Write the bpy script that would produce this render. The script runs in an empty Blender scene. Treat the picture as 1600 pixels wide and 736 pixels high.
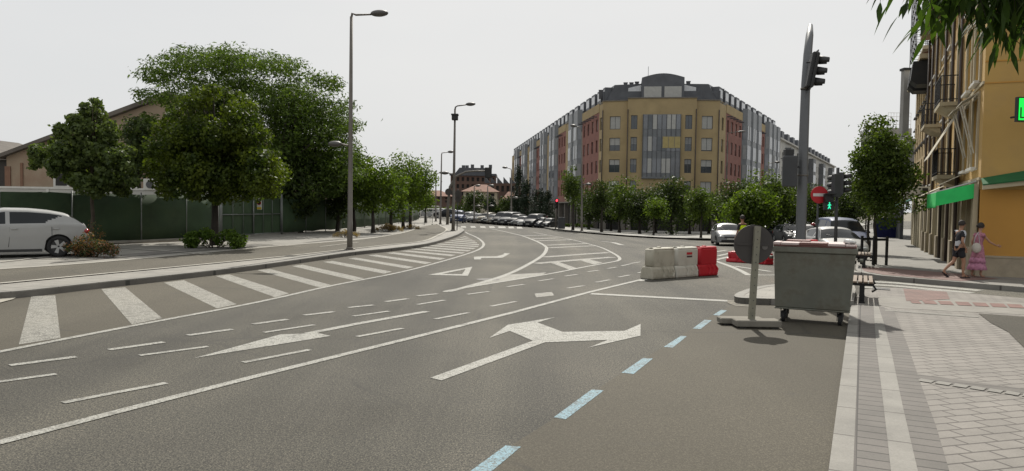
import bpy, bmesh, math, random
import numpy as np
from mathutils import Vector, Matrix
R = math.radians
scene = bpy.context.scene
C = scene.collection
# ------------------------------------------------------------------ camera
F = 1155.0                      # focal length in pixels of the 1600 px wide photograph
ROLL = math.atan(0.015)
PITCH = math.atan(46.0 / F * math.cos(ROLL))
CAMH = 2.0
_Fw = Vector((0, math.cos(PITCH), -math.sin(PITCH)))
_R0 = Vector((1, 0, 0)); _U0 = Vector((0, math.sin(PITCH), math.cos(PITCH)))
_Rt = _R0 * math.cos(ROLL) + _U0 * math.sin(ROLL)
_Up = _U0 * math.cos(ROLL) - _R0 * math.sin(ROLL)
cam_data = bpy.data.cameras.new('camera'); cam = bpy.data.objects.new('camera', cam_data); C.objects.link(cam)
cam.matrix_world = Matrix(((_Rt.x, _Up.x, -_Fw.x, 0), (_Rt.y, _Up.y, -_Fw.y, 0), (_Rt.z, _Up.z, -_Fw.z, CAMH), (0, 0, 0, 1)))
cam_data.sensor_width = 36; cam_data.lens = F / 1600 * 36
cam_data.clip_start = 0.05; cam_data.clip_end = 6000
scene.camera = cam
# ------------------------------------------------------------------ sky and sun
SUN_EL, SUN_AZ = R(46), math.atan2(0.16, 1)      # azimuth east of +Y (the view direction)
w = bpy.data.worlds.new('World'); scene.world = w; w.use_nodes = True
nt = w.node_tree; nt.nodes.clear()
out = nt.nodes.new('ShaderNodeOutputWorld'); bg = nt.nodes.new('ShaderNodeBackground')
sky = nt.nodes.new('ShaderNodeTexSky'); sky.sky_type = 'NISHITA'; sky.sun_disc = False
sky.sun_elevation = SUN_EL; sky.sun_rotation = SUN_AZ; sky.air_density = 1.0; sky.dust_density = 6.0; sky.ozone_density = 1.0
mixs = nt.nodes.new('ShaderNodeMix'); mixs.data_type = 'RGBA'
tcw = nt.nodes.new('ShaderNodeTexCoord'); nz = nt.nodes.new('ShaderNodeTexNoise'); nz.inputs['Scale'].default_value = 1.6; nz.inputs['Detail'].default_value = 4
mpw = nt.nodes.new('ShaderNodeMapping'); mpw.inputs['Scale'].default_value = (1, 1, 3.5)
nt.links.new(tcw.outputs['Generated'], mpw.inputs[0]); nt.links.new(mpw.outputs[0], nz.inputs['Vector'])
rampw = nt.nodes.new('ShaderNodeValToRGB')
rampw.color_ramp.elements[0].position = 0.3; rampw.color_ramp.elements[0].color = (7.35, 7.5, 7.6, 1)
rampw.color_ramp.elements[1].position = 0.75; rampw.color_ramp.elements[1].color = (7.9, 7.95, 7.9, 1)
nt.links.new(nz.outputs['Fac'], rampw.inputs[0])
mixs.inputs['Factor'].default_value = 0.93
nt.links.new(sky.outputs[0], mixs.inputs['A']); nt.links.new(rampw.outputs[0], mixs.inputs['B'])
nt.links.new(mixs.outputs['Result'], bg.inputs['Color']); bg.inputs['Strength'].default_value = 0.1
nt.links.new(bg.outputs[0], out.inputs['Surface'])
sd = bpy.data.lights.new('sun', 'SUN'); sd.energy = 4.7; sd.angle = R(0.6); sd.color = (1.0, 0.95, 0.86)
sun = bpy.data.objects.new('sun', sd); C.objects.link(sun)
_sdir = Vector((math.sin(SUN_AZ) * math.cos(SUN_EL), math.cos(SUN_AZ) * math.cos(SUN_EL), math.sin(SUN_EL)))
sun.rotation_euler = _sdir.to_track_quat('Z', 'Y').to_euler()
scene.render.engine = 'CYCLES'
scene.view_settings.view_transform = 'Standard'; scene.view_settings.look = 'None'
scene.view_settings.gamma = 1.0; scene.view_settings.exposure = 0.0
scene.cycles.max_bounces = 6; scene.cycles.transparent_max_bounces = 8

# ------------------------------------------------------------------ terrain and pixel -> place
def smooth(t):
    t = max(0.0, min(1.0, t)); return t * t * (3 - 2 * t)
def softp(v, wd=5.0):
    v = v / wd
    return wd * (v if v > 30 else math.log1p(math.exp(v)))
def G(x, y):
    """street level: falls gently to the right of the view beyond 25 m"""
    f = softp(y - 25) - softp(y - 105)
    return -0.016 * f * smooth((x + 2) / 16)
def ray(px, py):
    u = (px - 800) / F; v = (368 - py) / F
    return (_Fw + _Rt * u + _Up * v)
def P(px, py, dz=0.0):
    d = ray(px, py); x, y = 0.0, 10.0
    t = (dz - CAMH) / d.z
    for _ in range(40):
        x, y = d.x * t, d.y * t
        t2 = (G(x, y) + dz - CAMH) / d.z
        if abs(t2 - t) < 1e-5: break
        t = t2
    return Vector((d.x * t, d.y * t, G(d.x * t, d.y * t) + dz))
def at(px, py, Y):
    d = ray(px, py); t = Y / d.y
    return Vector((d.x * t, Y, CAMH + d.z * t))
def gnd(x, y, dz=0.0): return Vector((x, y, G(x, y) + dz))

# ------------------------------------------------------------------ materials
MATS = {}
def mat(name, col, rough=0.7, metal=0.0, var=0.12, scale=3.0, bump=0.0, bscale=40.0, spec=0.5, emit=None, estr=0.0, coat=0.0, dirt=None, dirtamt=0.0, dirtscale=1.5):
    if name in MATS: return MATS[name]
    _k = 0.86; _g = sum(col) / 3; col = tuple(max(0.0, (_g + (c - _g) * 1.10) * _k) for c in col)
    m = bpy.data.materials.new(name); m.use_nodes = True; t = m.node_tree; b = t.nodes['Principled BSDF']
    b.inputs['Roughness'].default_value = rough; b.inputs['Metallic'].default_value = metal
    b.inputs['Specular IOR Level'].default_value = spec
    if coat: b.inputs['Coat Weight'].default_value = coat; b.inputs['Coat Roughness'].default_value = 0.05
    tc = t.nodes.new('ShaderNodeTexCoord'); n = t.nodes.new('ShaderNodeTexNoise')
    n.inputs['Scale'].default_value = scale; n.inputs['Detail'].default_value = 6
    t.links.new(tc.outputs['Object'], n.inputs['Vector'])
    r = t.nodes.new('ShaderNodeValToRGB'); r.color_ramp.elements[0].position = 0.3; r.color_ramp.elements[1].position = 0.7
    lo = [max(0, c * (1 - var)) for c in col]; hi = [min(1, c * (1 + var)) for c in col]
    r.color_ramp.elements[0].color = (*lo, 1); r.color_ramp.elements[1].color = (*hi, 1)
    t.links.new(n.outputs['Fac'], r.inputs[0]); last = r.outputs[0]
    if dirt:
        n2 = t.nodes.new('ShaderNodeTexNoise'); n2.inputs['Scale'].default_value = dirtscale; n2.inputs['Detail'].default_value = 8; n2.inputs['Roughness'].default_value = 0.7
        t.links.new(tc.outputs['Object'], n2.inputs['Vector'])
        r2 = t.nodes.new('ShaderNodeValToRGB'); r2.color_ramp.elements[0].position = 0.48; r2.color_ramp.elements[1].position = 0.68
        r2.color_ramp.elements[0].color = (0, 0, 0, 1); r2.color_ramp.elements[1].color = (dirtamt,) * 3 + (1,)
        t.links.new(n2.outputs['Fac'], r2.inputs[0])
        mx = t.nodes.new('ShaderNodeMix'); mx.data_type = 'RGBA'; t.links.new(r2.outputs[0], mx.inputs['Factor'])
        t.links.new(last, mx.inputs['A']); mx.inputs['B'].default_value = (*dirt, 1); last = mx.outputs['Result']
    t.links.new(last, b.inputs['Base Color'])
    if bump:
        n3 = t.nodes.new('ShaderNodeTexNoise'); n3.inputs['Scale'].default_value = bscale; n3.inputs['Detail'].default_value = 3
        t.links.new(tc.outputs['Object'], n3.inputs['Vector'])
        bp = t.nodes.new('ShaderNodeBump'); bp.inputs['Strength'].default_value = bump; bp.inputs['Distance'].default_value = 0.01
        t.links.new(n3.outputs['Fac'], bp.inputs['Height']); t.links.new(bp.outputs[0], b.inputs['Normal'])
    if emit: b.inputs['Emission Color'].default_value = (*emit, 1); b.inputs['Emission Strength'].default_value = estr
    MATS[name] = m; return m

def N(t, kind, **kw):
    n = t.nodes.new(kind)
    for k, v in kw.items():
        if k in n.inputs: n.inputs[k].default_value = v
        else: setattr(n, k, v)
    return n
def ramp(t, src, stops):
    r = t.nodes.new('ShaderNodeValToRGB')
    while len(r.color_ramp.elements) < len(stops): r.color_ramp.elements.new(0.5)
    for e, (p, c) in zip(r.color_ramp.elements, stops): e.position = p; e.color = (*c, 1) if len(c) == 3 else c
    t.links.new(src, r.inputs[0]); return r.outputs[0]
def mixc(t, fac, a, b, mode='MIX'):
    m = t.nodes.new('ShaderNodeMix'); m.data_type = 'RGBA'; m.blend_type = mode
    for s, v in (('Factor', fac), ('A', a), ('B', b)):
        if hasattr(v, 'links') or hasattr(v, 'is_linked'): t.links.new(v, m.inputs[s])
        elif isinstance(v, (int, float)): m.inputs[s].default_value = v
        else: m.inputs[s].default_value = (*v, 1)
    return m.outputs['Result']
def asphalt_nodes(t, tone=1.0, warm=0.0):
    tc = t.nodes.new('ShaderNodeTexCoord').outputs['Object']
    def noise(s, d=4, r=0.6):
        n = N(t, 'ShaderNodeTexNoise', Scale=s, Detail=d, Roughness=r); t.links.new(tc, n.inputs['Vector']); return n.outputs['Fac']
    base = ramp(t, noise(0.16, 5), [(0.35, (0.054 * tone, 0.052 * tone, 0.045 * tone)), (0.5, (0.073 * tone, 0.071 * tone, 0.063 * tone)), (0.66, (0.098 * tone, 0.093 * tone, 0.081 * tone))])
    mp = N(t, 'ShaderNodeMapping'); mp.inputs['Rotation'].default_value = (0, 0, R(32)); mp.inputs['Scale'].default_value = (1.1, 0.07, 1); t.links.new(tc, mp.inputs[0])
    st = N(t, 'ShaderNodeTexNoise', Scale=1.0, Detail=5, Roughness=0.65); t.links.new(mp.outputs[0], st.inputs['Vector'])
    base = mixc(t, ramp(t, st.outputs['Fac'], [(0.45, (0, 0, 0)), (0.7, (0.45, 0.45, 0.45))]), base, (0.112 * tone, 0.107 * tone, 0.095 * tone))
    mp2 = N(t, 'ShaderNodeMapping'); mp2.inputs['Rotation'].default_value = (0, 0, R(50)); mp2.inputs['Scale'].default_value = (0.45, 0.03, 1); t.links.new(tc, mp2.inputs[0])
    ln = N(t, 'ShaderNodeTexNoise', Scale=1.0, Detail=2, Roughness=0.5); t.links.new(mp2.outputs[0], ln.inputs['Vector'])
    base = mixc(t, 1.0, base, ramp(t, ln.outputs['Fac'], [(0.38, (0.74, 0.74, 0.75)), (0.62, (1.14, 1.13, 1.1))]), 'MULTIPLY')
    spk = mixc(t, 1.0, ramp(t, noise(70, 2, 0.8), [(0.34, (0.25, 0.25, 0.25)), (0.5, (0.85, 0.85, 0.85)), (0.63, (2.1, 2.02, 1.85))]), ramp(t, noise(26, 3, 0.7), [(0.35, (0.7, 0.7, 0.7)), (0.62, (1.3, 1.27, 1.2))]), 'MULTIPLY')
    col = mixc(t, 1.0, base, spk, 'MULTIPLY')
    if warm: col = mixc(t, warm, col, (0.085, 0.073, 0.051))
    # cracks and oil spots
    v = N(t, 'ShaderNodeTexVoronoi', Scale=0.22); v.feature = 'DISTANCE_TO_EDGE'
    wv = N(t, 'ShaderNodeTexNoise', Scale=1.2, Detail=6); t.links.new(tc, wv.inputs['Vector'])
    ad = N(t, 'ShaderNodeMix'); ad.data_type = 'VECTOR'; ad.inputs['Factor'].default_value = 0.35
    t.links.new(tc, ad.inputs['A']); t.links.new(wv.outputs['Color'], ad.inputs['B'])
    t.links.new(ad.outputs['Result'], v.inputs['Vector'])
    crk = ramp(t, v.outputs['Distance'], [(0.0, (1, 1, 1)), (0.008, (0, 0, 0))])
    msk = ramp(t, noise(0.35, 3), [(0.46, (0, 0, 0)), (0.56, (0.5, 0.5, 0.5))])
    col = mixc(t, mixc(t, 1.0, crk, msk, 'MULTIPLY'), col, (0.04, 0.038, 0.034))
    oil = ramp(t, noise(0.9, 6, 0.75), [(0.60, (0, 0, 0)), (0.72, (0.5, 0.5, 0.5))])
    col = mixc(t, oil, col, (0.06, 0.056, 0.05))
    n = noise(120, 2)
    bp = N(t, 'ShaderNodeBump', Strength=0.35, Distance=0.008); t.links.new(n, bp.inputs['Height'])
    return col, bp.outputs[0], noise, tc
def m_asphalt(name='asphalt', tone=1.0, warm=0.0):
    if name in MATS: return MATS[name]
    m = bpy.data.materials.new(name); m.use_nodes = True; t = m.node_tree; b = t.nodes['Principled BSDF']
    col, nrm, *_ = asphalt_nodes(t, tone, warm)
    t.links.new(col, b.inputs['Base Color']); t.links.new(nrm, b.inputs['Normal']); b.inputs['Roughness'].default_value = 0.85
    b.inputs['Specular IOR Level'].default_value = 0.3
    MATS[name] = m; return m
def m_paint(name, colr, wear=0.5):
    if name in MATS: return MATS[name]
    m = bpy.data.materials.new(name); m.use_nodes = True; t = m.node_tree; b = t.nodes['Principled BSDF']
    col, nrm, noise, tc = asphalt_nodes(t)
    f1 = ramp(t, noise(55, 3, 0.8), [(0.34 + 0.1 * wear, (0, 0, 0)), (0.42 + 0.1 * wear, (1, 1, 1))])
    f2 = ramp(t, noise(4.5, 6, 0.75), [(0.30 + 0.08 * wear, (0.25, 0.25, 0.25)), (0.42 + 0.06 * wear, (1, 1, 1))])
    pc = mixc(t, noise(2.2, 4), [c * 0.86 for c in colr], [c * 1.1 for c in colr])
    f = mixc(t, 1.0, f1, f2, 'MULTIPLY')
    f = mixc(t, 0.15, f, (1, 1, 1))
    t.links.new(mixc(t, f, col, pc), b.inputs['Base Color']); t.links.new(nrm, b.inputs['Normal']); b.inputs['Roughness'].default_value = 0.75
    MATS[name] = m; return m
def m_paving(name, c1, c2, mortar, bw, bh, rot=0.0, msize=0.006, offset=0.5, var=0.25, bumpy=0.3):
    if name in MATS: return MATS[name]
    c1, c2, mortar = [tuple(v * 0.86 for v in c) for c in (c1, c2, mortar)]
    m = bpy.data.materials.new(name); m.use_nodes = True; t = m.node_tree; b = t.nodes['Principled BSDF']
    tc = t.nodes.new('ShaderNodeTexCoord').outputs['Object']
    mp = N(t, 'ShaderNodeMapping'); mp.inputs['Rotation'].default_value = (0, 0, rot); t.links.new(tc, mp.inputs[0])
    br = t.nodes.new('ShaderNodeTexBrick'); br.offset = offset
    for k, v in (('Scale', 1.0), ('Mortar Size', msize), ('Mortar Smooth', 0.2), ('Bias', 0.0), ('Brick Width', bw), ('Row Height', bh)): br.inputs[k].default_value = v
    br.inputs['Color1'].default_value = (*c1, 1); br.inputs['Color2'].default_value = (*c2, 1); br.inputs['Mortar'].default_value = (*mortar, 1)
    t.links.new(mp.outputs[0], br.inputs['Vector'])
    n = N(t, 'ShaderNodeTexNoise', Scale=1.3, Detail=7, Roughness=0.7); t.links.new(tc, n.inputs['Vector'])
    n2 = N(t, 'ShaderNodeTexNoise', Scale=60, Detail=3, Roughness=0.7); t.links.new(tc, n2.inputs['Vector'])
    a = ramp(t, n.outputs['Fac'], [(0.3, (1 - var,) * 3), (0.7, (1 + var * 0.6,) * 3)])
    a2 = ramp(t, n2.outputs['Fac'], [(0.3, (0.86,) * 3), (0.7, (1.12,) * 3)])
    col = mixc(t, 1.0, mixc(t, 1.0, br.outputs['Color'], a, 'MULTIPLY'), a2, 'MULTIPLY')
    sp = ramp(t, n.outputs['Fac'], [(0.66, (0, 0, 0)), (0.74, (0.35,) * 3)])
    col = mixc(t, sp, col, [c * 0.5 for c in c1])
    t.links.new(col, b.inputs['Base Color']); b.inputs['Roughness'].default_value = 0.8
    bp = N(t, 'ShaderNodeBump', Strength=bumpy, Distance=0.006); bp.invert = True
    t.links.new(br.outputs['Fac'], bp.inputs['Height']); t.links.new(bp.outputs[0], b.inputs['Normal'])
    MATS[name] = m; return m
def m_leaf(name, c, c2=None, trans=0.4, dry=None):
    if name in MATS: return MATS[name]
    m = bpy.data.materials.new(name); m.use_nodes = True; t = m.node_tree; t.nodes.clear()
    out = t.nodes.new('ShaderNodeOutputMaterial'); tc = t.nodes.new('ShaderNodeTexCoord').outputs['Object']
    geo = t.nodes.new('ShaderNodeNewGeometry')
    c2 = c2 or tuple(x * 1.7 for x in c)
    n = N(t, 'ShaderNodeTexNoise', Scale=1.1, Detail=3); t.links.new(tc, n.inputs['Vector'])
    a = ramp(t, n.outputs['Fac'], [(0.35, c), (0.65, c2)])
    rnd = ramp(t, geo.outputs['Random Per Island'], [(0.0, (0.6, 0.62, 0.6)), (0.5, (1, 1, 1)), (1.0, (1.5, 1.42, 1.2))])
    col = mixc(t, 1.0, a, rnd, 'MULTIPLY')
    if dry: col = mixc(t, ramp(t, geo.outputs['Random Per Island'], [(0.55, (0, 0, 0)), (0.6, (1, 1, 1))]), col, dry)
    b = t.nodes.new('ShaderNodeBsdfPrincipled'); b.inputs['Roughness'].default_value = 0.55; b.inputs['Specular IOR Level'].default_value = 0.2
    tr = t.nodes.new('ShaderNodeBsdfTranslucent')
    t.links.new(col, b.inputs['Base Color']); t.links.new(mixc(t, 1.0, col, (1.5, 1.6, 0.6), 'MULTIPLY'), tr.inputs['Color'])
    ms = t.nodes.new('ShaderNodeMixShader'); ms.inputs[0].default_value = trans
    t.links.new(b.outputs[0], ms.inputs[1]); t.links.new(tr.outputs[0], ms.inputs[2]); t.links.new(ms.outputs[0], out.inputs['Surface'])
    MATS[name] = m; return m

# ------------------------------------------------------------------ scene bookkeeping
def thing(name, label, cat, loc=(0, 0, 0), rotz=0.0, group=None):
    o = bpy.data.objects.new(name, None); C.objects.link(o); o.empty_display_size = 0.3
    o.location = loc; o.rotation_euler = (0, 0, rotz); o['label'] = label; o['category'] = cat
    if group: o['group'] = group
    return o
def tag(o, label, cat, group=None):
    o['label'] = label; o['category'] = cat
    if group: o['group'] = group
    return o
def copy_tree(o, parent=None):
    c = o.copy(); C.objects.link(c)
    if parent: c.parent = parent
    for ch in list(o.children): copy_tree(ch, c)
    return c
class MB:
    def __init__(s): s.v = []; s.f = []; s.m = []; s.sm = []; s.mi = 0; s.smooth = False; s.M = Matrix.Identity(4)
    def add(s, vs, fs, smooth=None):
        k = len(s.v); s.v += [tuple(s.M @ Vector(v)) for v in vs]
        s.f += [tuple(k + i for i in f) for f in fs]; s.m += [s.mi] * len(fs); s.sm += [s.smooth if smooth is None else smooth] * len(fs)
        return s
    def box(s, x0, x1, y0, y1, z0, z1):
        return s.add([(x0, y0, z0), (x1, y0, z0), (x1, y1, z0), (x0, y1, z0), (x0, y0, z1), (x1, y0, z1), (x1, y1, z1), (x0, y1, z1)],
                     [(0, 3, 2, 1), (4, 5, 6, 7), (0, 1, 5, 4), (1, 2, 6, 5), (2, 3, 7, 6), (3, 0, 4, 7)], False)
    def quad(s, *pts): return s.add(pts, [tuple(range(len(pts)))], False)
    def prism(s, poly, y0, y1, ax='y'):
        n = len(poly)
        if ax == 'y': a = [(p[0], y0, p[1]) for p in poly]; b = [(p[0], y1, p[1]) for p in poly]
        elif ax == 'x': a = [(y0, p[0], p[1]) for p in poly]; b = [(y1, p[0], p[1]) for p in poly]
        else: a = [(p[0], p[1], y0) for p in poly]; b = [(p[0], p[1], y1) for p in poly]
        return s.add(a + b, [tuple(range(n)), tuple(range(2 * n - 1, n - 1, -1))] + [(i, n + i, n + (i + 1) % n, (i + 1) % n) for i in range(n)], False)
    def path(s, pts, rad, n=8, cap=True):
        pts = [Vector(p) for p in pts]
        if not isinstance(rad, (list, tuple)): rad = [rad] * len(pts)
        vs = []; fs = []; prev = None
        for i, p in enumerate(pts):
            d = (pts[min(i + 1, len(pts) - 1)] - pts[max(i - 1, 0)]).normalized()
            if prev is None:
                a = Vector((1, 0, 0)) if abs(d.x) < 0.8 else Vector((0, 1, 0))
                a = (a - d * a.dot(d)).normalized()
            else: a = (prev - d * prev.dot(d)).normalized()
            prev = a; b = d.cross(a)
            for k in range(n):
                t = 2 * math.pi * k / n
                vs.append(p + (a * math.cos(t) + b * math.sin(t)) * rad[i])
        for i in range(len(pts) - 1):
            for k in range(n): fs.append((i * n + k, i * n + (k + 1) % n, (i + 1) * n + (k + 1) % n, (i + 1) * n + k))
        if cap: fs.append(tuple(range(n - 1, -1, -1))); fs.append(tuple((len(pts) - 1) * n + k for k in range(n)))
        return s.add(vs, fs, True)
    def cyl(s, a, b, r, n=12, r2=None): 
        k = len(s.f); s.path([a, b], [r, r if r2 is None else r2], n)
        s.sm[-1] = s.sm[-2] = False; return s
    def ell(s, c, r, n=12, m=8):
        vs = []; fs = []
        for i in range(m + 1):
            ph = math.pi * i / m
            for k in range(n):
                t = 2 * math.pi * k / n
                vs.append((c[0] + r[0] * math.sin(ph) * math.cos(t), c[1] + r[1] * math.sin(ph) * math.sin(t), c[2] + r[2] * math.cos(ph)))
        for i in range(m):
            for k in range(n): fs.append((i * n + k, (i + 1) * n + k, (i + 1) * n + (k + 1) % n, i * n + (k + 1) % n))
        return s.add(vs, fs, True)
    def build(s, name, mats, parent=None, bevel=0.0, loc=None):
        me = bpy.data.meshes.new(name); me.from_pydata(s.v, [], s.f)
        if not isinstance(mats, (list, tuple)): mats = [mats]
        for m in mats: me.materials.append(m)
        me.polygons.foreach_set('material_index', s.m); me.polygons.foreach_set('use_smooth', s.sm)
        bm = bmesh.new(); bm.from_mesh(me)
        bmesh.ops.remove_doubles(bm, verts=bm.verts, dist=1e-5)
        if bevel: bmesh.ops.bevel(bm, geom=[e for e in bm.edges if e.calc_face_angle(0) > 0.6], offset=bevel, segments=1, affect='EDGES', clamp_overlap=True)
        bmesh.ops.recalc_face_normals(bm, faces=bm.faces)
        bm.to_mesh(me); bm.free()
        o = bpy.data.objects.new(name, me); C.objects.link(o)
        if parent: o.parent = parent
        if loc is not None: o.location = loc
        return o
def structure(o): o['kind'] = 'structure'; return o

def sheet(name, pts, dz, m, step=2.5, parent=None, skirt=0.0):
    """flat sheet laid over the street level, pts in world (x, y)"""
    bm = bmesh.new()
    vs = [bm.verts.new((p[0], p[1], 0)) for p in pts]; f = bm.faces.new(vs)
    bmesh.ops.triangulate(bm, faces=[f])
    xs = [p[0] for p in pts]; ys = [p[1] for p in pts]
    for ax, lo, hi in ((0, min(xs), max(xs)), (1, min(ys), max(ys))):
        st = step
        k = math.ceil(lo / st)
        while k * st < hi:
            co = [0, 0, 0]; co[ax] = k * st; no = [0, 0, 0]; no[ax] = 1
            if not (ax == 0 and (k * st > 20 or k * st < -6) and abs(k * st) % 10 > 0.01):
                bmesh.ops.bisect_plane(bm, geom=bm.verts[:] + bm.edges[:] + bm.faces[:], plane_co=co, plane_no=no, dist=1e-4)
            k += 1
    for v in bm.verts: v.co.z = G(v.co.x, v.co.y) + dz
    if skirt:
        ed = [e for e in bm.edges if e.is_boundary]
        r = bmesh.ops.extrude_edge_only(bm, edges=ed)
        for v in r['geom']:
            if isinstance(v, bmesh.types.BMVert): v.co.z -= skirt
    bmesh.ops.recalc_face_normals(bm, faces=bm.faces)
    up = [f for f in bm.faces if abs(f.normal.z) > 0.9 and f.normal.z < 0]
    if up: bmesh.ops.reverse_faces(bm, faces=up)
    me = bpy.data.meshes.new(name); bm.to_mesh(me); bm.free(); me.materials.append(m)
    o = bpy.data.objects.new(name, me); C.objects.link(o)
    if parent: o.parent = parent
    else: structure(o)
    return o
def pw(pts, dz=0.0): return [P(a, b, dz)[:2] for a, b in pts]
def resample(pts, step=1.5):
    out = [Vector(pts[0][:2])]
    for a, b in zip(pts[:-1], pts[1:]):
        a = Vector(a[:2]); b = Vector(b[:2]); n = max(1, int(math.ceil((b - a).length / step)))
        for i in range(1, n + 1): out.append(a.lerp(b, i / n))
    return out
def catmull(pts, n=6):
    pts = [Vector(p[:2]) for p in pts]; o = []
    for i in range(len(pts) - 1):
        p0 = pts[max(i - 1, 0)]; p1 = pts[i]; p2 = pts[i + 1]; p3 = pts[min(i + 2, len(pts) - 1)]
        for k in range(n):
            t = k / n
            o.append(0.5 * ((2 * p1) + (p2 - p0) * t + (2 * p0 - 5 * p1 + 4 * p2 - p3) * t * t + (3 * p1 - p0 - 3 * p2 + p3) * t ** 3))
    o.append(pts[-1]); return o
def ribbon(mb, pts, wd, dz, side=0.0):
    """strip of width wd along world pts; side -0.5..0.5 shifts it"""
    pts = resample(pts); vs = []
    for i, p in enumerate(pts):
        d = (pts[min(i + 1, len(pts) - 1)] - pts[max(i - 1, 0)]).normalized(); n = Vector((-d.y, d.x))
        for s in (-0.5, 0.5):
            q = p + n * wd * (s + side); vs.append((q.x, q.y, G(q.x, q.y) + dz))
    fs = [(2 * i, 2 * i + 1, 2 * i + 3, 2 * i + 2) for i in range(len(pts) - 1)]
    mb.add(vs, fs, False)
def kerb(name, pts, wd, h, m, parent=None, side=0.5):
    """raised kerb stones along world pts (top h above street)"""
    pts = resample(pts, 1.0); mb = MB(); vs = []; fs = []
    for i, p in enumerate(pts):
        d = (pts[min(i + 1, len(pts) - 1)] - pts[max(i - 1, 0)]).normalized(); n = Vector((-d.y, d.x))
        q0 = p + n * wd * (side - 0.5); q1 = p + n * wd * (side + 0.5); g = G(p.x, p.y)
        for q, z in ((q0, -0.05), (q0, h), (q1, h), (q1, -0.05)): vs.append((q.x, q.y, g + z))
    for i in range(len(pts) - 1):
        a = 4 * i; b = a + 4
        fs += [(a, a + 1, b + 1, b), (a + 1, a + 2, b + 2, b + 1), (a + 2, a + 3, b + 3, b + 2)]
    fs += [(0, 1, 2, 3), tuple(4 * (len(pts) - 1) + k for k in (3, 2, 1, 0))]
    mb.add(vs, fs, False); o = mb.build(name, m, parent)
    if not parent: structure(o)
    return o
# ================================================================== ground, road, pavements
D = Vector((0.4287, 0.9034)); DN = Vector((-0.9034, 0.4287))       # right-hand street direction and its left normal
asph = m_asphalt('asphalt'); asph_b = m_asphalt('asphalt_brown', 0.88, 0.55); asph_path = m_asphalt('path_asphalt', 1.35, 0.45)
white = m_paint('white_road_paint', (0.36, 0.355, 0.32), 0.95); white_w = m_paint('worn_white_paint', (0.34, 0.33, 0.29), 1.3)
blue = m_paint('blue_road_paint', (0.19, 0.32, 0.38), 1.0)
conc = m_paving('concrete_flags', (0.27, 0.255, 0.225), (0.30, 0.285, 0.25), (0.17, 0.16, 0.14), 0.6, 0.4, rot=R(25))
kerbst = m_paving('kerb_granite', (0.235, 0.225, 0.20), (0.26, 0.248, 0.222), (0.10, 0.09, 0.08), 1.0, 5.0, rot=R(-64.6), msize=0.012, offset=0)
kerbdk = m_paving('kerb_concrete', (0.15, 0.14, 0.125), (0.18, 0.17, 0.15), (0.07, 0.07, 0.06), 1.0, 50.0, rot=R(40), msize=0.02, offset=0)
tiles = m_paving('pavement_tiles', (0.222, 0.205, 0.183), (0.25, 0.231, 0.206), (0.085, 0.075, 0.066), 0.32, 0.18, rot=R(-16), msize=0.012)
bricks = m_paving('strip_bricks', (0.135, 0.125, 0.112), (0.165, 0.15, 0.135), (0.045, 0.04, 0.036), 2.0, 0.20, rot=R(25.4), msize=0.012, offset=0)
redtile = m_paving('red_tactile', (0.21, 0.125, 0.105), (0.24, 0.14, 0.12), (0.11, 0.07, 0.06), 0.2, 0.2, rot=R(64.6), msize=0.02, offset=0)
redslab = mat('red_slab', (0.17, 0.095, 0.08), 0.8, var=0.25)
dirtm = mat('dry_earth', (0.22, 0.18, 0.13), 0.95, var=0.35, scale=2, bump=0.6)

def grid_sheet(name, xs, ys, dz, m):
    vs = [(x, y, G(x, y) + dz) for y in ys for x in xs]; n = len(xs)
    fs = [(j * n + i, j * n + i + 1, (j + 1) * n + i + 1, (j + 1) * n + i) for j in range(len(ys) - 1) for i in range(n - 1)]
    mb = MB(); mb.add(vs, fs, False); return structure(mb.build(name, m))
xs = [-3000, -800, -250, -120, -60] + [i * 5.0 for i in range(-8, 25)] + [160, 300, 900, 3000]
ys = [-300, -60] + [i * 5.0 for i in range(-4, 30)] + [170, 230, 400, 1000, 4000]
grid_sheet('ground', xs, ys, -0.06, mat('far_ground', (0.2, 0.18, 0.14), 0.95, var=0.3, scale=0.05))
xs = [-60, -40, -30, -20, -10, -7.5, -5, -2.5] + [i * 2.5 for i in range(0, 9)] + [25, 30, 35, 40, 50, 60, 80, 110, 150]
ys = [-12, -6, -2.5] + [i * 2.5 for i in range(0, 56)] + [150, 170, 200, 260]
road = grid_sheet('road', xs, ys, 0.0, asph)

# --- browner surfacing: parking lane on the right, hatched zone on the left
sheet('parking_lane', pw([(640, 800), (735, 736), (865, 655), (971, 583), (1037, 542), (1082, 513), (1116, 491), (1150, 474), (1205, 474), (1333, 476), (1310, 620), (1292, 750), (1280, 860), (900, 860)]), 0.003, asph_b, 2.5, road)
sheet('road_shoulder', pw([(-60, 560), (0, 549), (205, 509), (400, 472), (517, 446), (619, 426), (675, 412), (728, 396.5), (750, 388.5), (750, 378), (727, 366), (712, 368), (672, 381), (619, 389), (550, 396), (400, 418), (256, 436), (163, 446), (0, 462), (-60, 468)]), 0.003, asph_b, 2.5, road)

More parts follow.
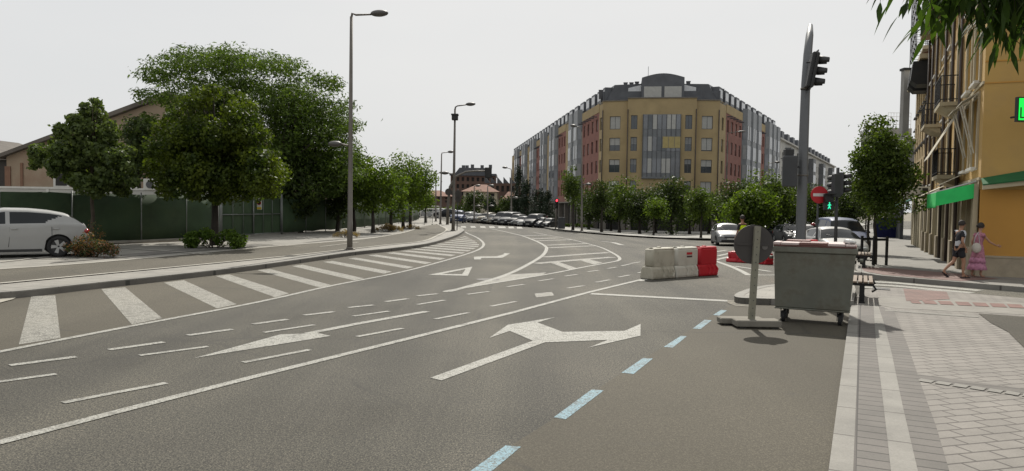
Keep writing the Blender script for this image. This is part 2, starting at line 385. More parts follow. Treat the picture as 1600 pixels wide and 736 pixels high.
def marks(name, quads, m, dz=0.006):
    """each painted mark is a mesh of its own under the road"""
    for q in quads: sheet(name, pw(q), dz, m, 50 if len(q) == 4 else 2.5, road)
def line(name, pxs, wd, m=None, dz=0.007, curve=False, side=0.0):
    pts = pw(pxs); pts = catmull(pts) if curve else pts
    mb = MB(); ribbon(mb, pts, wd, dz, side); return mb.build(name, m or white, road)
line('solid_line', [(-60, 707.5), (0, 692), (180, 645), (400, 588.5), (515, 560), (665.6, 522.8), (800, 489), (920, 457), (1007, 436)], 0.13)
line('solid_line', [(-60, 562), (0, 550), (205, 510), (400, 473), (517, 447), (619, 427), (675, 413), (728, 397.5), (749, 389.5), (755.6, 383), (753, 377), (744, 370.6), (731, 365), (727, 362.5)], 0.13, white, curve=True)
bars = [[(48.9, 463.4), (86.4, 461.8), (94.5, 528.6), (29.3, 539)], [(158, 452), (195.6, 449.4), (253.6, 497.7), (206, 507.5)],
 [(256, 442), (287, 438), (370, 475.8), (339, 482.3)], [(337, 431.5), (358.6, 429.2), (451.6, 458.8), (429.7, 465)],
 [(402, 422.5), (422, 420.6), (517, 445.6), (500, 449.7)], [(456, 416), (473, 413.8), (569, 435.3), (553, 438.4)],
 [(504.7, 409.4), (520, 408), (612.5, 424.7), (600, 428)], [(543.8, 404), (556, 402.8), (646.9, 417.5), (636, 420)],
 [(575, 399.4), (587.5, 398), (675, 410.6), (665, 412.8)], [(603, 395.6), (615.6, 394.4), (696.9, 404), (687.5, 406.3)],
 [(625, 392.5), (637.5, 391.6), (712.5, 398.4), (704.7, 400.6)], [(640, 389.4), (650, 388.5), (726.6, 394.7), (722, 396.6)],
 [(655, 386.9), (665.6, 385.9), (736, 391.2), (731, 393.1)], [(668, 384.2), (677, 383.2), (743.8, 387.8), (739, 389.6)],
 [(680, 381.8), (688, 380.8), (748.4, 384.7), (746, 386.3)], [(692, 379), (700, 378.2), (749, 381.9), (748, 383.4)],
 [(701, 376.4), (708, 375.7), (745.3, 379), (745.5, 380.4)], [(709, 374), (715, 373.3), (742, 376.4), (743, 377.6)],
 [(717, 371.6), (721, 371), (737, 374), (739, 375)], [(722, 369.5), (726, 369), (732, 371.4), (735, 372.6)]]
marks('hatch_bar', bars, white_w)
def dashes(lst, wd, m=None):
    for a, b, c, d in lst: line('lane_dash', [(a, b), (c, d)], wd, m)
dashes([(15, 571.5, 119, 558), (170, 547, 256, 535), (293, 524.5, 363, 515), (395, 507, 449, 499.5), (475, 493, 522, 487.5), (544, 481, 584, 477), (602.5, 471.8, 637, 467.2), (651.6, 462.7, 684, 459.3)], 0.13)
dashes([(-60, 606, 0, 597), (0, 597, 88, 585), (218, 556, 325, 542), (412.5, 520, 491, 508), (552, 494.5, 608, 486.5), (652.5, 476.2, 694.7, 469.4), (730, 460.3, 764, 455.8), (792, 448.5, 819, 444.6), (842, 439.2, 865, 435.8), (882.5, 431.8, 902, 429), (918, 424.9, 935.6, 422.5), (948.8, 419.9, 963, 417.6), (971, 415.8, 985, 412.6)], 0.10)
dashes([(98, 630, 260, 599), (380, 567, 484, 547), (558, 526.5, 629, 513.5), (679.7, 499, 732, 489), (767, 479, 806, 471.5), (887, 450.6, 913, 446.6), (931, 441.4, 952.8, 437.5), (966.9, 433.2, 984, 430), (996.6, 426.7, 1010, 424)], 0.10)
line('lane_dash', [(985, 412), (1000, 409.5)], 0.1); line('lane_dash', [(1000, 439.5), (1012, 436)], 0.12)
marks('arrow_marking', [[(304, 560), (400, 533.5), (438, 523), (485, 521.5), (490, 519.5), (517, 525.5), (400, 544.5)]], white)
line('arrow_marking', [(480, 521.8), (560, 506), (667, 487)], 0.16, white)
marks('arrow_marking', [[(672, 591), (832.5, 533), (796.6, 517.5), (764, 528.8), (793.4, 508), (868, 496), (840, 504.4), (879, 519), (976, 517.5), (1001, 506.6), (1000.6, 525), (918.5, 544), (950, 531.6), (851, 535.6), (690, 595)]], white)
line('stop_line', [(923, 459.3), (1030, 465), (1137, 470.5)], 0.30)
marks('parking_dash', [[(1037, 542.5), (1064, 525.3), (1073, 526), (1051, 544)], [(1082.5, 513.8), (1101, 500), (1112, 501), (1095, 514.4)], [(1114, 492.5), (1127, 484.5), (1136, 485.5), (1124, 493.5)],
 [(971, 583), (1005, 560), (1020, 561), (990, 585)], [(865, 653), (925, 609), (943, 611), (884, 656)], [(712, 754), (790, 697), (814, 699), (745, 757)]], blue)
# central island painted on the road
line('solid_line', [(700, 456), (720, 451), (790, 430), (826, 413), (848, 399), (854, 389), (851, 384.2), (839, 377.5), (817, 369), (795, 363.5), (767, 357.5)], 0.16, curve=True)
line('solid_line', [(695, 456.5), (720, 451), (854, 429), (907.5, 418.5), (954, 410), (967, 406.6), (967, 402), (957.5, 395.6), (939, 386.8), (917, 380.5), (889, 373.6), (857, 367.6), (833, 363)], 0.13, curve=True)
marks('nose_marking', [[(718, 452.6), (792, 429.5), (854, 426), (845, 430.6), (776, 442)]], white_w)
for a in ([(837, 412), (958, 402)], [(850, 402), (951, 394.8)], [(857.5, 387.5), (929, 384.2)], [(853, 383.5), (917, 380.8)], [(836, 376.7), (895, 374.7)], [(829, 373.6), (873, 371.8)], [(816, 368.3), (855, 367.6)]):
    line('hatch_bar', a, 0.42, white_w)
marks('hatch_bar', [[(857.5, 409.9), (873, 409.5), (902, 419.6), (889, 421.4)], [(903, 406), (918, 405), (942, 410.6), (928, 413.6)]], white_w)
marks('arrow_marking', [[(741, 405.5), (740.5, 401.5), (748, 401), (776, 400.8), (788, 397.4), (787, 395.6), (797, 396.2), (785, 403), (752, 403.2), (751, 405.8)]], white)
line('arrow_marking', [(940, 377.2), (958, 379), (972, 383)], 0.35)
tr_o = [(668.8, 429.4), (738, 416.6), (731, 431)]; tr_i = [(690.6, 428), (727.5, 420.5), (722, 428.4)]
mbt = MB()
for i in range(3):
    q = [P(*tr_o[i], 0.007), P(*tr_o[(i + 1) % 3], 0.007), P(*tr_i[(i + 1) % 3], 0.007), P(*tr_i[i], 0.007)]; mbt.quad(*q)
mbt.build('yield_triangle', white, road)
for x0, x1, y in ((720, 728, 354.6), (735, 743, 354.7), (750, 758.5, 354.8), (764, 773, 355), (778, 790, 355.2), (794, 803, 355.6), (807, 816, 356)):
    marks('zebra_bar', [[(x0, y - 1.3), (x1 - 1, y - 1.3), (x1 + 1, y + 1.3), (x0 + 1, y + 1.3)]], white)
line('solid_line', [(1115, 407.2), (1139, 415.5), (1156.6, 423), (1170, 430.4)], 0.2, curve=True); line('solid_line', [(1115, 407), (1145, 400)], 0.2)
line('solid_line', [(1147, 416), (1204, 424.5)], 0.2); line('solid_line', [(1168, 430), (1230, 430)], 0.2)
line('lane_dash', [(1116, 394), (1135, 391)], 0.2); line('lane_dash', [(1122, 400), (1140, 396)], 0.2)
for i in range(5):
    y = 430 + i * 4.7
    line('zebra_bar', [(1346, y), (1400, y + 3.0), (1560 - i * 14, y + 17 - i)], 0.50, white)

# --- left pavement
LK = pw([(0, 457), (49, 453), (163, 440.6), (256, 431), (400, 414.5), (550, 394), (619, 387), (672, 379.5), (712, 367.5), (723, 361.5), (725, 358.8), (721, 356), (714.7, 354), (705, 350), (692, 345), (684, 341.5)], 0.14)
LKc = [Vector(p) for p in catmull(LK, 5)]
d0 = (LKc[0] - LKc[4]).normalized(); LKc = [LKc[0] + d0 * 14] + LKc
sheet('left_pavement', [tuple(p) for p in LKc] + [(-60, 108), (-60, LKc[0].y)], 0.14, conc, 2.5)
kerb('left_kerb', LKc, 0.28, 0.146, kerbst, side=0.5)
kerb('left_kerb_face', [p for p in LKc], 0.012, 0.125, kerbdk, side=-0.5)
LP0 = [(-200, 462.5), (0, 443.5), (400, 405.5), (531, 391.3), (603, 383.2), (662, 376.8), (686, 367), (697, 361), (697, 357.3), (690, 353.8), (683, 350)]
LP1 = [(656, 350), (656, 355), (634, 363), (584, 372), (525, 377.5), (456, 383), (400, 388), (156, 410), (0, 421), (-200, 436)]
def even(pts, n):
    pts = [Vector(p[:2]) for p in pts]; d = [0.0]
    for a, b in zip(pts[:-1], pts[1:]): d.append(d[-1] + (b - a).length)
    out = []
    for k in range(n + 1):
        t = d[-1] * k / n; i = max(j for j in range(len(d) - 1) if d[j] <= t + 1e-9); f = (t - d[i]) / max(1e-9, d[i + 1] - d[i]); out.append(pts[i].lerp(pts[i + 1], min(1, f)))
    return out
ea, eb = even(catmull(pw(LP0, 0.144), 4), 60), even(catmull(list(reversed(pw(LP1[1:], 0.144))), 4), 60)
mb = MB(); mb.add([(p.x, p.y, G(p.x, p.y) + .149) for pr_ in zip(ea, eb) for p in pr_], [(2 * i, 2 * i + 2, 2 * i + 3, 2 * i + 1) for i in range(60)], False); structure(mb.build('path', asph_path))
palest = mat('pale_edging', (0.40, 0.38, 0.335), 0.85, var=0.15, scale=4)
for pp in (LP0, LP1[1:]):
    mb = MB(); ribbon(mb, catmull(pw(pp, 0.144), 4), 0.16, 0.162); structure(mb.build('path_edging', palest))
mb = MB()
for a, b in (((375, 380.4), (470, 385.5)), ((456, 371.5), (540, 377)), ((170, 386), (330, 398)), ((0, 410), (120, 397)), ((230, 383), (440, 369)), ((470, 369), (585, 360)), ((25, 404), (110, 405)), ((500, 386), (560, 379))):
    ribbon(mb, pw([a, b], 0.144), 0.13, 0.163)
structure(mb.build('pavement_edging', palest))
darkp = m_paving('grey_setts', (0.155, 0.145, 0.13), (0.185, 0.175, 0.155), (0.12, 0.11, 0.10), 0.4, 0.3, rot=R(25), bumpy=0.0)
for q in ([(75, 412), (115, 404), (400, 380.5), (430, 382.5)], [(470, 380), (500, 376), (590, 367), (598, 368.5)]):
    sheet('tree_strip', pw(q, 0.144), 0.156, darkp, 2.5)
# dry leaf litter at the kerb foot on the far left
sheet('sand_patch', pw([(-30, 470), (10, 461), (33, 462), (20, 469), (-10, 477)]), 0.02, mat('sandy_concrete', (0.36, 0.34, 0.29), 0.9), 2.5)

# --- right pavement (low kerb) and its stone strips
def ext(p, q, d): p = Vector(p); q = Vector(q); return p + (p - q).normalized() * d
Z1 = 0.05
k1l = pw([(1294.5, 736), (1311, 611), (1328.4, 481.5)], Z1); k1r = pw([(1337, 736), (1339, 610), (1340.4, 477)], Z1)
k2l = pw([(1392, 736), (1379, 622), (1369, 540), (1364.6, 476.7)], Z1); k2r = pw([(1433.8, 736), (1410.6, 636), (1393.6, 554), (1381, 505), (1372, 477)], Z1)
s2r = pw([(1483, 736), (1463.7, 670), (1439.5, 602.5), (1420, 544.5), (1397.5, 487.4)], Z1)
def down(l, d=4.0): return [tuple(ext(l[0], l[1], d))] + [tuple(p) for p in l]
k1l, k1r, k2l, k2r, s2r = map(down, (k1l, k1r, k2l, k2r, s2r))
far_edge = pw([(1340, 461), (1352, 452), (1400, 449.5), (1480, 455), (1600, 466), (1760, 480)], Z1)
bx = [tuple(p) for p in far_edge]
sheet('right_pavement', k1l + bx + [(30, bx[-1][1] + 2), (30, 0.5), (k1l[0][0], 0.5)], Z1, tiles, 2.5, skirt=0.09)
def strip(name, a, b, m, dz): 
    return sheet(name, list(a) + list(reversed(b)), dz, m, 50)
strip('kerb', k1l, k1r, kerbst, Z1 + 0.004)
strip('paving_strip', k1r, k2l, bricks, Z1 + 0.004)
strip('kerb', k2l, k2r, kerbst, Z1 + 0.008)
strip('paving_strip', k2r, s2r, bricks, Z1 + 0.004)
mb = MB(); ribbon(mb, pw([(1432, 589), (1520, 601), (1610, 614)], Z1), 0.30, Z1 + 0.005); structure(mb.build('paving_strip', bricks))
mb = MB()
for i in range(9):
    a = 1400 + i * 27; ribbon(mb, pw([(a + 36, 594.0 + (a - 1400) * 0.145), (a + 58, 597.5 + (a - 1400) * 0.145)], Z1), 0.16, Z1 + 0.009)
structure(mb.build('border_stones', kerbst))
mb = MB()
for i in range(7):
    a = 1383 + i * 21; ribbon(mb, pw([(a, 485.2 + i * 1.5), (a + 20, 486.6 + i * 1.5)], Z1), 0.2, Z1 + 0.006)
structure(mb.build('border_stones', kerbst))
sheet('crossing_flags', pw([(1372, 462), (1600, 474), (1700, 482), (1700, 498), (1600, 492), (1400, 482), (1374, 477)], Z1), Z1 + 0.004, m_paving('grey_flags', (0.235, 0.22, 0.195), (0.255, 0.24, 0.21), (0.14, 0.13, 0.12), 1.2, 0.8, rot=R(64)), 50)
sheet('tactile_paving', pw([(1411.4, 451.8), (1479, 456.5), (1484, 468), (1416, 470.8)], Z1), Z1 + 0.010, redtile, 50)
for a, b in ((1424, 1440), (1444, 1465), (1469, 1491), (1496, 1519), (1523, 1546), (1550, 1574), (1577, 1601)):
    yy = 468.6 + (a - 1424) * 0.046
    sheet('red_slab', pw([(a - 4, yy), (b - 6, yy + 0.9), (b, yy + 6.6), (a + 1, yy + 5.6)], Z1), Z1 + 0.012, redslab, 50)
sheet('drain_grate', pw([(1363, 449.4), (1390, 451), (1391, 454), (1362, 452)], Z1), Z1 + 0.014, mat('grate_iron', (0.03, 0.03, 0.03), 0.6), 50)
sheet('dark_patch', pw([(1529, 490.5), (1620, 497), (1700, 505), (1700, 600), (1602, 546), (1575, 519), (1548, 505)], Z1), Z1 + 0.010, m_asphalt('dark_patch_surface', 0.72, 0.25), 50)  # darker area with a slanting left edge, laid over the pavement tiles
# raised bulb the big mast stands on
ISL = catmull(pw([(1205, 467), (1160, 465.5), (1148, 463), (1150, 459), (1160, 454.5), (1178.6, 449), (1205.5, 445), (1260, 441.5), (1332, 439)], 0.13), 4)
sheet('traffic_island', [tuple(p) for p in ISL] + pw([(1337, 452), (1334, 470)], 0.13), 0.13, conc, 50, skirt=0.16)
kerb('island_kerb', ISL + [Vector(p) for p in pw([(1333.5, 470.5), (1205, 467)], 0.13)], 0.2, 0.136, kerbst, side=-0.5)
# pavement in front of the ochre building, across the side street
fk = pw([(1337, 419.5), (1340, 423.5), (1352, 427), (1380, 431), (1500, 441), (1600, 449), (1700, 457)], 0.13)
a = Vector(fk[0]); far = [tuple(a + D * s) for s in (120, 60, 20)]
sheet('far_right_pavement', [tuple(p) for p in fk] + [(45, fk[-1][1] + 1), (120, 140)] + far, 0.13, m_paving('street_flags', (0.215, 0.205, 0.183), (0.24, 0.228, 0.203), (0.18, 0.165, 0.15), 0.6, 0.6, rot=R(64.6)), 2.5, skirt=0.16)
kerb('far_right_kerb', [Vector(p) for p in far] + catmull(fk, 4), 0.22, 0.137, kerbst, side=0.5)
sheet('ramp_paving', pw([(1345, 417), (1400, 420), (1500, 428), (1560, 436), (1500, 439.6), (1380, 429.5), (1350, 424)], 0.13), 0.138, redtile, 50)
# pavement round the corner building
ck = pw([(728, 343.3), (790, 347.5), (838, 352.5), (862, 357), (909, 361.8), (941, 364.3), (1020, 368.6), (1096, 372), (1125, 373.5)], 0.14)
e = Vector(ck[-1]); dr = Vector((0.485, 0.875))
ck2 = [tuple(e + Vector((2.5, 0.4))), tuple(e + Vector((4.5, 2.0)))]; e2 = Vector(ck2[-1]); ck3 = [tuple(e2 + dr * s) for s in (30, 80, 150)]
sheet('corner_pavement', [tuple(p) for p in ck] + ck2 + ck3 + [(60, 260), (-25, 260)], 0.14, m_paving('pale_flags', (0.31, 0.30, 0.27), (0.33, 0.32, 0.29), (0.22, 0.2, 0.18), 1.0, 1.0), 2.5, skirt=0.17)
kerb('corner_kerb', [Vector(p) for p in ck + ck2 + ck3], 0.2, 0.146, kerbdk, side=0.5)

# iron covers, patches and kerbside dirt
def cover(name, px, py, r, m, dz=0.006):
    c = P(px, py, 0); n = 20; pts = [(c.x + r * math.cos(2 * math.pi * k / n), c.y + r * math.sin(2 * math.pi * k / n)) for k in range(n)]
    return sheet(name, pts, dz, m, 50, road)
mh = mat('cast_iron_cover', (0.05, 0.047, 0.042), .6, .4, var=.3, scale=8, bump=.6, bscale=60)
cover('manhole_cover', 762, 437, .32, mh)
sheet('repair_patch', pw([(560, 386), (700, 381), (706, 384), (566, 389.5)]), .0045, m_asphalt('patch_asphalt', .8, .1), 50, road) if False else None
sheet('repair_patch', pw([(835, 459), (862, 456.5), (866, 462), (838, 465)]), .005, white_w, 50, road)
sheet('concrete_repair', pw([(1136, 469.5), (1148, 469), (1158, 475), (1180, 477), (1176, 480), (1150, 479), (1137, 474)]), .0085, mat('broken_concrete', (.20, .185, .155), .95, var=.45, scale=6, bump=.6), 50, road)
# ================================================================== buildings
glass = mat('window_glass', (0.05, 0.06, 0.068), 0.08, var=0.3, scale=0.5, spec=0.8)
glass_b = mat('bay_glass', (0.15, 0.16, 0.175), 0.12, var=0.3, scale=0.4, spec=0.8)
blind = mat('roller_blind', (0.42, 0.42, 0.40), 0.6, var=0.08); blind_g = mat('grey_blind', (0.25, 0.255, 0.255), 0.6, var=0.08)
curtain = mat('ochre_awning_cloth', (0.40, 0.33, 0.16), 0.85, var=0.1)
frame_d = mat('dark_frame', (0.07, 0.072, 0.078), 0.5, var=0.1); frame_w = mat('white_frame', (0.62, 0.61, 0.57), 0.5, var=0.06)
ybrick = mat('yellow_brick', (0.39, 0.305, 0.175), 0.9, var=0.14, scale=0.7, bump=0.3, bscale=12, dirt=(0.2, 0.15, 0.09), dirtamt=0.5, dirtscale=0.35)
rbrick = mat('red_brick', (0.24, 0.115, 0.095), 0.9, var=0.14, scale=0.7, bump=0.3, bscale=12)
zinc = mat('zinc_roof', (0.10, 0.105, 0.115), 0.5, 0.3, var=0.15, scale=1.2)
silver = mat('silver_roof', (0.55, 0.56, 0.57), 0.35, 0.5, var=0.1)
bayp = mat('bay_panel', (0.17, 0.18, 0.19), 0.45, 0.2, var=0.12, scale=1.0)
stonec = mat('stone_cladding', (0.17, 0.155, 0.135), 0.85, var=0.15); darkin = mat('dark_interior', (0.025, 0.024, 0.022), 0.8)
pipe_m = mat('brown_pipe', (0.055, 0.04, 0.032), 0.5)

def wall_open(mb, L, z0, z1, ops, depth=0.18, y=0.0):
    """wall in the local x-z plane, outside towards -y, real recesses at the openings"""
    xs = sorted({0.0, L} | {o[0] for o in ops} | {o[1] for o in ops}); zs = sorted({z0, z1} | {o[2] for o in ops} | {o[3] for o in ops})
    for i in range(len(xs) - 1):
        for j in range(len(zs) - 1):
            cx, cz = (xs[i] + xs[i + 1]) / 2, (zs[j] + zs[j + 1]) / 2
            if any(o[0] < cx < o[1] and o[2] < cz < o[3] for o in ops): continue
            mb.quad((xs[i], y, zs[j]), (xs[i + 1], y, zs[j]), (xs[i + 1], y, zs[j + 1]), (xs[i], y, zs[j + 1]))
    for a, b, c, d in ops:
        e = y + depth
        mb.quad((a, y, c), (a, e, c), (a, e, d), (a, y, d)); mb.quad((b, y, c), (b, y, d), (b, e, d), (b, e, c))
        mb.quad((a, y, c), (b, y, c), (b, e, c), (a, e, c)); mb.quad((a, y, d), (a, e, d), (b, e, d), (b, y, d))
def frame_M(A, B, z=0.0):
    """local frame: x from A to B, y into the building, z up"""
    A = Vector((A[0], A[1], 0)); B = Vector((B[0], B[1], 0)); x = (B - A).normalized(); y = Vector((-x.y, x.x, 0))
    return Matrix(((x.x, y.x, 0, A.x), (x.y, y.y, 0, A.y), (0, 0, 1, z), (0, 0, 0, 1))), (B - A).length
_WC = {}
def window(parent, M, x0, x1, z0, z1, blindf=0.0, fm=None, gm=None, bm_=None, mull=1, y=0.12, sill=False, thick=0.06):
    fm = fm or frame_d; gm = gm or glass; bm_ = bm_ or blind
    wd, h = round(x1 - x0, 2), round(z1 - z0, 2); key = (wd, h, round(blindf, 2), fm.name, gm.name, bm_.name, mull, sill)
    if key not in _WC:
        t = thick; f = MB()
        f.box(0, t, -.03, .05, 0, h); f.box(wd - t, wd, -.03, .05, 0, h); f.box(t, wd - t, -.03, .05, 0, t); f.box(t, wd - t, -.03, .05, h - t, h)
        for k in range(1, mull + 1): c = wd * k / (mull + 1); f.box(c - t * .5, c + t * .5, -.025, .045, t, h - t)
        if sill: f.box(-.08, wd + .08, -.28, -.035, -.09, -.005)
        p = MB(); p.box(t * .5, wd - t * .5, .0, .03, t * .5, h - t * .5)
        b = None
        if blindf > 0:
            b = MB(); n = max(2, int(h * blindf / 0.12)); zt = h - t; zb = zt - (h - 2 * t) * blindf
            for k in range(n):
                a = zb + (zt - zb) * k / n; c = zb + (zt - zb) * (k + 1) / n
                b.box(t, wd - t, -.022, -.004, a, c - .012)
        _WC[key] = (f, p, b, [None, None, None])
    f, p, b, me = _WC[key]
    def place(k, mbx, nm, mt, par):
        if me[k] is None: o = mbx.build(nm, mt); me[k] = o.data
        else: o = bpy.data.objects.new(nm, me[k]); C.objects.link(o)
        o.parent = par; return o
    wo = place(0, f, 'window', fm, parent); wo.matrix_basis = M @ Matrix.Translation((x0, y, z0))
    place(1, p, 'pane', gm, wo)
    if b: place(2, b, 'blind', bm_, wo)
    return wo

# ------------------------------------------------------------------ corner apartment building
rnd = random.Random(4)
corner = thing('apartment_building', 'yellow and red brick apartment block with chamfered corner and arched zinc attic', 'building', (0, 0, 0))
A_ = (12.07, 101.0); B_ = (15.3, 99.9); C_ = (24.2, 98.6); D_ = (27.3, 98.5); zb = -1.3; ztop = 16.35
FL = [4.75, 7.65, 10.55, 13.45]                 # centre heights of the four upper floors
wins = 0
def facet(a, b, cols, off=0.0, top=ztop, blinds=None):
    M, L = frame_M(a, b); ops = []
    for (x0, x1, hh) in cols:
        for z in FL: ops.append((x0, x1, z - hh / 2, z + hh / 2))
    mb = MB(); mb.M = M
    wall_open(mb, L, 2.7, top, ops, 0.25, off)
    if off < 0:
        mb.quad((0, off, 2.7), (0, 0.1, 2.7), (0, 0.1, top), (0, off, top)); mb.quad((L, off, 2.7), (L, 0.1, 2.7), (L, 0.1, top), (L, off, top)); mb.quad((0, off, top), (L, off, top), (L, .1, top), (0, .1, top))
    mb.build('wall', ybrick, corner)
    k = 0
    for (x0, x1, hh) in cols:
        for z in FL:
            window(corner, M, x0, x1, z - hh / 2, z + hh / 2, rnd.choice([0.0, 0.3, 0.55, 0.95]) if blinds is None else blinds[k % len(blinds)], bm_=blind if x1 - x0 > 1.1 else blind_g, y=off + 0.16); k += 1
    cp = MB(); cp.M = M; cp.box(-.05, L + .05, off - .12, off + .35, top + .003, top + .14); cp.build('coping', stonec, corner)
    return M, L
M1, L1 = facet(A_, B_, [(1.0, 2.45, 1.75)], blinds=[.9, .4, .55, .98])
M3, L3 = facet(C_, D_, [(0.75, 2.2, 1.75)], blinds=[.9, .5, 0.95, .98])
M2, L2 = facet(B_, C_, [(0.45, 1.3, 1.85), (7.55, 8.45, 1.85)], off=-0.45, top=ztop + 0.25, blinds=[.7, .4, .5, 0, .3, .35, .5, 0])
# big glazed bay in the middle of the chamfer
bay = MB(); bay.M = M2; bay.box(2.0, 7.0, -0.75, -0.455, 5.95, 14.45); bayo = bay.build('bay', bayp, corner)
for fz in (10.55, 13.45, 7.65):
    pn = MB(); pn.M = M2
    for k in range(8):
        x = 2.12 + k * 0.61; pn.mi = rnd.choice([0, 0, 1, 2]); pn.box(x, x + 0.53, -0.775, -0.752, fz - 0.95, fz + 0.95)
    pn.build('pane', [glass_b, blind, glass], bayo)
for fz in (10.55,):
    cu = MB(); cu.M = M2
    for k in range(3): cu.box(4.65 + k * .78, 5.38 + k * .78, -0.83, -0.79, fz - .55, fz + .95)
    cu.build('shade', curtain, bayo)
bm2 = MB(); bm2.M = M2
for k in range(9): bm2.box(2.03 + k * .61, 2.11 + k * .61, -.80, -.752, 6.2, 14.4)
bm2.build('mullion', frame_d, bayo)
# ground floor: piers with dark shop fronts between, thin canopy
def groundfloor(a, b, n, m=stonec):
    M, L = frame_M(a, b); step = L / n
    for k in range(n + 1):
        x = min(k * step, L - .7); mb = MB(); mb.M = M; mb.box(x, x + .7, 0, 0.7, zb - .2, 2.69); mb.build('pier', m, corner)
    g = MB(); g.M = M; g.box(0.1, L - .1, .9, 1.1, zb - .2, 2.69); g.build('shop_front', darkin, corner)
    c = MB(); c.M = M; c.box(0, L, -.35, -.003, 2.66, 2.88); c.build('canopy', stonec, corner)
groundfloor(A_, B_, 1); groundfloor(B_, C_, 3); groundfloor(C_, D_, 1)
lw = Vector((-12.42, 113.0)).normalized(); LWL = 113.7
rw = Vector((0.485, 0.875)).normalized()
def pl(s): return (A_[0] + lw.x * s, A_[1] + lw.y * s)
def pr(s): return (D_[0] + rw.x * s, D_[1] + rw.y * s)
groundfloor(pl(113), A_, 20); groundfloor(D_, pr(45), 8)
def wing_mod(p0, p1, kind, rows, left):
    """one module of a side wing; p0->p1 runs left to right as seen from the street"""
    M, L = frame_M(p0, p1)
    if kind in 'ry':
        mt = rbrick if kind == 'r' else ybrick; n = max(1, int(L / 2.5)); ops = []; sp = L / n
        for k in range(n):
            for z in FL: ops.append((k * sp + sp / 2 - .55, k * sp + sp / 2 + .55, z - .85, z + .85))
        mb = MB(); mb.M = M; wall_open(mb, L, 2.7, ztop - 1.2 if kind == 'r' else ztop, ops, .3)
        mb.build('wall', mt, corner)
        if kind == 'r':
            mb = MB(); mb.M = M; mb.box(0, L, -.06, .3, ztop - 1.2, ztop - .003); mb.build('parapet', ybrick, corner)
            for k in range(int(L / 1.9)): br = MB(); br.M = M; br.box(k * 1.9 + .4, k * 1.9 + .6, -.8, -.063, ztop - 1.75, ztop - 1.6); br.build('bracket', frame_d, corner)
        for k in range(n):
            for z in FL[rows:]: window(corner, M, k * sp + sp / 2 - .55, k * sp + sp / 2 + .55, z - .85, z + .85, rnd.choice([0, 0, .3, .5, .9]), mull=0, bm_=blind_g, y=.2)
    else:
        mb = MB(); mb.M = M; pn = MB(); pn.M = M; n = max(2, int(L / 3.4)); sp = L / n; mul = MB(); mul.M = M
        mb.box(0, L, .05, .4, 2.7, ztop + .2)
        for k in range(n):
            x0 = k * sp + .35; x1 = (k + 1) * sp - .35
            mb.prism([(x0, .05), (x0 + .5, -.62), (x1 - .5, -.62), (x1, .05)], 3.0, ztop + .7, 'z')
            for z in FL:
                a, b = x0 + .58, x1 - .58; ww = (b - a) / 3
                for j in range(3):
                    pn.mi = rnd.choice([0, 0, 1, 2]); pn.box(a + j * ww + .04, a + (j + 1) * ww - .04, -.66, -.625, z - 1.0, z + 1.05)
                for sx, ex in ((x0, x0 + .5), (x1, x1 - .5)):
                    pn.mi = rnd.choice([0, 1]); s = 0.04 if ex > sx else -0.04
                    pn.add([(sx + (ex - sx) * .12 - s, -.07, z - 1), (ex - (ex - sx) * .1 - s, -.56, z - 1), (ex - (ex - sx) * .1 - s, -.56, z + 1.05), (sx + (ex - sx) * .12 - s, -.07, z + 1.05)], [(0, 1, 2, 3)])
        o = mb.build('bay', bayp, corner); pn.build('pane', [glass_b, blind_g, glass], o)
    # zinc attic with dormers over every module
    r = MB(); r.M = M; r.prism([(.5, ztop), (1.6, ztop + 2.3), (5.5, ztop + 2.6), (5.5, ztop)], 0.0, L, 'x')
    ro = r.build('roof', zinc, corner)
    n = max(1, int(L / 3.2)); sp = L / n
    for k in range(n):
        dm = MB(); dm.M = M; dg = MB(); dg.M = M
        x = k * sp + sp * .2; dm.box(x, x + sp * .62, .35, 2.0, ztop + .15, ztop + 2.0); dg.box(x + .2, x + sp * .62 - .2, .33, .345, ztop + .6, ztop + 1.7)
        do = dm.build('dormer', zinc, ro); dg.build('pane', silver, do)
lm = [('y', 2.0), ('r', 11.5), ('b', 9.3), ('y', 4.6), ('r', 7.6), ('b', 8), ('y', 5), ('b', 7), ('r', 8.2), ('b', 8), ('y', 7.5), ('b', 8), ('r', 8.0), ('b', 8), ('y', 10.5)]
s = 0.0
for i, (k, L) in enumerate(lm):
    wing_mod(pl(s + L), pl(s), k, 1 if i < 5 else 2, True); s += L
s = 0.0
for i, (k, L) in enumerate([('y', 3.5), ('r', 10.3), ('b', 12.7), ('r', 5.4), ('b', 12.6)]):
    wing_mod(pr(s), pr(s + L), k, 1, False); s += L
# attic over the chamfer
at_ = MB(); at_.M = M2
at_.box(-3.4, 12.2, 1.2, 9, ztop - .3, ztop + 1.45); at_.build('attic', zinc, corner)
arch = MB(); arch.M = M2
pts = [(1.8, ztop - .2), (1.8, ztop + 3.15)] + [(1.8 + 5.6 * k / 12, ztop + 3.15 + .55 * math.sin(math.pi * k / 12)) for k in range(1, 12)] + [(7.4, ztop + 3.15), (7.4, ztop - .2)]
arch.prism(pts, .4, 6.0); archo = arch.build('arched_attic', zinc, corner)
pn = MB(); pn.M = M2; pn.box(2.1, 4.4, .36, .395, ztop + .45, ztop + 1.95); pn.build('pane', blind, archo); pn = MB(); pn.M = M2; pn.box(4.8, 7.05, .36, .395, ztop + .45, ztop + 1.95); pn.build('pane', blind, archo)
sv = MB(); sv.M = M2
sv.prism([(-2.0, ztop + 1.46), (1.75, ztop + 1.46), (1.75, ztop + 2.35)], 1.5, 4.5); sv.prism([(7.45, ztop + 1.46), (11.0, ztop + 1.46), (7.45, ztop + 2.35)], 1.5, 4.5)
sv.build('roof_slope', silver, corner)
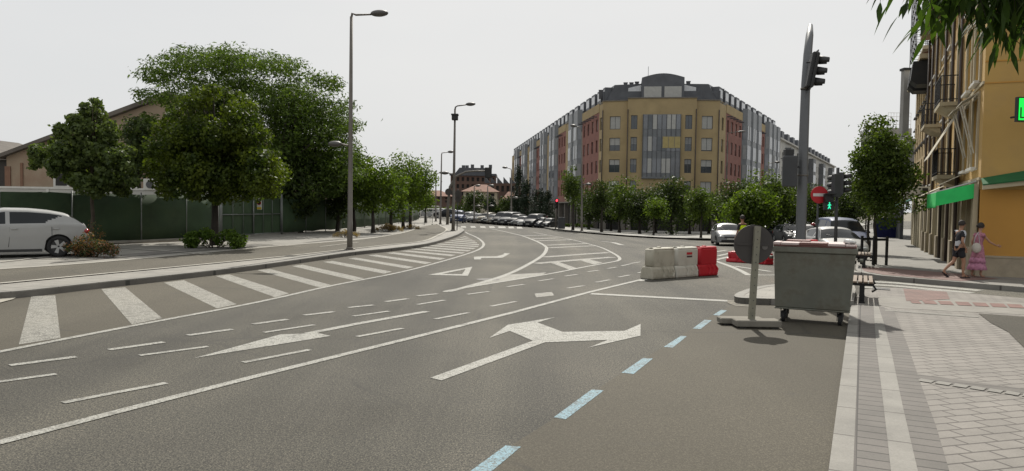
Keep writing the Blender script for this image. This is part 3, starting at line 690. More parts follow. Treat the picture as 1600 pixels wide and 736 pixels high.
for x, h in ((-.6, 2.9), (.2, 2.9), (.95, 3.0), (7.9, 3.0), (8.5, 2.6), (9.1, 2.5), (-4.0, 1.9), (12.4, 1.9)):
    c = MB(); c.M = M2; c.box(x, x + .5, 3.2, 3.8, ztop + .8, ztop + h); c.box(x - .05, x + .55, 3.15, 3.85, ztop + h + .003, ztop + h + .1); c.build('chimney', frame_d, corner)
an = MB(); an.M = M2; an.cyl((2.7, 3, ztop + 3), (2.7, 3, ztop + 5.1), .03, 6); an.build('antenna', frame_d, corner)
for (a, b), x in (((A_, B_), 0.02), ((B_, C_), .02), ((B_, C_), 8.95), ((C_, D_), 3.0)):
    M, L = frame_M(a, b); c = MB(); c.M = M; yy = -.55 if a == B_ else -.08; c.cyl((x, yy, zb + .2), (x, yy, ztop - 1.2), .07, 8); c.build('downpipe', pipe_m, corner)
body = MB()   # floor plate closing the block behind its facades
body.prism([A_, (A_[0] + .6, A_[1] + 1), (D_[0] - .6, D_[1] + 1), D_, pr(45), (40, 170), (14, 215), pl(113)], ztop - .25, ztop - .05, 'z'); body.build('roof_deck', zinc, corner)

# ------------------------------------------------------------------ white block further along the right street
whitew = mat('white_render', (0.50, 0.49, 0.46), 0.85, var=0.08, scale=.5); greyp = mat('grey_panel', (0.13, 0.135, 0.14), 0.6, var=.15)
wb = thing('apartment_block', 'white rendered apartment block with dark bays and dormered roof, far along the right-hand street', 'building', (0, 0, 0))
Mw, Lw = frame_M(pr(45.3), pr(146)); ops = []
for k in range(30):
    for z in (-0.2, 3, 6.2, 9.4, 12.2): ops.append((1.2 + k * 3.3, 2.6 + k * 3.3, z - .8, z + .9))
mb = MB(); mb.M = Mw; wall_open(mb, Lw, zb, 15.2, ops, .3); mb.box(-.01, Lw, .4, .6, zb, 15.1); mb.quad((0, 0, zb), (0, 12, zb), (0, 12, 15.2), (0, 0, 15.2)); mb.build('wall', whitew, wb)
for i, o_ in enumerate(ops):
    if o_[2] > 5: window(wb, Mw, *o_, rnd.choice([0, 0, .4, .8]), mull=1, bm_=blind, y=.2)
for x in (8, 24, 42, 62, 84):
    mb = MB(); mb.M = Mw; mb.box(x, x + 4.5, -1.1, -.003, 3.5, 14.2); bo = mb.build('bay', greyp, wb)
    pn = MB(); pn.M = Mw
    for z in (6.2, 9.4, 12.2):
        for j in range(3): pn.box(x + .25 + j * 1.4, x + 1.45 + j * 1.4, -1.14, -1.105, z - 1, z + 1)
    pn.build('pane', glass, bo)
mb = MB(); mb.M = Mw; mb.box(-.1, Lw, -.5, 0.2, 15.2, 15.5); mb.build('cornice', whitew, wb)
mb = MB(); mb.M = Mw; mb.prism([(.3, 15.5), (2.5, 17.2), (9, 17.2), (9, 15.5)], 0, Lw, 'x')
for k in range(14): mb.box(2 + k * 7, 4.6 + k * 7, .8, 3.5, 15.6, 17.6)
mb.build('roof', zinc, wb)

# ------------------------------------------------------------------ ochre terrace on the right
ochre = mat('ochre_render', (0.50, 0.33, 0.125), 0.9, var=0.07, scale=.8, bump=.15, bscale=30, dirt=(0.36, 0.24, 0.10), dirtamt=.5, dirtscale=.7)
ochre2 = mat('orange_render', (0.50, 0.27, 0.075), 0.85, var=0.06, scale=.9, dirt=(0.36, 0.2, 0.07), dirtamt=.4, dirtscale=.5)
cream = mat('cream_stone', (0.46, 0.40, 0.28), 0.85, var=.1, scale=1.5); plinth = mat('beige_plinth', (0.40, 0.34, 0.25), 0.85, var=.15, scale=2, dirt=(.2, .17, .13), dirtamt=.5)
grn = mat('green_awning', (0.05, 0.58, 0.15), 0.75, var=.1, scale=3); dgrn = mat('dark_green_awning', (0.012, 0.10, 0.03), 0.8, var=.15); awn_w = mat('cream_awning', (0.50, 0.46, 0.37), .85, var=.1)
iron = mat('black_iron', (0.02, 0.02, 0.02), .5, .4); shut = mat('green_shutter', (0.02, 0.05, 0.045), .6, var=.2)
C0 = Vector((14.2, 22.5)); 
def q(s): v = C0 + D * s; return (v.x, v.y)
ob = thing('terrace_building', 'ochre rendered corner building with balconies and bright green awning, behind the two walkers', 'building', (0, 0, 0))
GZ = 0.13
# facade frame: x runs from far end to the corner so that outside is -y
def fac(s_far, s_near): return frame_M(q(s_far), q(s_near))
S = 21.0; Mo, Lo = fac(S, 0); X = lambda s: S - s
cols = [(1.5, .62), (3.6, .62), (6.5, .75), (9.6, .5), (12.0, .5), (14.3, .75), (17.0, .5), (19.3, .5)]
storeys = [(3.45, 5.65), (6.15, 8.35), (8.95, 11.0)]
ops = [(X(s) - h, X(s) + h, a, b) for s, h in cols for a, b in storeys]
doors = [(2.0, .8), (4.6, .8), (7.2, .8), (10.3, 1.0), (13.4, 1.1), (16.4, 1.0), (19.2, 1.0)]
dops = [(X(s) - h, X(s) + h, GZ - .1, 2.55) for s, h in doors]
gl = -1.0
mb = MB(); mb.M = Mo; wall_open(mb, Lo, 3.05, 11.6, ops, .25); mb.build('wall', ochre, ob)
mb = MB(); mb.M = Mo; wall_open(mb, Lo, gl, 3.05, dops, .35, -.04)
for s in (.35, 3.3, 5.9, 8.6, 11.8, 14.9, 17.9, 20.5): mb.box(X(s) - .24, X(s) + .24, -.16, -.043, gl, 2.9)
mb.build('ground_floor_wall', cream, ob)
for s in (.35, 3.3, 5.9, 8.6, 11.8, 14.9, 17.9, 20.5): mb = MB(); mb.M = Mo; mb.box(X(s) - .3, X(s) + .3, -.24, -.163, gl, .95); mb.build('plinth', plinth, ob)
for i, (s, h) in enumerate(doors):
    mb = MB(); mb.M = Mo; mb.box(X(s) - h, X(s) + h, .2, .26, -.9, 2.55)
    for k in range(14): mb.box(X(s) - h + .02, X(s) + h - .02, .17, .197, -.1 + k * .19, .05 + k * .19)
    mb.build('door', shut if i >= 3 else mat('brown_door', (0.22, 0.19, 0.15), .6), ob)
for i, (s, h) in enumerate(cols):
    for j, (a, b) in enumerate(storeys):
        wo = window(ob, Mo, X(s) - h, X(s) + h, a, b, [0, .35, .5, .25][(i + j) % 4], fm=frame_w, mull=1, y=.1, sill=h < .7, thick=.08)
    # surrounds
for s, h in cols:
    for a, b in storeys:
        mb = MB(); mb.M = Mo; mb.box(X(s) - h - .16, X(s) - h - .003, -.06, -.003, a - .05, b + .16); mb.box(X(s) + h + .003, X(s) + h + .16, -.06, -.003, a - .05, b + .16); mb.box(X(s) - h - .003, X(s) + h + .003, -.06, -.003, b + .003, b + .16); mb.build('window_surround', cream, ob)
for z in (3.0, 5.9, 8.7): mb = MB(); mb.M = Mo; mb.box(0, Lo + .02, -.05, -.004, z, z + .09); mb.build('string_course', cream, ob)
for s in (5.05, 8.0, 11.0, 15.6, 18.2, 20.8):
    mb = MB(); mb.M = Mo; mb.cyl((X(s), -.14, gl), (X(s), -.14, 11.5), .06, 8); mb.build('downpipe', pipe_m, ob)
def balcony(s, z, wd=1.15, dp=.75):
    mb = MB(); mb.M = Mo; x0, x1 = X(s) - wd, X(s) + wd
    mb.box(x0, x1, -dp, -.065, z - .14, z); mb.prism([(-dp + .1, z - .143), (-.065, z - .143), (-.065, z - .42), (-.4, z - .32)], x0 + .1, x1 - .1, 'x')
    o = mb.build('balcony', cream, ob)
    r = MB(); r.M = Mo
    for z_ in (z + .08, z + .95):
        r.box(x0, x1, -dp + .0, -dp + .04, z_, z_ + .035); r.box(x0, x0 + .035, -dp + .045, -.07, z_, z_ + .035); r.box(x1 - .035, x1, -dp + .045, -.07, z_, z_ + .035)
    k = x0
    while k < x1: r.box(k, k + .018, -dp + .01, -dp + .028, z, z + .95); k += .11
    k = -dp + .1
    while k < -.1: r.box(x0 + .008, x0 + .026, k, k + .018, z, z + .95); r.box(x1 - .026, x1 - .008, k, k + .018, z, z + .95); k += .11
    r.build('railing', iron, o)
for s, z in ((6.5, 3.4), (6.5, 6.1), (14.3, 6.1)): balcony(s, z)
# sun blinds over first-floor windows
def sunblind(s, h, zt, drop, outw, nm='sun_blind', mt=None):
    mb = MB(); mb.M = Mo; x0, x1 = X(s) - h, X(s) + h
    mb.add([(x0, -.1, zt), (x1, -.1, zt), (x1, -outw, zt - drop), (x0, -outw, zt - drop), (x0, -.1, zt - .03), (x1, -.1, zt - .03), (x1, -outw, zt - drop - .03), (x0, -outw, zt - drop - .03)], [(0, 1, 2, 3), (7, 6, 5, 4), (0, 3, 7, 4), (1, 5, 6, 2), (3, 2, 6, 7), (0, 4, 5, 1)])
    mb.build(nm, mt or awn_w, ob)
sunblind(6.5, 1.2, 5.75, 1.7, 1.05); sunblind(1.5, .8, 5.75, .25, .5); sunblind(3.6, .8, 5.75, .28, .55); sunblind(10.6, 1.8, 3.15, .55, 1.2); sunblind(4.9, .9, 3.35, .35, .75)
for s in (1.2, 1.75, 3.3, 3.9):
    mb = MB(); mb.M = Mo; mb.add([(X(s) - .1, -.45, 5.45), (X(s) + .1, -.45, 5.45), (X(s) + .06, -.08, 3.9), (X(s) - .06, -.08, 3.9), (X(s) - .1, -.42, 5.45), (X(s) + .1, -.42, 5.45), (X(s) + .06, -.06, 3.9), (X(s) - .06, -.06, 3.9)], [(0, 1, 2, 3), (7, 6, 5, 4), (0, 3, 7, 4), (1, 5, 6, 2)]); mb.build('blind_strap', awn_w, ob)
# bright green shop awning with scalloped valance
aw = MB(); aw.M = Mo; x0, x1 = X(3.6), X(.1)
aw.add([(x0, -.1, 3.0), (x1, -.1, 3.0), (x1, -1.15, 2.66), (x0, -1.15, 2.66), (x0, -.1, 2.96), (x1, -.1, 2.96), (x1, -1.15, 2.62), (x0, -1.15, 2.62)], [(0, 1, 2, 3), (7, 6, 5, 4), (0, 3, 7, 4), (1, 5, 6, 2), (3, 2, 6, 7)])
awo = aw.build('awning', mat('awning_top', (0.55, 0.58, .55), .7), ob)
vl = MB(); vl.M = Mo; n = 15; sp = (x1 - x0) / n
for k in range(n):
    a = x0 + k * sp; vl.prism([(a, 2.62), (a, 2.24), (a + sp * .25, 2.17), (a + sp * .5, 2.14), (a + sp * .75, 2.17), (a + sp, 2.24), (a + sp, 2.62)], -1.16, -1.14)
for yy in (x1,): vl.prism([(-1.14, 2.64), (-.15, 2.9), (-.15, 2.45), (-1.14, 2.2)], x1 - .02, x1, 'x')
vl.build('valance', grn, awo)
# near gable wall facing the side street
Mn, Ln = frame_M(q(0), tuple(C0 + Vector((0.9034, -0.4287)) * 14))
ops = [(4.6, 6.0, 3.4, 5.6), (4.6, 6.0, 6.2, 8.3)]
mb = MB(); mb.M = Mn; wall_open(mb, Ln, 2.72, 11.6, ops, .25); mb.build('wall', ochre, ob)
for o_ in ops: window(ob, Mn, *o_, .3, fm=frame_w, y=.1, thick=.08)
mb = MB(); mb.M = Mn; mb.box(0, Ln, -.02, .3, .68, 2.715); mb.build('ground_floor_wall', ochre2, ob)
mb = MB(); mb.M = Mn; mb.box(-.05, Ln, -.07, .3, gl, .66); mb.box(-.05, Ln, -.09, .3, .663, .72); mb.build('plinth', plinth, ob)
for z in (3.05, 5.9, 6.55): mb = MB(); mb.M = Mn; mb.box(.0, Ln, -.018, -.003, z, z + .04); mb.build('string_course', ochre2, ob)
mb = MB(); mb.M = Mn; mb.cyl((1.62, -.1, 3.1), (1.62, -.1, 11.5), .065, 8); mb.build('downpipe', pipe_m, ob)
aw = MB(); aw.M = Mn
aw.add([(.0, -.12, 3.06), (4, -.12, 3.85), (4, -.8, 3.42), (.0, -.5, 2.86), (.0, -.12, 3.02), (4, -.12, 3.81), (4, -.8, 3.38), (.0, -.5, 2.82)], [(0, 1, 2, 3), (7, 6, 5, 4), (0, 3, 7, 4), (1, 5, 6, 2), (3, 2, 6, 7), (0, 4, 5, 1)])
awo = aw.build('awning', dgrn, ob); awo['label'] = 'dark green awning over the orange side wall'
rl = MB(); rl.M = Mn; rl.prism([(.0, 2.70), (4, 3.2), (4, 3.34), (.0, 2.84)], -.5, -.42); rl.build('awning_box', cream, awo)
mb = MB(); mb.M = Mn; mb.box(1.5, 1.8, -.09, -.075, 1.75, 2.0)
# cornice, eaves and roof
mb = MB(); mb.M = Mo; mb.box(-.1, Lo + .6, -.6, 9, 11.6, 11.85); mb.build('cornice', cream, ob)
mb = MB(); mb.M = Mo; mb.prism([(-.65, 11.86), (4.5, 13.9), (9, 11.86)], -.1, Lo + .6, 'x'); mb.build('roof', mat('roof_tiles', (0.16, 0.085, 0.055), .9, var=.25, scale=5), ob)

# green pharmacy cross sign
gs = thing('pharmacy_sign', 'lit green pharmacy box sign sticking out from the ochre side wall', 'sign', (0, 0, 0))
_sp = at(1589.5, 171, 20.6); Ms = Matrix.Translation((_sp.x, _sp.y, _sp.z))
mb = MB(); mb.M = Ms; mb.box(-.03, 1.1, -.06, .06, -.34, .34); mb.build('housing', iron, gs)
em_g = mat('green_lamp', (0.0, 0.5, 0.05), .4, emit=(0.0, 0.95, 0.08), estr=.95)
mb = MB(); mb.M = Ms; mb.box(.0, 1.06, -.075, -.063, -.30, .30); mb.build('lit_panel', em_g, gs)
mb = MB(); mb.M = Ms
for a in ((.03, .07, -.25, .05), (.07, .17, -.25, -.21), (.17, .20, -.25, .1), (.28, .32, -.25, .12), (.32, .46, .08, .12), (.46, .5, -.25, .12)): mb.box(a[0], a[1], -.085, -.077, a[2], a[3])
mb.build('lettering', mat('dark_green', (0.0, .12, .02), .5), gs)
mb = MB(); mb.M = Ms; mb.cyl((.5, 0, -.1), (.5, 1.0, -.1), .03, 8); mb.build('bracket', iron, gs)

# ------------------------------------------------------------------ rest of the right-hand terrace
def row_building(name, label, s0, s1, zt, wm, gm_, ncol, fl, fmm, doorm, recess=0.0, roofm=None, cat='building'):
    b = thing(name, label, cat, (0, 0, 0)); M, L = fac(s1, s0); M = M @ Matrix.Translation((0, recess, 0)); sp = L / ncol; ops = []
    for k in range(ncol):
        for a in fl: ops.append((k * sp + sp / 2 - .5, k * sp + sp / 2 + .5, a, a + 1.7))
    mb = MB(); mb.M = M; wall_open(mb, L, 3.0, zt, ops, .25); mb.quad((L, 0, 3), (L, 8, 3), (L, 8, zt), (L, 0, zt)); mb.build('wall', wm, b)
    dops = [(k * sp + .5, (k + 1) * sp - .5, -1.2, 2.5) for k in range(ncol)]
    mb = MB(); mb.M = M; wall_open(mb, L, -1.2, 3.0, dops, .3, -.03); mb.build('ground_floor_wall', gm_, b)
    for k in range(ncol):
        mb = MB(); mb.M = M; mb.box(k * sp + .5, (k + 1) * sp - .5, .2, .26, -1.1, 2.5)
        for j in range(10): mb.box(k * sp + .5, (k + 1) * sp - .5, .17, .197, -.9 + j * .34, -.65 + j * .34)
        mb.build('shutter', doorm, b)
    for o_ in ops: window(b, M, *o_, rnd.choice([0, .3, .6]), fm=fmm, mull=1, y=.1, sill=True)
    mb = MB(); mb.M = M; mb.box(-.1, L + .1, -.6, 8, zt, zt + .25); mb.build('cornice', cream, b)
    if roofm: mb = MB(); mb.M = M; mb.prism([(-.6, zt + .26), (4, zt + 1.8), (8, zt + .26)], 0, L, 'x'); mb.build('roof', roofm, b)
    return b, M, L
oc3 = mat('pale_ochre_render', (0.42, 0.31, 0.16), .9, var=.1, scale=.8); gr3 = mat('grey_render', (0.34, 0.33, 0.31), .9, var=.1, scale=.8)
b2, Mb2, Lb2 = row_building('terrace_building', 'pale ochre terrace house with dark eaves between the ochre corner building and the grey block', 21.03, 34, 10.6, oc3, cream, 6, [3.6, 6.2, 8.6], frame_d, shut, roofm=mat('roof_tiles', (0.16, 0.085, 0.055)))
for x in (3.2, 9.6):
    mb = MB(); mb.M = Mb2; mb.box(x - 1.0, x + 1.0, -.85, -.61, 3.3, 3.45); o = mb.build('balcony', cream, b2)
    r = MB(); r.M = Mb2
    for k in range(19): r.box(x - 1 + k * .11, x - .98 + k * .11, -.84, -.82, 3.45, 4.4)
    r.box(x - 1, x + 1, -.85, -.81, 4.4, 4.44); r.build('railing', iron, o)
for x in (9.5, 12.0):   # dark boxed eaves windows
    mb = MB(); mb.M = Mb2; mb.prism([(-1.0, 9.5), (-.9, 10.5), (-.01, 10.5), (-.01, 9.2), (-.7, 9.2)], x - .75, x + .75, 'x'); mb.build('dormer', iron, b2)
b3, Mb3, Lb3 = row_building('grey_building', 'tall grey building with dark window strips and scaffolding on its roof, beyond the terrace', 34.05, 52, 13.6, gr3, greyp, 8, [3.8, 6.6, 9.4], frame_d, greyp, recess=.9)
sc = thing('scaffolding', 'thin steel scaffolding frame standing on the roof of the tall grey building', 'scaffolding', (0, 0, 0))
mb = MB(); mb.M = Mb3
for k in range(6):
    for yy in (-1.0, .1): mb.cyl((9 + k * 1.7, yy, 13.8), (9 + k * 1.7, yy, 18.8), .03, 5)
mb.build('upright', iron, sc); mb = MB(); mb.M = Mb3
for j in range(6):
    for yy in (-1.0, .1): mb.cyl((9, yy, 14.2 + j * .9), (17.5, yy, 14.2 + j * .9), .025, 5)
    for k in range(6): mb.cyl((9 + k * 1.7, -1, 14.2 + j * .9), (9 + k * 1.7, .1, 14.2 + j * .9), .02, 5)
mb.build('rail', iron, sc)
b4, Mb4, Lb4 = row_building('shop_building', 'low shop building with grey shutters and a green awning, far end of the right-hand terrace', 52.1, 86, 8.6, gr3, greyp, 12, [3.6, 6.0], frame_d, greyp)
def awn(M, b, x, wd, mt, zt=3.0):
    mb = MB(); mb.M = M; mb.add([(x, -.05, zt), (x + wd, -.05, zt), (x + wd, -1.3, zt - .6), (x, -1.3, zt - .6), (x, -.05, zt - .04), (x + wd, -.05, zt - .04), (x + wd, -1.3, zt - .64), (x, -1.3, zt - .64)], [(0, 1, 2, 3), (7, 6, 5, 4), (0, 3, 7, 4), (1, 5, 6, 2), (3, 2, 6, 7), (0, 4, 5, 1)]); return mb.build('awning', mt, b)
awn(Mb2, b2, 1.0, 5.0, mat('teal_awning', (0.05, 0.22, 0.17), .8)); awn(Mb4, b4, 8, 8, mat('teal_awning', (0.05, 0.22, 0.17), .8)); awn(Mb4, b4, 20, 8, mat('teal_awning', (0.05, 0.22, 0.17), .8))
# white projecting shop sign with black lettering
ss = thing('shop_sign', 'white projecting shop sign with a black end block above the pavement', 'sign', (0, 0, 0))
p = at(1392, 300, 33.5); Msg = Matrix.Translation((p.x, p.y, p.z))
mb = MB(); mb.M = Msg; mb.box(0, 1.75, -.06, .06, -.27, .27); mb.build('panel', mat('sign_white', (0.5, .5, .47), .5), ss)
mb = MB(); mb.M = Msg; mb.box(1.38, 1.64, -.075, -.063, -.02, .2); mb.build('emblem', iron, ss)
mb = MB(); mb.M = Msg; mb.cyl((1.7, 0, 0), (4.2, 0, 0), .03, 6); mb.build('bracket', iron, ss)
# chimney stack and railing seen over the roofs
ch = thing('ventilation_stack', 'tall pale rooftop ventilation stack with a flared cap beyond the scaffolding', 'chimney', tuple(at(1413, 185, 66)))
mb = MB(); mb.box(-.28, .28, -.28, .28, -5, 4.2); mb.build('shaft', gr3, ch); mb = MB(); mb.box(-.38, .38, -.38, .38, 4.2, 4.4); mb.build('cap', iron, ch)
rr = thing('rooftop_railing', 'white wire railing on a flat roof at the far end of the terrace', 'railing', tuple(at(1392, 200, 78)))
mb = MB(); mb.box(-.3, 2.2, 0, 6, -8, 0); mb.build('roof_block', gr3, rr); mb = MB()
for k in range(9): mb.cyl((-.3 + k * .3, 0.05, 0), (-.3 + k * .3, .05, 1.6), .02, 5)
for z in (.4, .8, 1.2, 1.6): mb.cyl((-.3, .05, z), (2.1, .05, z), .02, 5)
mb.build('rail', frame_w, rr)

# ------------------------------------------------------------------ left: warehouse, shed, white wall, green fence and gate
plaster = mat('stained_plaster', (0.34, 0.27, 0.20), .9, var=.2, scale=.25, dirt=(.22, .12, .08), dirtamt=.7, dirtscale=.18)
oldroof = mat('old_roof', (0.13, 0.115, 0.10), .9, var=.25, scale=.6)
wh = thing('warehouse', 'old plastered warehouse with a pitched roof behind the green fence', 'building', (-41, 60, 0))
mb = MB(); Ww = 26.4
gab = [(0, 0), (Ww, 0), (Ww, 5.4), (Ww / 2, 10.4), (0, 5.4)]
mb.prism(gab, 0, 12); mb.build('wall', plaster, wh)
mb = MB(); mb.prism([(-.5, 5.2), (Ww / 2, 10.43), (Ww + .5, 5.2), (Ww + .5, 5.5), (Ww / 2, 10.8), (-.5, 5.5)], -.5, 12.5); mb.build('roof', oldroof, wh)
mb = MB(); mb.box(-.1, .35, -.1, -.003, 0, 4.6); mb.box(1.15, 1.35, -.1, -.003, 0, 4.9); mb.build('pilaster', mat('brown_plaster', (.22, .13, .09), .9), wh)
for x in (3.8, 9.6, 15): 
    mb = MB(); mb.box(x, x + 1.3, -.06, -.003, 3.0, 4.3); o = mb.build('window', frame_w, wh); mb = MB(); mb.box(x + .2, x + 1.1, -.08, -.063, 3.1, 4.2); mb.build('pane', darkin, o)
sh = thing('shed', 'dark low-roofed shed at the far left beside the plastered warehouse', 'building', (-57, 62, 0))
mb = MB(); mb.box(0, 15.5, 0, 10, 0, 5.2); mb.build('wall', mat('shed_wall', (.06, .055, .05), .9), sh); mb = MB(); mb.prism([(-.4, 5.2), (15.5, 5.2), (9, 7.4), (3, 7.4)], -.4, 10); mb.build('roof', oldroof, sh)
wl = thing('boundary_wall', 'low white boundary wall just behind the green fence', 'wall', (-42, 40, 0))
mb = MB(); mb.box(0, 27.5, 0, .2, 0, 2.55); mb.build('wall', whitew, wl); mb = MB(); mb.box(-.02, 27.5, -.05, .25, 2.553, 2.66)
for k in range(7): mb.box(k * 4.2, k * 4.2 + .15, -.04, -.003, 1.5, 2.54)
mb.build('coping', frame_w, wl)
ac = thing('air_conditioner', 'small white air conditioning unit above the white boundary wall', 'air conditioner', tuple(at(237, 290, 39)))
mb = MB(); mb.box(-.35, .35, -.2, .2, -.25, .35); mb.build('casing', frame_w, ac, bevel=.02); mb = MB(); mb.cyl((0, -.21, .05), (0, -.225, .05), .2, 14); mb.build('fan_grille', frame_d, ac)
# fence
mesh_g = mat('green_shade_netting', (0.034, 0.062, 0.028), .85, var=.3, scale=.7, bump=.5, bscale=3, dirt=(.05, .075, .034), dirtamt=.7, dirtscale=.5)
post_m = mat('galvanised_post', (.22, .23, .22), .5, .5, var=.15)
fb = pw([(-120, 392), (0, 386.5), (113, 382.5), (221, 379), (333, 373.3)], .14); fc = pw([(441, 366), (500, 362), (540, 359), (575, 355.5), (592, 353), (640, 347.5), (655, 343)], .14)
def fence_run(pts, label, h0=2.15):
    f = thing('fence', label, 'fence', (0, 0, 0), group='green netting fence runs'); pts = resample(pts, 1.0)
    mb = MB(); vs = []; fs = []; rr_ = random.Random(5)
    for i, p in enumerate(pts):
        d = (pts[min(i + 1, len(pts) - 1)] - pts[max(i - 1, 0)]).normalized(); n = Vector((-d.y, d.x)); 
        for k, (z, o_) in enumerate(((.1, .02), (.75, .02), (1.4, .02), (h0, .02))):
            o_ = o_ + rr_.uniform(-.035, .035); z_ = z + (rr_.uniform(-.04, .02) if k in (0, 3) else 0)
            vs.append((p.x + n.x * o_, p.y + n.y * o_, G(p.x, p.y) + .14 + z_))
    for i in range(len(pts) - 1):
        for k in range(3): fs.append((4 * i + k, 4 * i + 4 + k, 4 * i + 5 + k, 4 * i + 1 + k))
    mb.smooth = True; mb.add(vs, fs); no = mb.build('netting', mesh_g, f)
    so = no.modifiers.new('thick', 'SOLIDIFY'); so.thickness = 0.01
    for i in range(0, len(pts), 3):
        p = pts[i]; mb = MB(); mb.cyl((p.x, p.y, G(p.x, p.y) + .1), (p.x, p.y, G(p.x, p.y) + .2 + h0), .03, 8); mb.build('post', post_m, f)
    mb = MB(); ribbon(mb, pts, .25, .30); vs = mb.v
    return f
fence_run(fb, 'long green netting fence behind the parked hatchback and the two near trees')
fence_run(fc, 'green netting fence running away to the right of the metal gate', 2.1)
fb2 = [Vector(p) for p in fb]
kerb('fence_footing', [Vector((p[0], p[1])) for p in fb], .3, .26, mat('pale_edging', (0.40, 0.38, 0.335)), side=0)
mb = MB()
sheet('dry_verge', [tuple(Vector(p) + Vector((-.3, .1))) for p in fb[1:]] + [tuple(Vector(p) + Vector((.35, -.45))) for p in reversed(fb[1:])], .165, dirtm, 50)
g0 = P(345, 372.5, .14); g1 = P(440, 366, .14)
ga = thing('metal_gate', 'double metal gate of galvanised bars backed with dark netting', 'gate', (0, 0, 0)); Mg, Lg = frame_M(g0[:2], g1[:2], .14)
mb = MB(); mb.M = Mg; mb.box(0, Lg, .06, .09, .1, 2.15); mb.build('netting', mesh_g, ga)
for x in (0, Lg): mb = MB(); mb.M = Mg; mb.cyl((x, 0, 0), (x, 0, 2.35), .05, 10); mb.build('post', post_m, ga)
for a, b in ((.1, Lg / 2 - .03), (Lg / 2 + .03, Lg - .1)):
    mb = MB(); mb.M = Mg
    for z in (.12, 1.2, 2.25): mb.cyl((a, 0, z), (b, 0, z), .028, 6)
    for k in range(4): x = a + (b - a) * k / 3; mb.cyl((x, 0, .12), (x, 0, 2.25), .025 if k in (0, 3) else .016, 6)
    mb.build('leaf', post_m, ga)
sg = thing('warning_sign', 'small white and yellow no-parking plate hanging on the metal gate', 'sign', tuple(Mg @ Vector((Lg * .58, -.05, 1.75))))
mb = MB(); mb.box(-.16, .16, -.015, .0, -.3, .32); mb.build('plate', frame_w, sg); mb = MB(); mb.box(-.13, .13, -.02, -.017, -.28, -.16); mb.build('band', mat('yellow_plate', (.55, .42, .06), .5), sg)
mb = MB(); mb.cyl((0, -.017, .08), (0, -.022, .08), .12, 16); mb.build('disc', mat('sign_red', (.42, .015, .02), .5), sg); mb = MB(); mb.cyl((0, -.023, .08), (0, -.026, .08), .085, 16); mb.build('symbol', iron, sg)

# ------------------------------------------------------------------ far centre buildings
farb = mat('far_brown_brick', (.13, .085, .068), .9, var=.15, scale=.3); farp = mat('far_cream', (.46, .42, .33), .9, var=.08, scale=.3); terra = mat('terracotta_roof', (.20, .105, .075), .9, var=.2, scale=1)
def far_block(name, label, x0, x1, yt, Y, dpth, wm, rows, cols, roofm, kind='flat', wm2=None, ybase=None):
    a = at(x0, yt, Y); b = at(x1, yt, Y); zt = a.z; L = b.x - a.x; f = thing(name, label, 'building', (a.x, Y, -.5)); H = zt + .5
    ops = []; sp = L / cols; hz = (H - 3) / rows
    for k in range(cols):
        for r_ in range(rows): ops.append((k * sp + sp * .25, k * sp + sp * .75, 3 + r_ * hz + hz * .2, 3 + r_ * hz + hz * .75))
    mb = MB(); wall_open(mb, L, 0, H, ops, .4); mb.box(0, L, .45, dpth, 0, H - .01); mb.build('wall', wm, f)
    mb = MB(); mb.box(.05, L - .05, .3, .4, 2.5, H - .3); mb.build('window', wm2 or darkin, f)
    if kind == 'hip': 
        mb = MB(); e = .5; mb.add([(-e, -e, H), (L + e, -e, H), (L + e, dpth + e, H), (-e, dpth + e, H), (L * .35, dpth / 2, H + 1.6), (L * .65, dpth / 2, H + 1.6)], [(0, 1, 5, 4), (1, 2, 5), (2, 3, 4, 5), (3, 0, 4), (3, 2, 1, 0)]); mb.build('roof', roofm, f)
    elif kind == 'saw':
        mb = MB(); n = 5; w_ = L / n
        for k in range(n): mb.prism([(k * w_, H), (k * w_ + w_ * .95, H), (k * w_, H + 1.6)], .5, dpth)
        mb.build('roof', roofm, f)
        mb = MB()
        for k in range(n): mb.add([(k * w_ + w_ * .15, .45, H + 1.4), (k * w_ + w_ * .85, .45, H + .3), (k * w_ + w_ * .85, .3, H + .3), (k * w_ + w_ * .15, .3, H + 1.4)], [(0, 1, 2, 3)])
        mb.build('skylight', silver, f)
    else:
        mb = MB(); mb.box(-.3, L + .3, -.3, dpth, H, H + .6); mb.build('roof', roofm, f)
    return f, L, H
f1, L, H = far_block('apartment_block', 'brown brick apartment block with rounded mansard roof and rooftop chimneys in the far distance', 704, 774, 274, 205, 14, farb, 4, 9, zinc)
mb = MB(); mb.prism([(1.2, H + .6), (2.4, H + 2.2), (L - 2.2, H + 2.2), (L - 1, H + .6)], .5, 13); 
for x in (3, 4, 5.5, 8.2, 10.5): mb.box(x, x + .9, 1, 2, H + 2.2, H + 2.9 + (x % 1) * .5)
mb.build('mansard_roof', zinc, f1)
far_block('factory_building', 'dark red brick building with tilted skylights, between the apartment block and the cypresses', 757, 806, 286, 180, 20, farb, 2, 6, zinc, 'saw')
fc_, L, H = far_block('house', 'cream two-storey house with a shallow terracotta roof behind the dark trees', 724, 777, 299, 150, 12, farp, 2, 3, terra, 'hip')
far_block('house', 'small low house with an orange tiled roof next to the tall cypresses', 787, 806, 312, 140, 8, farp, 1, 2, terra, 'hip')
far_block('house', 'brown far house with tiled roof seen between the left trees and the lamp posts', 648, 704, 306, 190, 12, farb, 2, 5, terra, 'hip')
far_block('apartment_block', 'low grey-brown apartment block in the far distance behind the left trees', 560, 650, 312, 210, 12, farb, 2, 8, zinc)
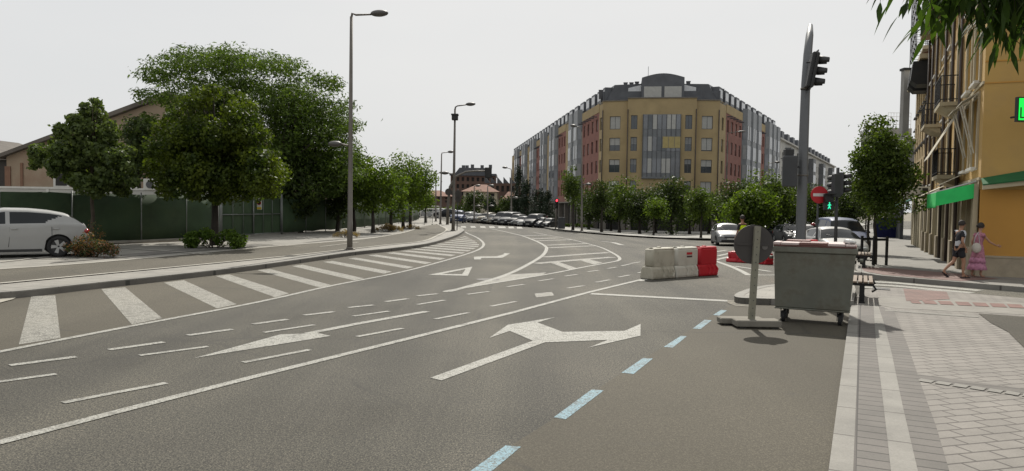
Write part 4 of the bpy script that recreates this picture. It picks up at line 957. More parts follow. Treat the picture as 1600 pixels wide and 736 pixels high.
# ================================================================== vegetation
bark = mat('bark', (0.075, 0.06, 0.045), .95, var=.3, scale=6, bump=.8, bscale=18); bark_d = mat('dark_bark', (0.04, 0.034, 0.028), .95, var=.3, scale=6, bump=.8, bscale=18)
def leaf_mesh(name, pts, nrm, size, m, rs, ratio=.55, parent=None, droop=0.0):
    """one small bent leaf (two faces) at every point"""
    n = len(pts); a = rs.normal(size=(n, 3)); a -= nrm * np.sum(a * nrm, 1, keepdims=True); a /= np.linalg.norm(a, axis=1, keepdims=True) + 1e-9
    if droop: a[:, 2] -= droop; a /= np.linalg.norm(a, axis=1, keepdims=True)
    b = np.cross(nrm, a); b /= np.linalg.norm(b, axis=1, keepdims=True) + 1e-9; nr = np.cross(a, b)
    s = size * rs.uniform(.65, 1.35, size=(n, 1))
    v = np.empty((n, 4, 3)); v[:, 0] = pts - a * s * .5; v[:, 1] = pts + b * s * ratio * .5 + nr * s * .08; v[:, 2] = pts + a * s * .5; v[:, 3] = pts - b * s * ratio * .5 + nr * s * .08
    me = bpy.data.meshes.new(name); me.vertices.add(4 * n); me.vertices.foreach_set('co', v.reshape(-1).astype(np.float32))
    me.loops.add(6 * n); me.polygons.add(2 * n)
    base = np.arange(n)[:, None] * 4; li = np.concatenate([base + 0, base + 1, base + 2, base + 0, base + 2, base + 3], 1)
    me.loops.foreach_set('vertex_index', li.reshape(-1).astype(np.int32)); me.polygons.foreach_set('loop_start', (np.arange(2 * n) * 3).astype(np.int32))
    try: me.polygons.foreach_set('loop_total', np.full(2 * n, 3, dtype=np.int32))
    except Exception: pass
    me.update(calc_edges=True); me.validate(); me.materials.append(m)
    o = bpy.data.objects.new(name, me); C.objects.link(o)
    if parent: o.parent = parent
    return o
def clump_points(cl, n, rs, shell=.55, updown=.25):
    w_ = np.array([c[1][0] * c[1][1] * c[1][2] for c in cl]) ** (2 / 3.); w_ /= w_.sum(); idx = rs.choice(len(cl), n, p=w_)
    c = np.array([c[0] for c in cl])[idx]; r = np.array([c[1] for c in cl])[idx]
    d = rs.normal(size=(n, 3)); d /= np.linalg.norm(d, axis=1, keepdims=True); rad = rs.uniform(shell ** 3, 1.12, size=(n, 1)) ** (1 / 3.)
    p = c + d * rad * r * (1 + .22 * rs.exponential(.5, size=(n, 1)) * (rs.rand(n, 1) < .35)) + rs.normal(size=(n, 3)) * r * .07; nr = d * .8 + rs.normal(size=(n, 3)) * .7; nr[:, 2] += updown; nr /= np.linalg.norm(nr, axis=1, keepdims=True)
    return p, nr
def make_clumps(rs, ctr, R3, n, cr, flat=.8, bias=.5, conic=0.0, rag=.0):
    out = []
    for _ in range(n):
        d = rs.normal(size=3); d /= np.linalg.norm(d); rad = rs.uniform(bias ** 2, 1) ** .5
        p = d * rad; k = 1 - conic * (p[2] + 1) / 2
        p = np.array(ctr) + p * np.array(R3) * np.array([k, k, 1]) * (1 + rag * rs.uniform(-1, 1)); s = cr * rs.uniform(.6, 1.3)
        out.append((p, (s, s, s * flat)))
    return out
def tree(label, base, ctr, R3, nclump, cr, nleaf, lsize, lm, seed, trunk_r=.14, bm_=None, flat=.8, bias=.5, conic=0.0, name='tree', cat='tree', group=None, limbs=10, lean=0.0, shell=.55, rag=.1, clumps=None, ratio=.55, updown=.25):
    """base world point; ctr and R3 are crown centre and radii relative to the base"""
    rs = np.random.RandomState(seed); t = thing(name, label, cat, tuple(base), 0, group); bm_ = bm_ or bark
    cl = clumps or make_clumps(rs, ctr, [r - cr * .6 for r in R3], nclump, cr, flat, bias, conic, rag)
    p, nr = clump_points(cl, nleaf, rs, shell, updown); leaf_mesh('crown', p, nr, lsize, lm, rs, ratio, t)
    z0 = ctr[2] - R3[2] * .55; mb = MB(); n = 5
    pts = [(lean * k / n + rs.uniform(-.04, .04) * (k > 0), rs.uniform(-.04, .04) * (k > 0), z0 * k / n) for k in range(n + 1)] + [(ctr[0] * .7, ctr[1] * .7, ctr[2]), (ctr[0], ctr[1], ctr[2] + R3[2] * .6)]
    mb.path(pts, [trunk_r * 1.35, trunk_r * 1.05] + [trunk_r * (1 - .06 * k) for k in range(2, n + 1)] + [trunk_r * .5, trunk_r * .12], 9); mb.build('trunk', bm_, t)
    mb = MB()
    for i in range(min(limbs, len(cl))):
        c = Vector(cl[i][0]); s_ = Vector((lean, 0, z0 * rs.uniform(.9, 1.15))); mid = s_.lerp(c, .5) + Vector((0, 0, -.12 * (c - s_).length * .5)) + Vector(rs.uniform(-.15, .15, 3))
        mb.path([s_, mid, c], [trunk_r * .5, trunk_r * .3, trunk_r * .08], 6)
    mb.build('limb', bm_, t); return t
L_lin = m_leaf('linden_leaf', (0.058, 0.086, 0.026), (0.10, 0.132, 0.048), .35)
L_dense = m_leaf('dense_leaf', (0.033, 0.055, 0.011), (0.085, 0.112, 0.015), .4)
L_ail = m_leaf('ailanthus_leaf', (0.045, 0.074, 0.017), (0.078, 0.118, 0.026), .4)
L_row = m_leaf('row_leaf', (0.056, 0.092, 0.015), (0.095, 0.138, 0.022), .45)
L_dark = m_leaf('dark_leaf', (0.026, 0.042, 0.012), (0.048, 0.070, 0.018), .3)
L_mid = m_leaf('mid_leaf', (0.040, 0.066, 0.015), (0.074, 0.106, 0.022), .4)
L_cyp = m_leaf('cypress_leaf', (0.012, 0.022, 0.012), (0.018, 0.032, 0.016), .1)
def tpx(label, bx, by, box, nclump, cr, nleaf, lsize, lm, seed, dz=.14, Y=None, **kw):
    """tree whose crown spans the given box at the distance of its base"""
    b = P(bx, by, dz) if Y is None else Vector((at(bx, by, Y).x, Y, G(at(bx, by, Y).x, Y) + dz)); x0, x1, y0, y1 = box
    a = at(x0, (y0 + y1) / 2, b.y); c = at(x1, (y0 + y1) / 2, b.y); tp = at((x0 + x1) / 2, y0, b.y); bt = at((x0 + x1) / 2, y1, b.y)
    rx = (c.x - a.x) / 2; rz = (tp.z - bt.z) / 2; ctr = ((a.x + c.x) / 2 - b.x, 0.0, (tp.z + bt.z) / 2 - b.z)
    return tree(label, b, ctr, (rx, rx * kw.pop('deep', .95), rz), nclump, cr, nleaf, lsize, lm, seed, **kw)
# --- near left
def px_tree(label, bx, by, lst, per, rf, n, ls, lm, sd, Y=None, depth=1.2, flat=.8, **kw):
    b = P(bx, by, .14); rs = np.random.RandomState(sd); cl = []; xs_ = [c[0] for c in lst]; ys_ = [c[1] for c in lst]
    for (x, y, w_) in lst:
        for _ in range(per):
            p = at(x + rs.uniform(-w_, w_) * .5, y + rs.uniform(-w_, w_) * .4, b.y + rs.uniform(-depth, depth)); s_ = w_ * b.y / F * rf * rs.uniform(.6, 1.0); cl.append((np.array([p.x - b.x, p.y - b.y, p.z - b.z]), (s_, s_, s_ * flat)))
    z0 = at(bx, max(ys_), b.y).z - b.z; z1 = at(bx, min(ys_), b.y).z - b.z
    return tree(label, b, (0, 0, (z0 + z1) / 2), (1, 1, (z1 - z0) / 2), 0, 0, n, ls, lm, sd, clumps=cl, **kw)
px_tree('loose pale-leaved linden tree in the pavement beside the parked hatchback', 145, 386, [(150, 158, 10), (140, 166, 16), (137, 176, 20), (152, 176, 18), (118, 188, 18), (140, 195, 26), (165, 196, 18), (100, 207, 18), (128, 215, 26), (160, 215, 26), (178, 222, 18), (80, 228, 20), (62, 240, 20), (105, 236, 28), (140, 240, 30), (172, 242, 28), (195, 240, 16), (58, 252, 16), (88, 256, 24), (120, 264, 28), (155, 266, 30), (188, 266, 24), (205, 284, 14), (140, 286, 22), (165, 288, 26), (188, 292, 20), (90, 268, 16), (112, 278, 18), (155, 300, 14)], 4, .68, 19000, .15, L_lin, 3, trunk_r=.08, limbs=26, ratio=.8)
px_tree('dense round dark green tree with a leafy shrub at its foot', 335, 383, [(338, 142, 16), (318, 150, 18), (362, 150, 20), (290, 160, 20), (340, 165, 30), (385, 163, 18), (270, 178, 18), (305, 185, 30), (350, 190, 36), (392, 186, 24), (258, 205, 24), (290, 215, 34), (330, 220, 36), (372, 220, 36), (408, 212, 20), (246, 235, 24), (280, 245, 34), (320, 250, 38), (360, 250, 38), (400, 245, 30), (424, 245, 16), (240, 262, 22), (268, 275, 32), (308, 280, 36), (350, 282, 38), (390, 278, 34), (422, 272, 22), (434, 285, 14), (262, 298, 20), (300, 302, 22), (345, 304, 22), (390, 300, 24), (424, 298, 16), (270, 225, 34), (310, 160, 26), (370, 175, 32), (300, 200, 40), (345, 210, 46), (395, 215, 34), (285, 265, 42), (330, 270, 48), (375, 270, 46), (410, 268, 36)], 5, .72, 60000, .14, L_dense, 5, depth=2.4, trunk_r=.16, bm_=bark_d, limbs=20, ratio=.7, shell=.4)
# big ailanthus behind the fence: flat tiers of foliage on spreading limbs
base = Vector((at(430, 360, 47).x, 47, 0)); rs = np.random.RandomState(11); cl = []
for (x, y, w_) in ((455, 160, 40), (485, 185, 40), (450, 205, 40), (500, 220, 38), (465, 250, 40), (505, 265, 36), (440, 265, 36), (420, 160, 36), (535, 200, 24), (240, 125, 26), (225, 150, 18), (270, 105, 30), (315, 97, 34), (365, 96, 34), (410, 102, 32), (450, 108, 28), (300, 130, 34), (350, 135, 40), (400, 135, 36), (455, 140, 34), (500, 122, 24), (525, 130, 16), (490, 155, 30), (530, 165, 22), (470, 175, 34), (515, 190, 28), (430, 190, 34), (480, 205, 34), (525, 215, 26), (450, 235, 34), (500, 245, 32), (535, 255, 26), (540, 232, 18), (410, 230, 34), (470, 270, 36), (515, 285, 32), (430, 285, 34), (260, 160, 22), (215, 195, 18), (225, 225, 20), (210, 250, 22), (240, 190, 18), (550, 240, 16), (345, 105, 30), (555, 275, 20)):
    for _ in range(6):
        p = at(x + rs.uniform(-w_, w_) * .6, y + rs.uniform(-9, 9), 47 + rs.uniform(-3.2, 3.2)); s_ = w_ * .050 * rs.uniform(.6, 1.0)
        cl.append((np.array([p.x - base.x, p.y - 47, p.z]), (s_, s_, s_ * .45)))
tree('large spreading ailanthus tree in flat tiers towering behind the green fence', base, (0, 0, 6.2), (6, 4, 4), 0, 0, 46000, .27, L_ail, 12, trunk_r=.22, bm_=bark_d, clumps=cl, limbs=34, ratio=.32, shell=.3, updown=.9)
G1 = 'trees behind the green fence'
def tb(label, x, Y, box, n, sd, lm=L_dark, **kw): tpx(label, x, 340, box, 26, 1.0, n, .26, lm, sd, dz=0, Y=Y, bm_=bark_d, group=G1, **kw)
tb('dark bushy tree behind the gate under the ailanthus', 470, 46, (405, 525, 238, 345), 6500, 31)
tb('dark tree behind the fence directly left of the near lamp post', 528, 50, (485, 575, 228, 350), 5500, 32)
tb('thin dark tree behind the fence between linden and round tree', 218, 43, (188, 252, 175, 300), 2600, 33)
# row along the pavement, mid distance
G2 = 'street trees beyond the near lamp post on the left'
for lb, bx, by, box, n, sd in (('bright green street tree right behind the near lamp post', 583, 364, (542, 636, 246, 340), 5200, 41), ('small street tree just left of the lamp post with a forked crown', 553, 362, (535, 590, 228, 330), 2600, 42),
    ('tall bright street tree, fullest of the left row', 630, 357, (598, 672, 236, 332), 5200, 43), ('street tree with rounded top closest to the second lamp post', 641, 355.5, (622, 684, 242, 338), 4200, 44), ('slim street tree in the left row standing over dry weeds', 611, 360, (592, 650, 262, 340), 3000, 45), ('far street tree whose crown shows lowest in the left row', 665, 348, (640, 684, 282, 335), 2000, 46)):
    tpx(lb, bx, by, box, 26, .75, n, .2, L_row, sd, bm_=bark_d, group=G2, trunk_r=.12, bias=.3, rag=.12)
# --- centre distance
G3 = 'trees in front of the far centre houses'
for i, (lb, x, Y, box, n, lm) in enumerate((('round dark tree in front of the cream house', 741, 120, (724, 760, 298, 340), 1500, L_dark), ('slim dark tree between the cream house and the round tree', 764, 125, (758, 771, 303, 338), 700, L_cyp), ('low bush of a tree right of the cream house', 777, 125, (768, 788, 318, 340), 700, L_dark), ('dark spreading tree left of the tall cypresses', 792, 112, (778, 806, 308, 338), 1300, L_dark),
    ('pale green tree line seen under the lamp posts', 690, 140, (668, 712, 318, 340), 1200, L_row), ('green tree behind the traffic signs', 716, 150, (700, 730, 312, 338), 1100, L_mid), ('far green tree at the end of the left pavement', 655, 150, (630, 682, 305, 340), 1500, L_mid))):
    tpx(lb, x, 340, box, 14, 1.0, n, .38, lm, 60 + i, dz=0, Y=Y, bm_=bark_d, group=G3, trunk_r=.15)
def conifer(label, x, Y, box, n, sd, wide=False, group=None):
    b = gnd(at(x, 330, Y).x, Y, .1); tp = at(x, box[2], Y).z - b.z; rx = (at(box[1], 300, Y).x - at(box[0], 300, Y).x) / 2; rs = np.random.RandomState(sd)
    cl = []
    for k in range(40 if wide else 26):
        h = rs.uniform(.06, .97); r = rx * (min(1, (1 - h) * 1.9) ** .8 if not wide else (1 - h) ** .7 + .12); a_ = rs.uniform(0, 6.28); cl.append((np.array([math.cos(a_) * r * .6, math.sin(a_) * r * .6, h * tp]), (max(.35, r * .8), max(.35, r * .8), tp * .09)))
    tree(label, b, (0, 0, tp * .5), (rx, rx, tp * .5), 0, 0, n, .3, L_cyp, sd, clumps=cl, name='cypress' if not wide else 'conifer', cat='tree', group=group, limbs=3, trunk_r=.12, ratio=.3, updown=.6)
conifer('taller of the two slim cypresses beside the far block', 810, 105, (799, 820, 258, 338), 3600, 71, group='cypresses'); conifer('shorter slim cypress with a pointed top', 822, 100, (813, 831, 272, 338), 2800, 72, group='cypresses')
G4 = 'dark conifers behind the parked cars'
conifer('broad dark conifer closest to the cypresses', 838, 96, (828, 850, 298, 340), 1700, 73, True, G4); conifer('tallest broad conifer behind the parked cars', 846, 94, (836, 860, 293, 340), 1900, 74, True, G4); conifer('broad dark conifer beside the red traffic light', 856, 92, (846, 868, 299, 342), 1700, 75, True, G4)
# --- street trees in front of the corner building
G5 = 'street trees in front of the corner building'
for i, (lb, bx, by, box, n, lm, tr) in enumerate((('slender bright street tree left of the tall lamp post on the corner pavement', 895, 359.5, (871, 915, 260, 325), 2600, L_mid, .12), ('dark round street tree standing right of the tall lamp post', 940, 362.5, (913, 974, 284, 340), 3600, L_dark, .13),
    ('small bright young tree on the kerb before the chamfered corner', 1021, 367.5, (1006, 1046, 308, 346), 1900, L_row, .09), ('young tree on the kerb with a ragged yellow-green crown', 1095, 371.5, (1068, 1113, 290, 346), 2300, L_mid, .09))):
    tpx(lb, bx, by, box, 22, .65, n, .2, lm, 80 + i, group=G5, trunk_r=tr, bm_=bark_d, bias=.15, rag=.42, conic=.25)
for i, (lb, x, Y, box, n, lm) in enumerate((('dark tree by the left end of the chamfer', 968, 80, (938, 1000, 276, 345), 2600, L_mid), ('dark green tree before the left shop fronts', 1000, 78, (975, 1026, 284, 345), 2400, L_dark), ('tallest tree before the glazed bay', 1049, 76, (1016, 1084, 272, 345), 3300, L_mid), ('dark tree between the glazed bay and the right facet', 1078, 80, (1055, 1104, 292, 345), 2200, L_dark),
    ('dark tree close to the left red brick wing', 920, 86, (898, 944, 290, 340), 2400, L_dark), ('tree almost hidden behind the small bright young tree', 1025, 84, (1000, 1052, 280, 345), 3000, L_dark), ('tree almost hidden behind the ragged young tree', 1108, 84, (1084, 1134, 300, 348), 2600, L_dark), ('dark tree directly beside the hedge', 955, 90, (930, 980, 290, 345), 2400, L_dark))):
    tpx(lb, x, 340, (box[0] - 9, box[1] + 9, box[2] - 3 + (0, 9, -5, 12, 4, 8, -2, 10)[i % 8], 354), 30, 1.25, int(n * 1.7), .26, L_dark if i % 3 else L_mid, 90 + i, dz=.14, Y=Y, group=G5, trunk_r=.15, bm_=bark_d, bias=.15, rag=.4, conic=[.1, .45, .3, 0][i % 4])
G6 = 'street trees along the right-hand street'
for i, (lb, x, Y, box, n, lm) in enumerate((('brightest tree, right of the tall yellow-corner lamp post', 1172, 52, (1134, 1214, 290, 352), 4600, L_row), ('dark tree left of the leaning mast', 1200, 60, (1164, 1238, 268, 348), 4200, L_mid), ('dark tree directly behind the leaning mast', 1238, 66, (1206, 1268, 282, 348), 3400, L_dark), ('dark tree behind the no-entry sign', 1268, 74, (1244, 1302, 288, 346), 2800, L_dark), ('far dark tree between the traffic lights', 1310, 86, (1284, 1334, 292, 342), 2200, L_dark), ('farthest dark tree at the end of the right-hand street', 1338, 110, (1315, 1362, 298, 338), 1600, L_mid), ('dark tree above the silver car roof', 1150, 66, (1126, 1180, 276, 352), 3000, L_dark), ('low dark tree behind the black car', 1222, 90, (1190, 1250, 285, 352), 3000, L_dark), ('low dark tree between mast and no-entry sign', 1262, 100, (1236, 1290, 292, 350), 2600, L_dark), ('dark tree above the white car windscreen', 1300, 98, (1270, 1325, 292, 348), 2600, L_dark), ('dark tree over the van roof', 1330, 70, (1304, 1356, 290, 340), 3000, L_dark))):
    tpx(lb, x, 340, (box[0] - 6, box[1] + 6, box[2] - 2, 356), 30, 1.1, int(n * 1.5), .24, lm, 100 + i, dz=.14, Y=Y, group=G6, trunk_r=.14, bm_=bark_d, bias=.15, rag=.4, conic=[.3, .0, .4, .15][i % 4])
G7 = 'pavement trees along the terrace'
for lb, bx, by, box, n, sd in (('large dark pavement tree overhanging the terrace, nearest of its row', 1366, 413, (1318, 1440, 196, 348), 15000, 121), ('second pavement tree half hidden behind the nearest one', 1356, 396, (1322, 1404, 238, 345), 6500, 122), ('third pavement tree far along the terrace', 1352, 374, (1330, 1384, 270, 342), 3000, 123)):
    tpx(lb, bx, by, box, 60, .50, n, .13, L_mid if sd == 121 else L_dark, sd, dz=.13, group=G7, trunk_r=.07, bm_=bark_d, bias=.15, rag=.35, conic=.25)
# --- shrubs and weeds at tree feet
L_shrub = m_leaf('shrub_leaf', (0.060, 0.105, 0.016), (0.095, 0.15, 0.028), .45); L_weed = m_leaf('weed_leaf', (0.045, 0.062, 0.022), (0.07, 0.085, 0.035), .3, dry=(0.20, 0.10, 0.05)); L_dry = m_leaf('dry_grass_leaf', (0.22, 0.15, 0.07), (0.28, 0.20, 0.09), .3)
def shrub(label, bx, by, x0, x1, y0, lm, n, ls, sd, name='shrub', cat='shrub', group=None, ratio=.6, droop=0):
    b = P(bx, by, .14); rs = np.random.RandomState(sd); t = thing(name, label, cat, tuple(b), 0, group)
    xa = at(x0, by, b.y).x - b.x; xb = at(x1, by, b.y).x - b.x; h = at(bx, y0, b.y).z - b.z; cl = []
    for k in range(22):
        f = rs.uniform(0, 1); x = xa + (xb - xa) * f; hh = h * rs.uniform(.25, .8) * (1 - abs(f - .5) * 1.0); r = h * rs.uniform(.16, .3); cl.append((np.array([x, rs.uniform(-.5, .5) * (xb - xa) * .4, max(r * .7, hh)]), (r, r, r)))
    p, nr = clump_points(cl, n, rs, .3, .4); p[:, 2] = np.abs(p[:, 2]) + .02; leaf_mesh('foliage', p, nr, ls, lm, rs, ratio, t)
    mb = MB()
    for k in range(10): c = cl[k][0]; mb.path([(c[0] * .2, c[1] * .2, 0), tuple(c * .6), tuple(c)], [.02, .014, .006], 5)
    mb.build('stem', bark, t)
shrub('bright leafy shrub at the foot of the dense round tree', 334, 388, 292, 377, 349, L_shrub, 3200, .12, 1)
shrub('reddish dry weeds around the linden trunk beside the hatchback', 145, 402, 105, 180, 362, L_weed, 2600, .10, 2, 'weeds', 'weeds', 'weeds', .35)
shrub('dry brown grass tufts below the street trees', 605, 362, 588, 628, 349, L_dry, 1200, .16, 3, 'weeds', 'weeds', 'weeds', .15)
shrub('dry grass tuft at the foot of the near lamp post trees', 538, 371, 520, 560, 358, L_dry, 700, .12, 4, 'weeds', 'weeds', 'weeds', .15)
shrub('pale dry weeds under the tree closest to the second lamp post', 640, 358, 630, 655, 350, L_dry, 500, .16, 5, 'weeds', 'weeds', 'weeds', .15)
shrub('tall thin weed stalks growing up the linden trunk', 147, 394, 138, 156, 335, L_weed, 260, .10, 6, 'weeds', 'weeds', 'weeds', .35)
hd = P(880, 356, .14); shrub('clipped green hedge at the pavement end by the red traffic light', 893, 355.5, 868, 925, 348, L_mid, 1800, .2, 7, 'hedge', 'hedge')
# --- overhanging ash branch close to the camera, top right
L_ash = m_leaf('ash_leaf', (0.022, 0.044, 0.010), (0.038, 0.070, 0.015), .45)
def ash():
    rs = np.random.RandomState(8); base = Vector((4.9, 3.4, .06)); t = thing('tree', 'street tree whose hanging long-leaved branches fill the top right corner', 'tree', tuple(base))
    mb = MB(); mb.path([(0, 0, 0), (.03, .02, 1.2), (0, .05, 2.6), (-.1, .1, 4.2)], [.16, .13, .12, .09], 10); mb.build('trunk', bark, t)
    vs = []; fs = []; tw = MB()
    def leaf(o, d, n, L, wd):
        d = d.normalized(); s_ = d.cross(n).normalized(); n2 = s_.cross(d); k = len(vs)
        prof = ((0, .0), (.18, .55), (.4, 1.0), (.65, .72), (.85, .3), (1, 0)); rows = []
        for (f, w_) in prof:
            c = o + d * L * f + Vector((0, 0, -.18 * L * f * f)); rows.append((c + s_ * wd * w_ * .5 + n2 * wd * .12 * w_, c, c - s_ * wd * w_ * .5 + n2 * wd * .12 * w_))
        for r in rows: vs.extend([tuple(v) for v in r])
        for i in range(len(rows) - 1):
            a = k + 3 * i; fs.append((a, a + 1, a + 4, a + 3)); fs.append((a + 1, a + 2, a + 5, a + 4))
    def compound(o, d, L):
        d = d.normalized(); n = Vector((rs.uniform(-.4, .4), rs.uniform(-.4, .4), 1)).normalized(); s_ = d.cross(n).normalized(); pts = []
        for k in range(5):
            f = (k + 1) / 5; c = o + d * L * f + Vector((0, 0, -.25 * L * f * f)); pts.append(c)
            if k < 4:
                for sg_ in (-1, 1): leaf(c, d * .75 + s_ * sg_ * .8 + Vector((0, 0, -.35)) + Vector(rs.uniform(-.25, .25, 3)), n, L * rs.uniform(.36, .52), L * .115)
        leaf(pts[-1], d + Vector((0, 0, -.4)), n, L * .5, L * .12); tw.path([o] + pts, [.003, .0026, .0022, .002, .0016, .001], 4)
    LB = MB()
    tips = []
    for i, (px, py, Y) in enumerate(((1345, -45, 3.0), (1385, -40, 3.1), (1410, -50, 2.9), (1440, -30, 3.2), (1475, -40, 3.0), (1505, -30, 3.2), (1540, -35, 3.3), (1570, -30, 3.1), (1600, -35, 3.3), (1640, -30, 3.2), (1420, -60, 3.5), (1460, -20, 3.6), (1520, -15, 3.7), (1580, -10, 3.8), (1490, -5, 3.4), (1550, 0, 3.6), (1610, 5, 3.6), (1660, -10, 3.4), (1445, -45, 3.7), (1425, -20, 3.3), (1565, 20, 3.9), (1530, 15, 3.5), (1595, 30, 4.0), (1625, 20, 3.5))):
        e = at(px, py - 34, Y) - base; mid = Vector((-.1, .1, 4.0)).lerp(e, .55) + Vector((0, 0, .12)); LB.path([Vector((-.08, .1, 3.6)), mid, e], [.03, .014, .005], 6)
        for k in range(32 if px > 1430 else 6):
            f = rs.uniform(.62, 1.0); o = mid.lerp(e, (f - .55) / .45 if f > .55 else 0); compound(o + Vector(rs.uniform(-.05, .05, 3)), Vector((rs.uniform(-1, .9), rs.uniform(-.8, .8), rs.uniform(-1.0, -.15))), rs.uniform(.17, .27))
    LB.build('limb', bark, t); tw.build('twig', bark_d, t)
    mb = MB(); mb.add(vs, fs, True); mb.build('foliage', L_ash, t)
ash()
# ================================================================== street furniture
steel = mat('lamp_pole_paint', (0.165, 0.15, 0.132), .55, .3, var=.15, scale=2, dirt=(.1, .085, .07), dirtamt=.5); lampg = mat('lamp_head_paint', (0.11, 0.105, 0.10), .5, .2, var=.1); lens = mat('lamp_lens', (.14, .14, .13), .3)
black = mat('signal_black', (0.018, 0.018, 0.018), .55, var=.2); dkgrey = mat('signal_grey', (0.045, 0.047, 0.05), .6, var=.15); signback = mat('sign_back', (0.062, 0.056, 0.052), .6, .2, var=.12, scale=3, dirt=(.05, .045, .04), dirtamt=.5, dirtscale=4)
GL = 'street lamps'
def luminaire(par, p, d, L, k=1.0):
    """shallow oval lamp head starting at p and reaching out along d"""
    d = Vector(d).normalized(); ang = math.atan2(d.y, d.x); M = Matrix.Translation(p) @ Matrix.Rotation(ang, 4, 'Z') @ Matrix.Rotation(math.asin(max(-1, min(1, -d.z))), 4, 'Y')
    mb = MB(); mb.M = M; mb.ell((L * .6, 0, .03 * k), (L * .62, .2 * k, .13 * k), 16, 10); o = mb.build('lamp_head', lampg, par)
    mb = MB(); mb.M = M; mb.ell((L * .62, 0, -.03 * k), (L * .4, .13 * k, .075 * k), 12, 6); mb.build('lens', lens, o)
def street_lamp(label, bx, by, tx, ty, arm, rise=.25, low=None, box=None, dz=.14, Y=None, r=.09, floodlight=False):
    b = P(bx, by, dz) if Y is None else Vector((at(bx, by, Y).x, Y, G(at(bx, by, Y).x, Y) + dz)); t = thing('street_lamp', label, 'street lamp', tuple(b), 0, GL)
    tp = at(tx, ty, b.y) - b; k = b.y / F; h = tp.z; lx = tp.x
    mb = MB(); mb.path([(0, 0, 0), (lx * .12, 0, h * .12), (lx * .121, 0, h * .121), (lx * .5, 0, h * .5), (lx, 0, h)], [r * 1.15, r * 1.1, r, r * .85, r * .6], 12); mb.build('pole', steel, t)
    mb = MB(); mb.cyl((0, 0, 0), (0, 0, .04), r * 2.2, 12); mb.cyl((0, 0, .04), (0, 0, .12), r * 1.5, 12, r * 1.2); mb.build('base_plate', steel, t)
    s = 1 if arm > 0 else -1; L = abs(arm) * k
    mb = MB(); mb.path([(lx, 0, h - .1), (lx + s * .03, 0, h + .12), (lx + s * .18, 0, h + rise * .7), (lx + s * L * .6, 0, h + rise)], [r * .55, r * .5, r * .42, r * .35], 8); mb.build('arm', steel, t)
    luminaire(t, (lx + s * L * .55, 0, h + rise), (s, 0, .05), max(.5, L * .42))
    if low:
        ly, la = low; z = at(tx, ly, b.y).z - b.z; s2 = 1 if la > 0 else -1; L2 = abs(la) * k; xx = lx * z / h
        mb = MB(); mb.path([(xx, 0, z - .06), (xx + s2 * L2 * .5, 0, z + .02), (xx + s2 * L2 * .7, 0, z)], [.04, .035, .03], 8); mb.build('arm', steel, t)
        luminaire(t, (xx + s2 * L2 * .45, 0, z), (s2, 0, -.02), max(.45, L2 * .5), .9)
    if floodlight:
        z = at(tx, 183, b.y).z - b.z; mb = MB(); mb.box(lx - .22, lx + .22, -.25, .2, z - .22, z + .2); mb.box(lx - .26, lx + .26, -.3, .24, z + .1, z + .22); mb.build('floodlight', black, t, bevel=.03)
    return t
street_lamp('tall near street lamp on the left pavement beside the hatched bars', 546.5, 390.5, 549, 26, 54, .1, low=(226, -30), r=.1)
street_lamp('street lamp with a black floodlight box at the tip of the left pavement', 708, 361, 711, 170, 30, .3, low=(271, -18), floodlight=True, r=.11)
street_lamp('thin street lamp left of the signposts near the construction barrier', 688, 350.5, 690, 241, 17, .2)
street_lamp('faint far street lamp with its arm over the end of the left pavement', 681, 346, 681, 273, 9, .2)
street_lamp('pale street lamp before the right red brick wing with a second lower lamp', 1133, 362, 1137, 210, 27, .35, low=(297, -17), r=.11)
street_lamp('street lamp on the kerb left of the chamfered corner building', 909, 361, 909, 205, -15, .45, low=(288, 14))
street_lamp('far street lamp with its arm to the left beside the tall cypress', 799, 348, 799, 266, -11, .25, low=(309, 8))
street_lamp('street lamp rising out of the trees along the right-hand street', 1201, 340, 1201, 258, 17, .3, Y=82)
street_lamp('slim lamp post in front of the cream house with a low side lamp', 762, 348, 762, 292, 3, .1, low=(322, 6)); street_lamp('slim lamp post left of the cream house among the dark trees', 741, 347, 741, 292, 3, .1, low=(322, 6))

def signal_head(par, M, lit=None, n=3, col=None, plate=False, w=.3, sp=.29, hm=None, vis=.24):
    """traffic signal facing local -y with n hooded lenses"""
    h = n * sp + .06; mb = MB(); mb.M = M; mb.box(-w / 2, w / 2, -.0, .16, -h / 2, h / 2); o = mb.build('signal_head', hm or dkgrey, par, bevel=.02)
    for k in range(n):
        z = h / 2 - .03 - sp * (k + .5); r = sp * .38
        v = MB(); v.M = M; vs = []; fs = []; m_ = 12
        for yy in (0, -vis):
            for i in range(m_ + 1):
                a = R(-35) + R(250) * i / m_; rr = r * 1.15
                vs.append((rr * math.cos(a), yy * (1 if i not in (0, m_) else .35), z + rr * math.sin(a)))
        fs = [(i, i + 1, m_ + 2 + i, m_ + 1 + i) for i in range(m_)]; v.add(vs, fs, True); vo = v.build('visor', black, o); s_ = vo.modifiers.new('t', 'SOLIDIFY'); s_.thickness = .012
        l = MB(); l.M = M; l.cyl((0, -.005, z), (0, -.03, z), r, 14); l.build('lens', (col if lit == k and col else mat('unlit_lens', (.03, .028, .026), .25)), o)
    return o
red_l = mat('red_lamp', (.6, .01, .01), .3, emit=(1, .05, .08), estr=3.0); grn_l = mat('green_walk_lamp', (0, .5, .3), .3, emit=(.05, 1.0, .5), estr=1.0)
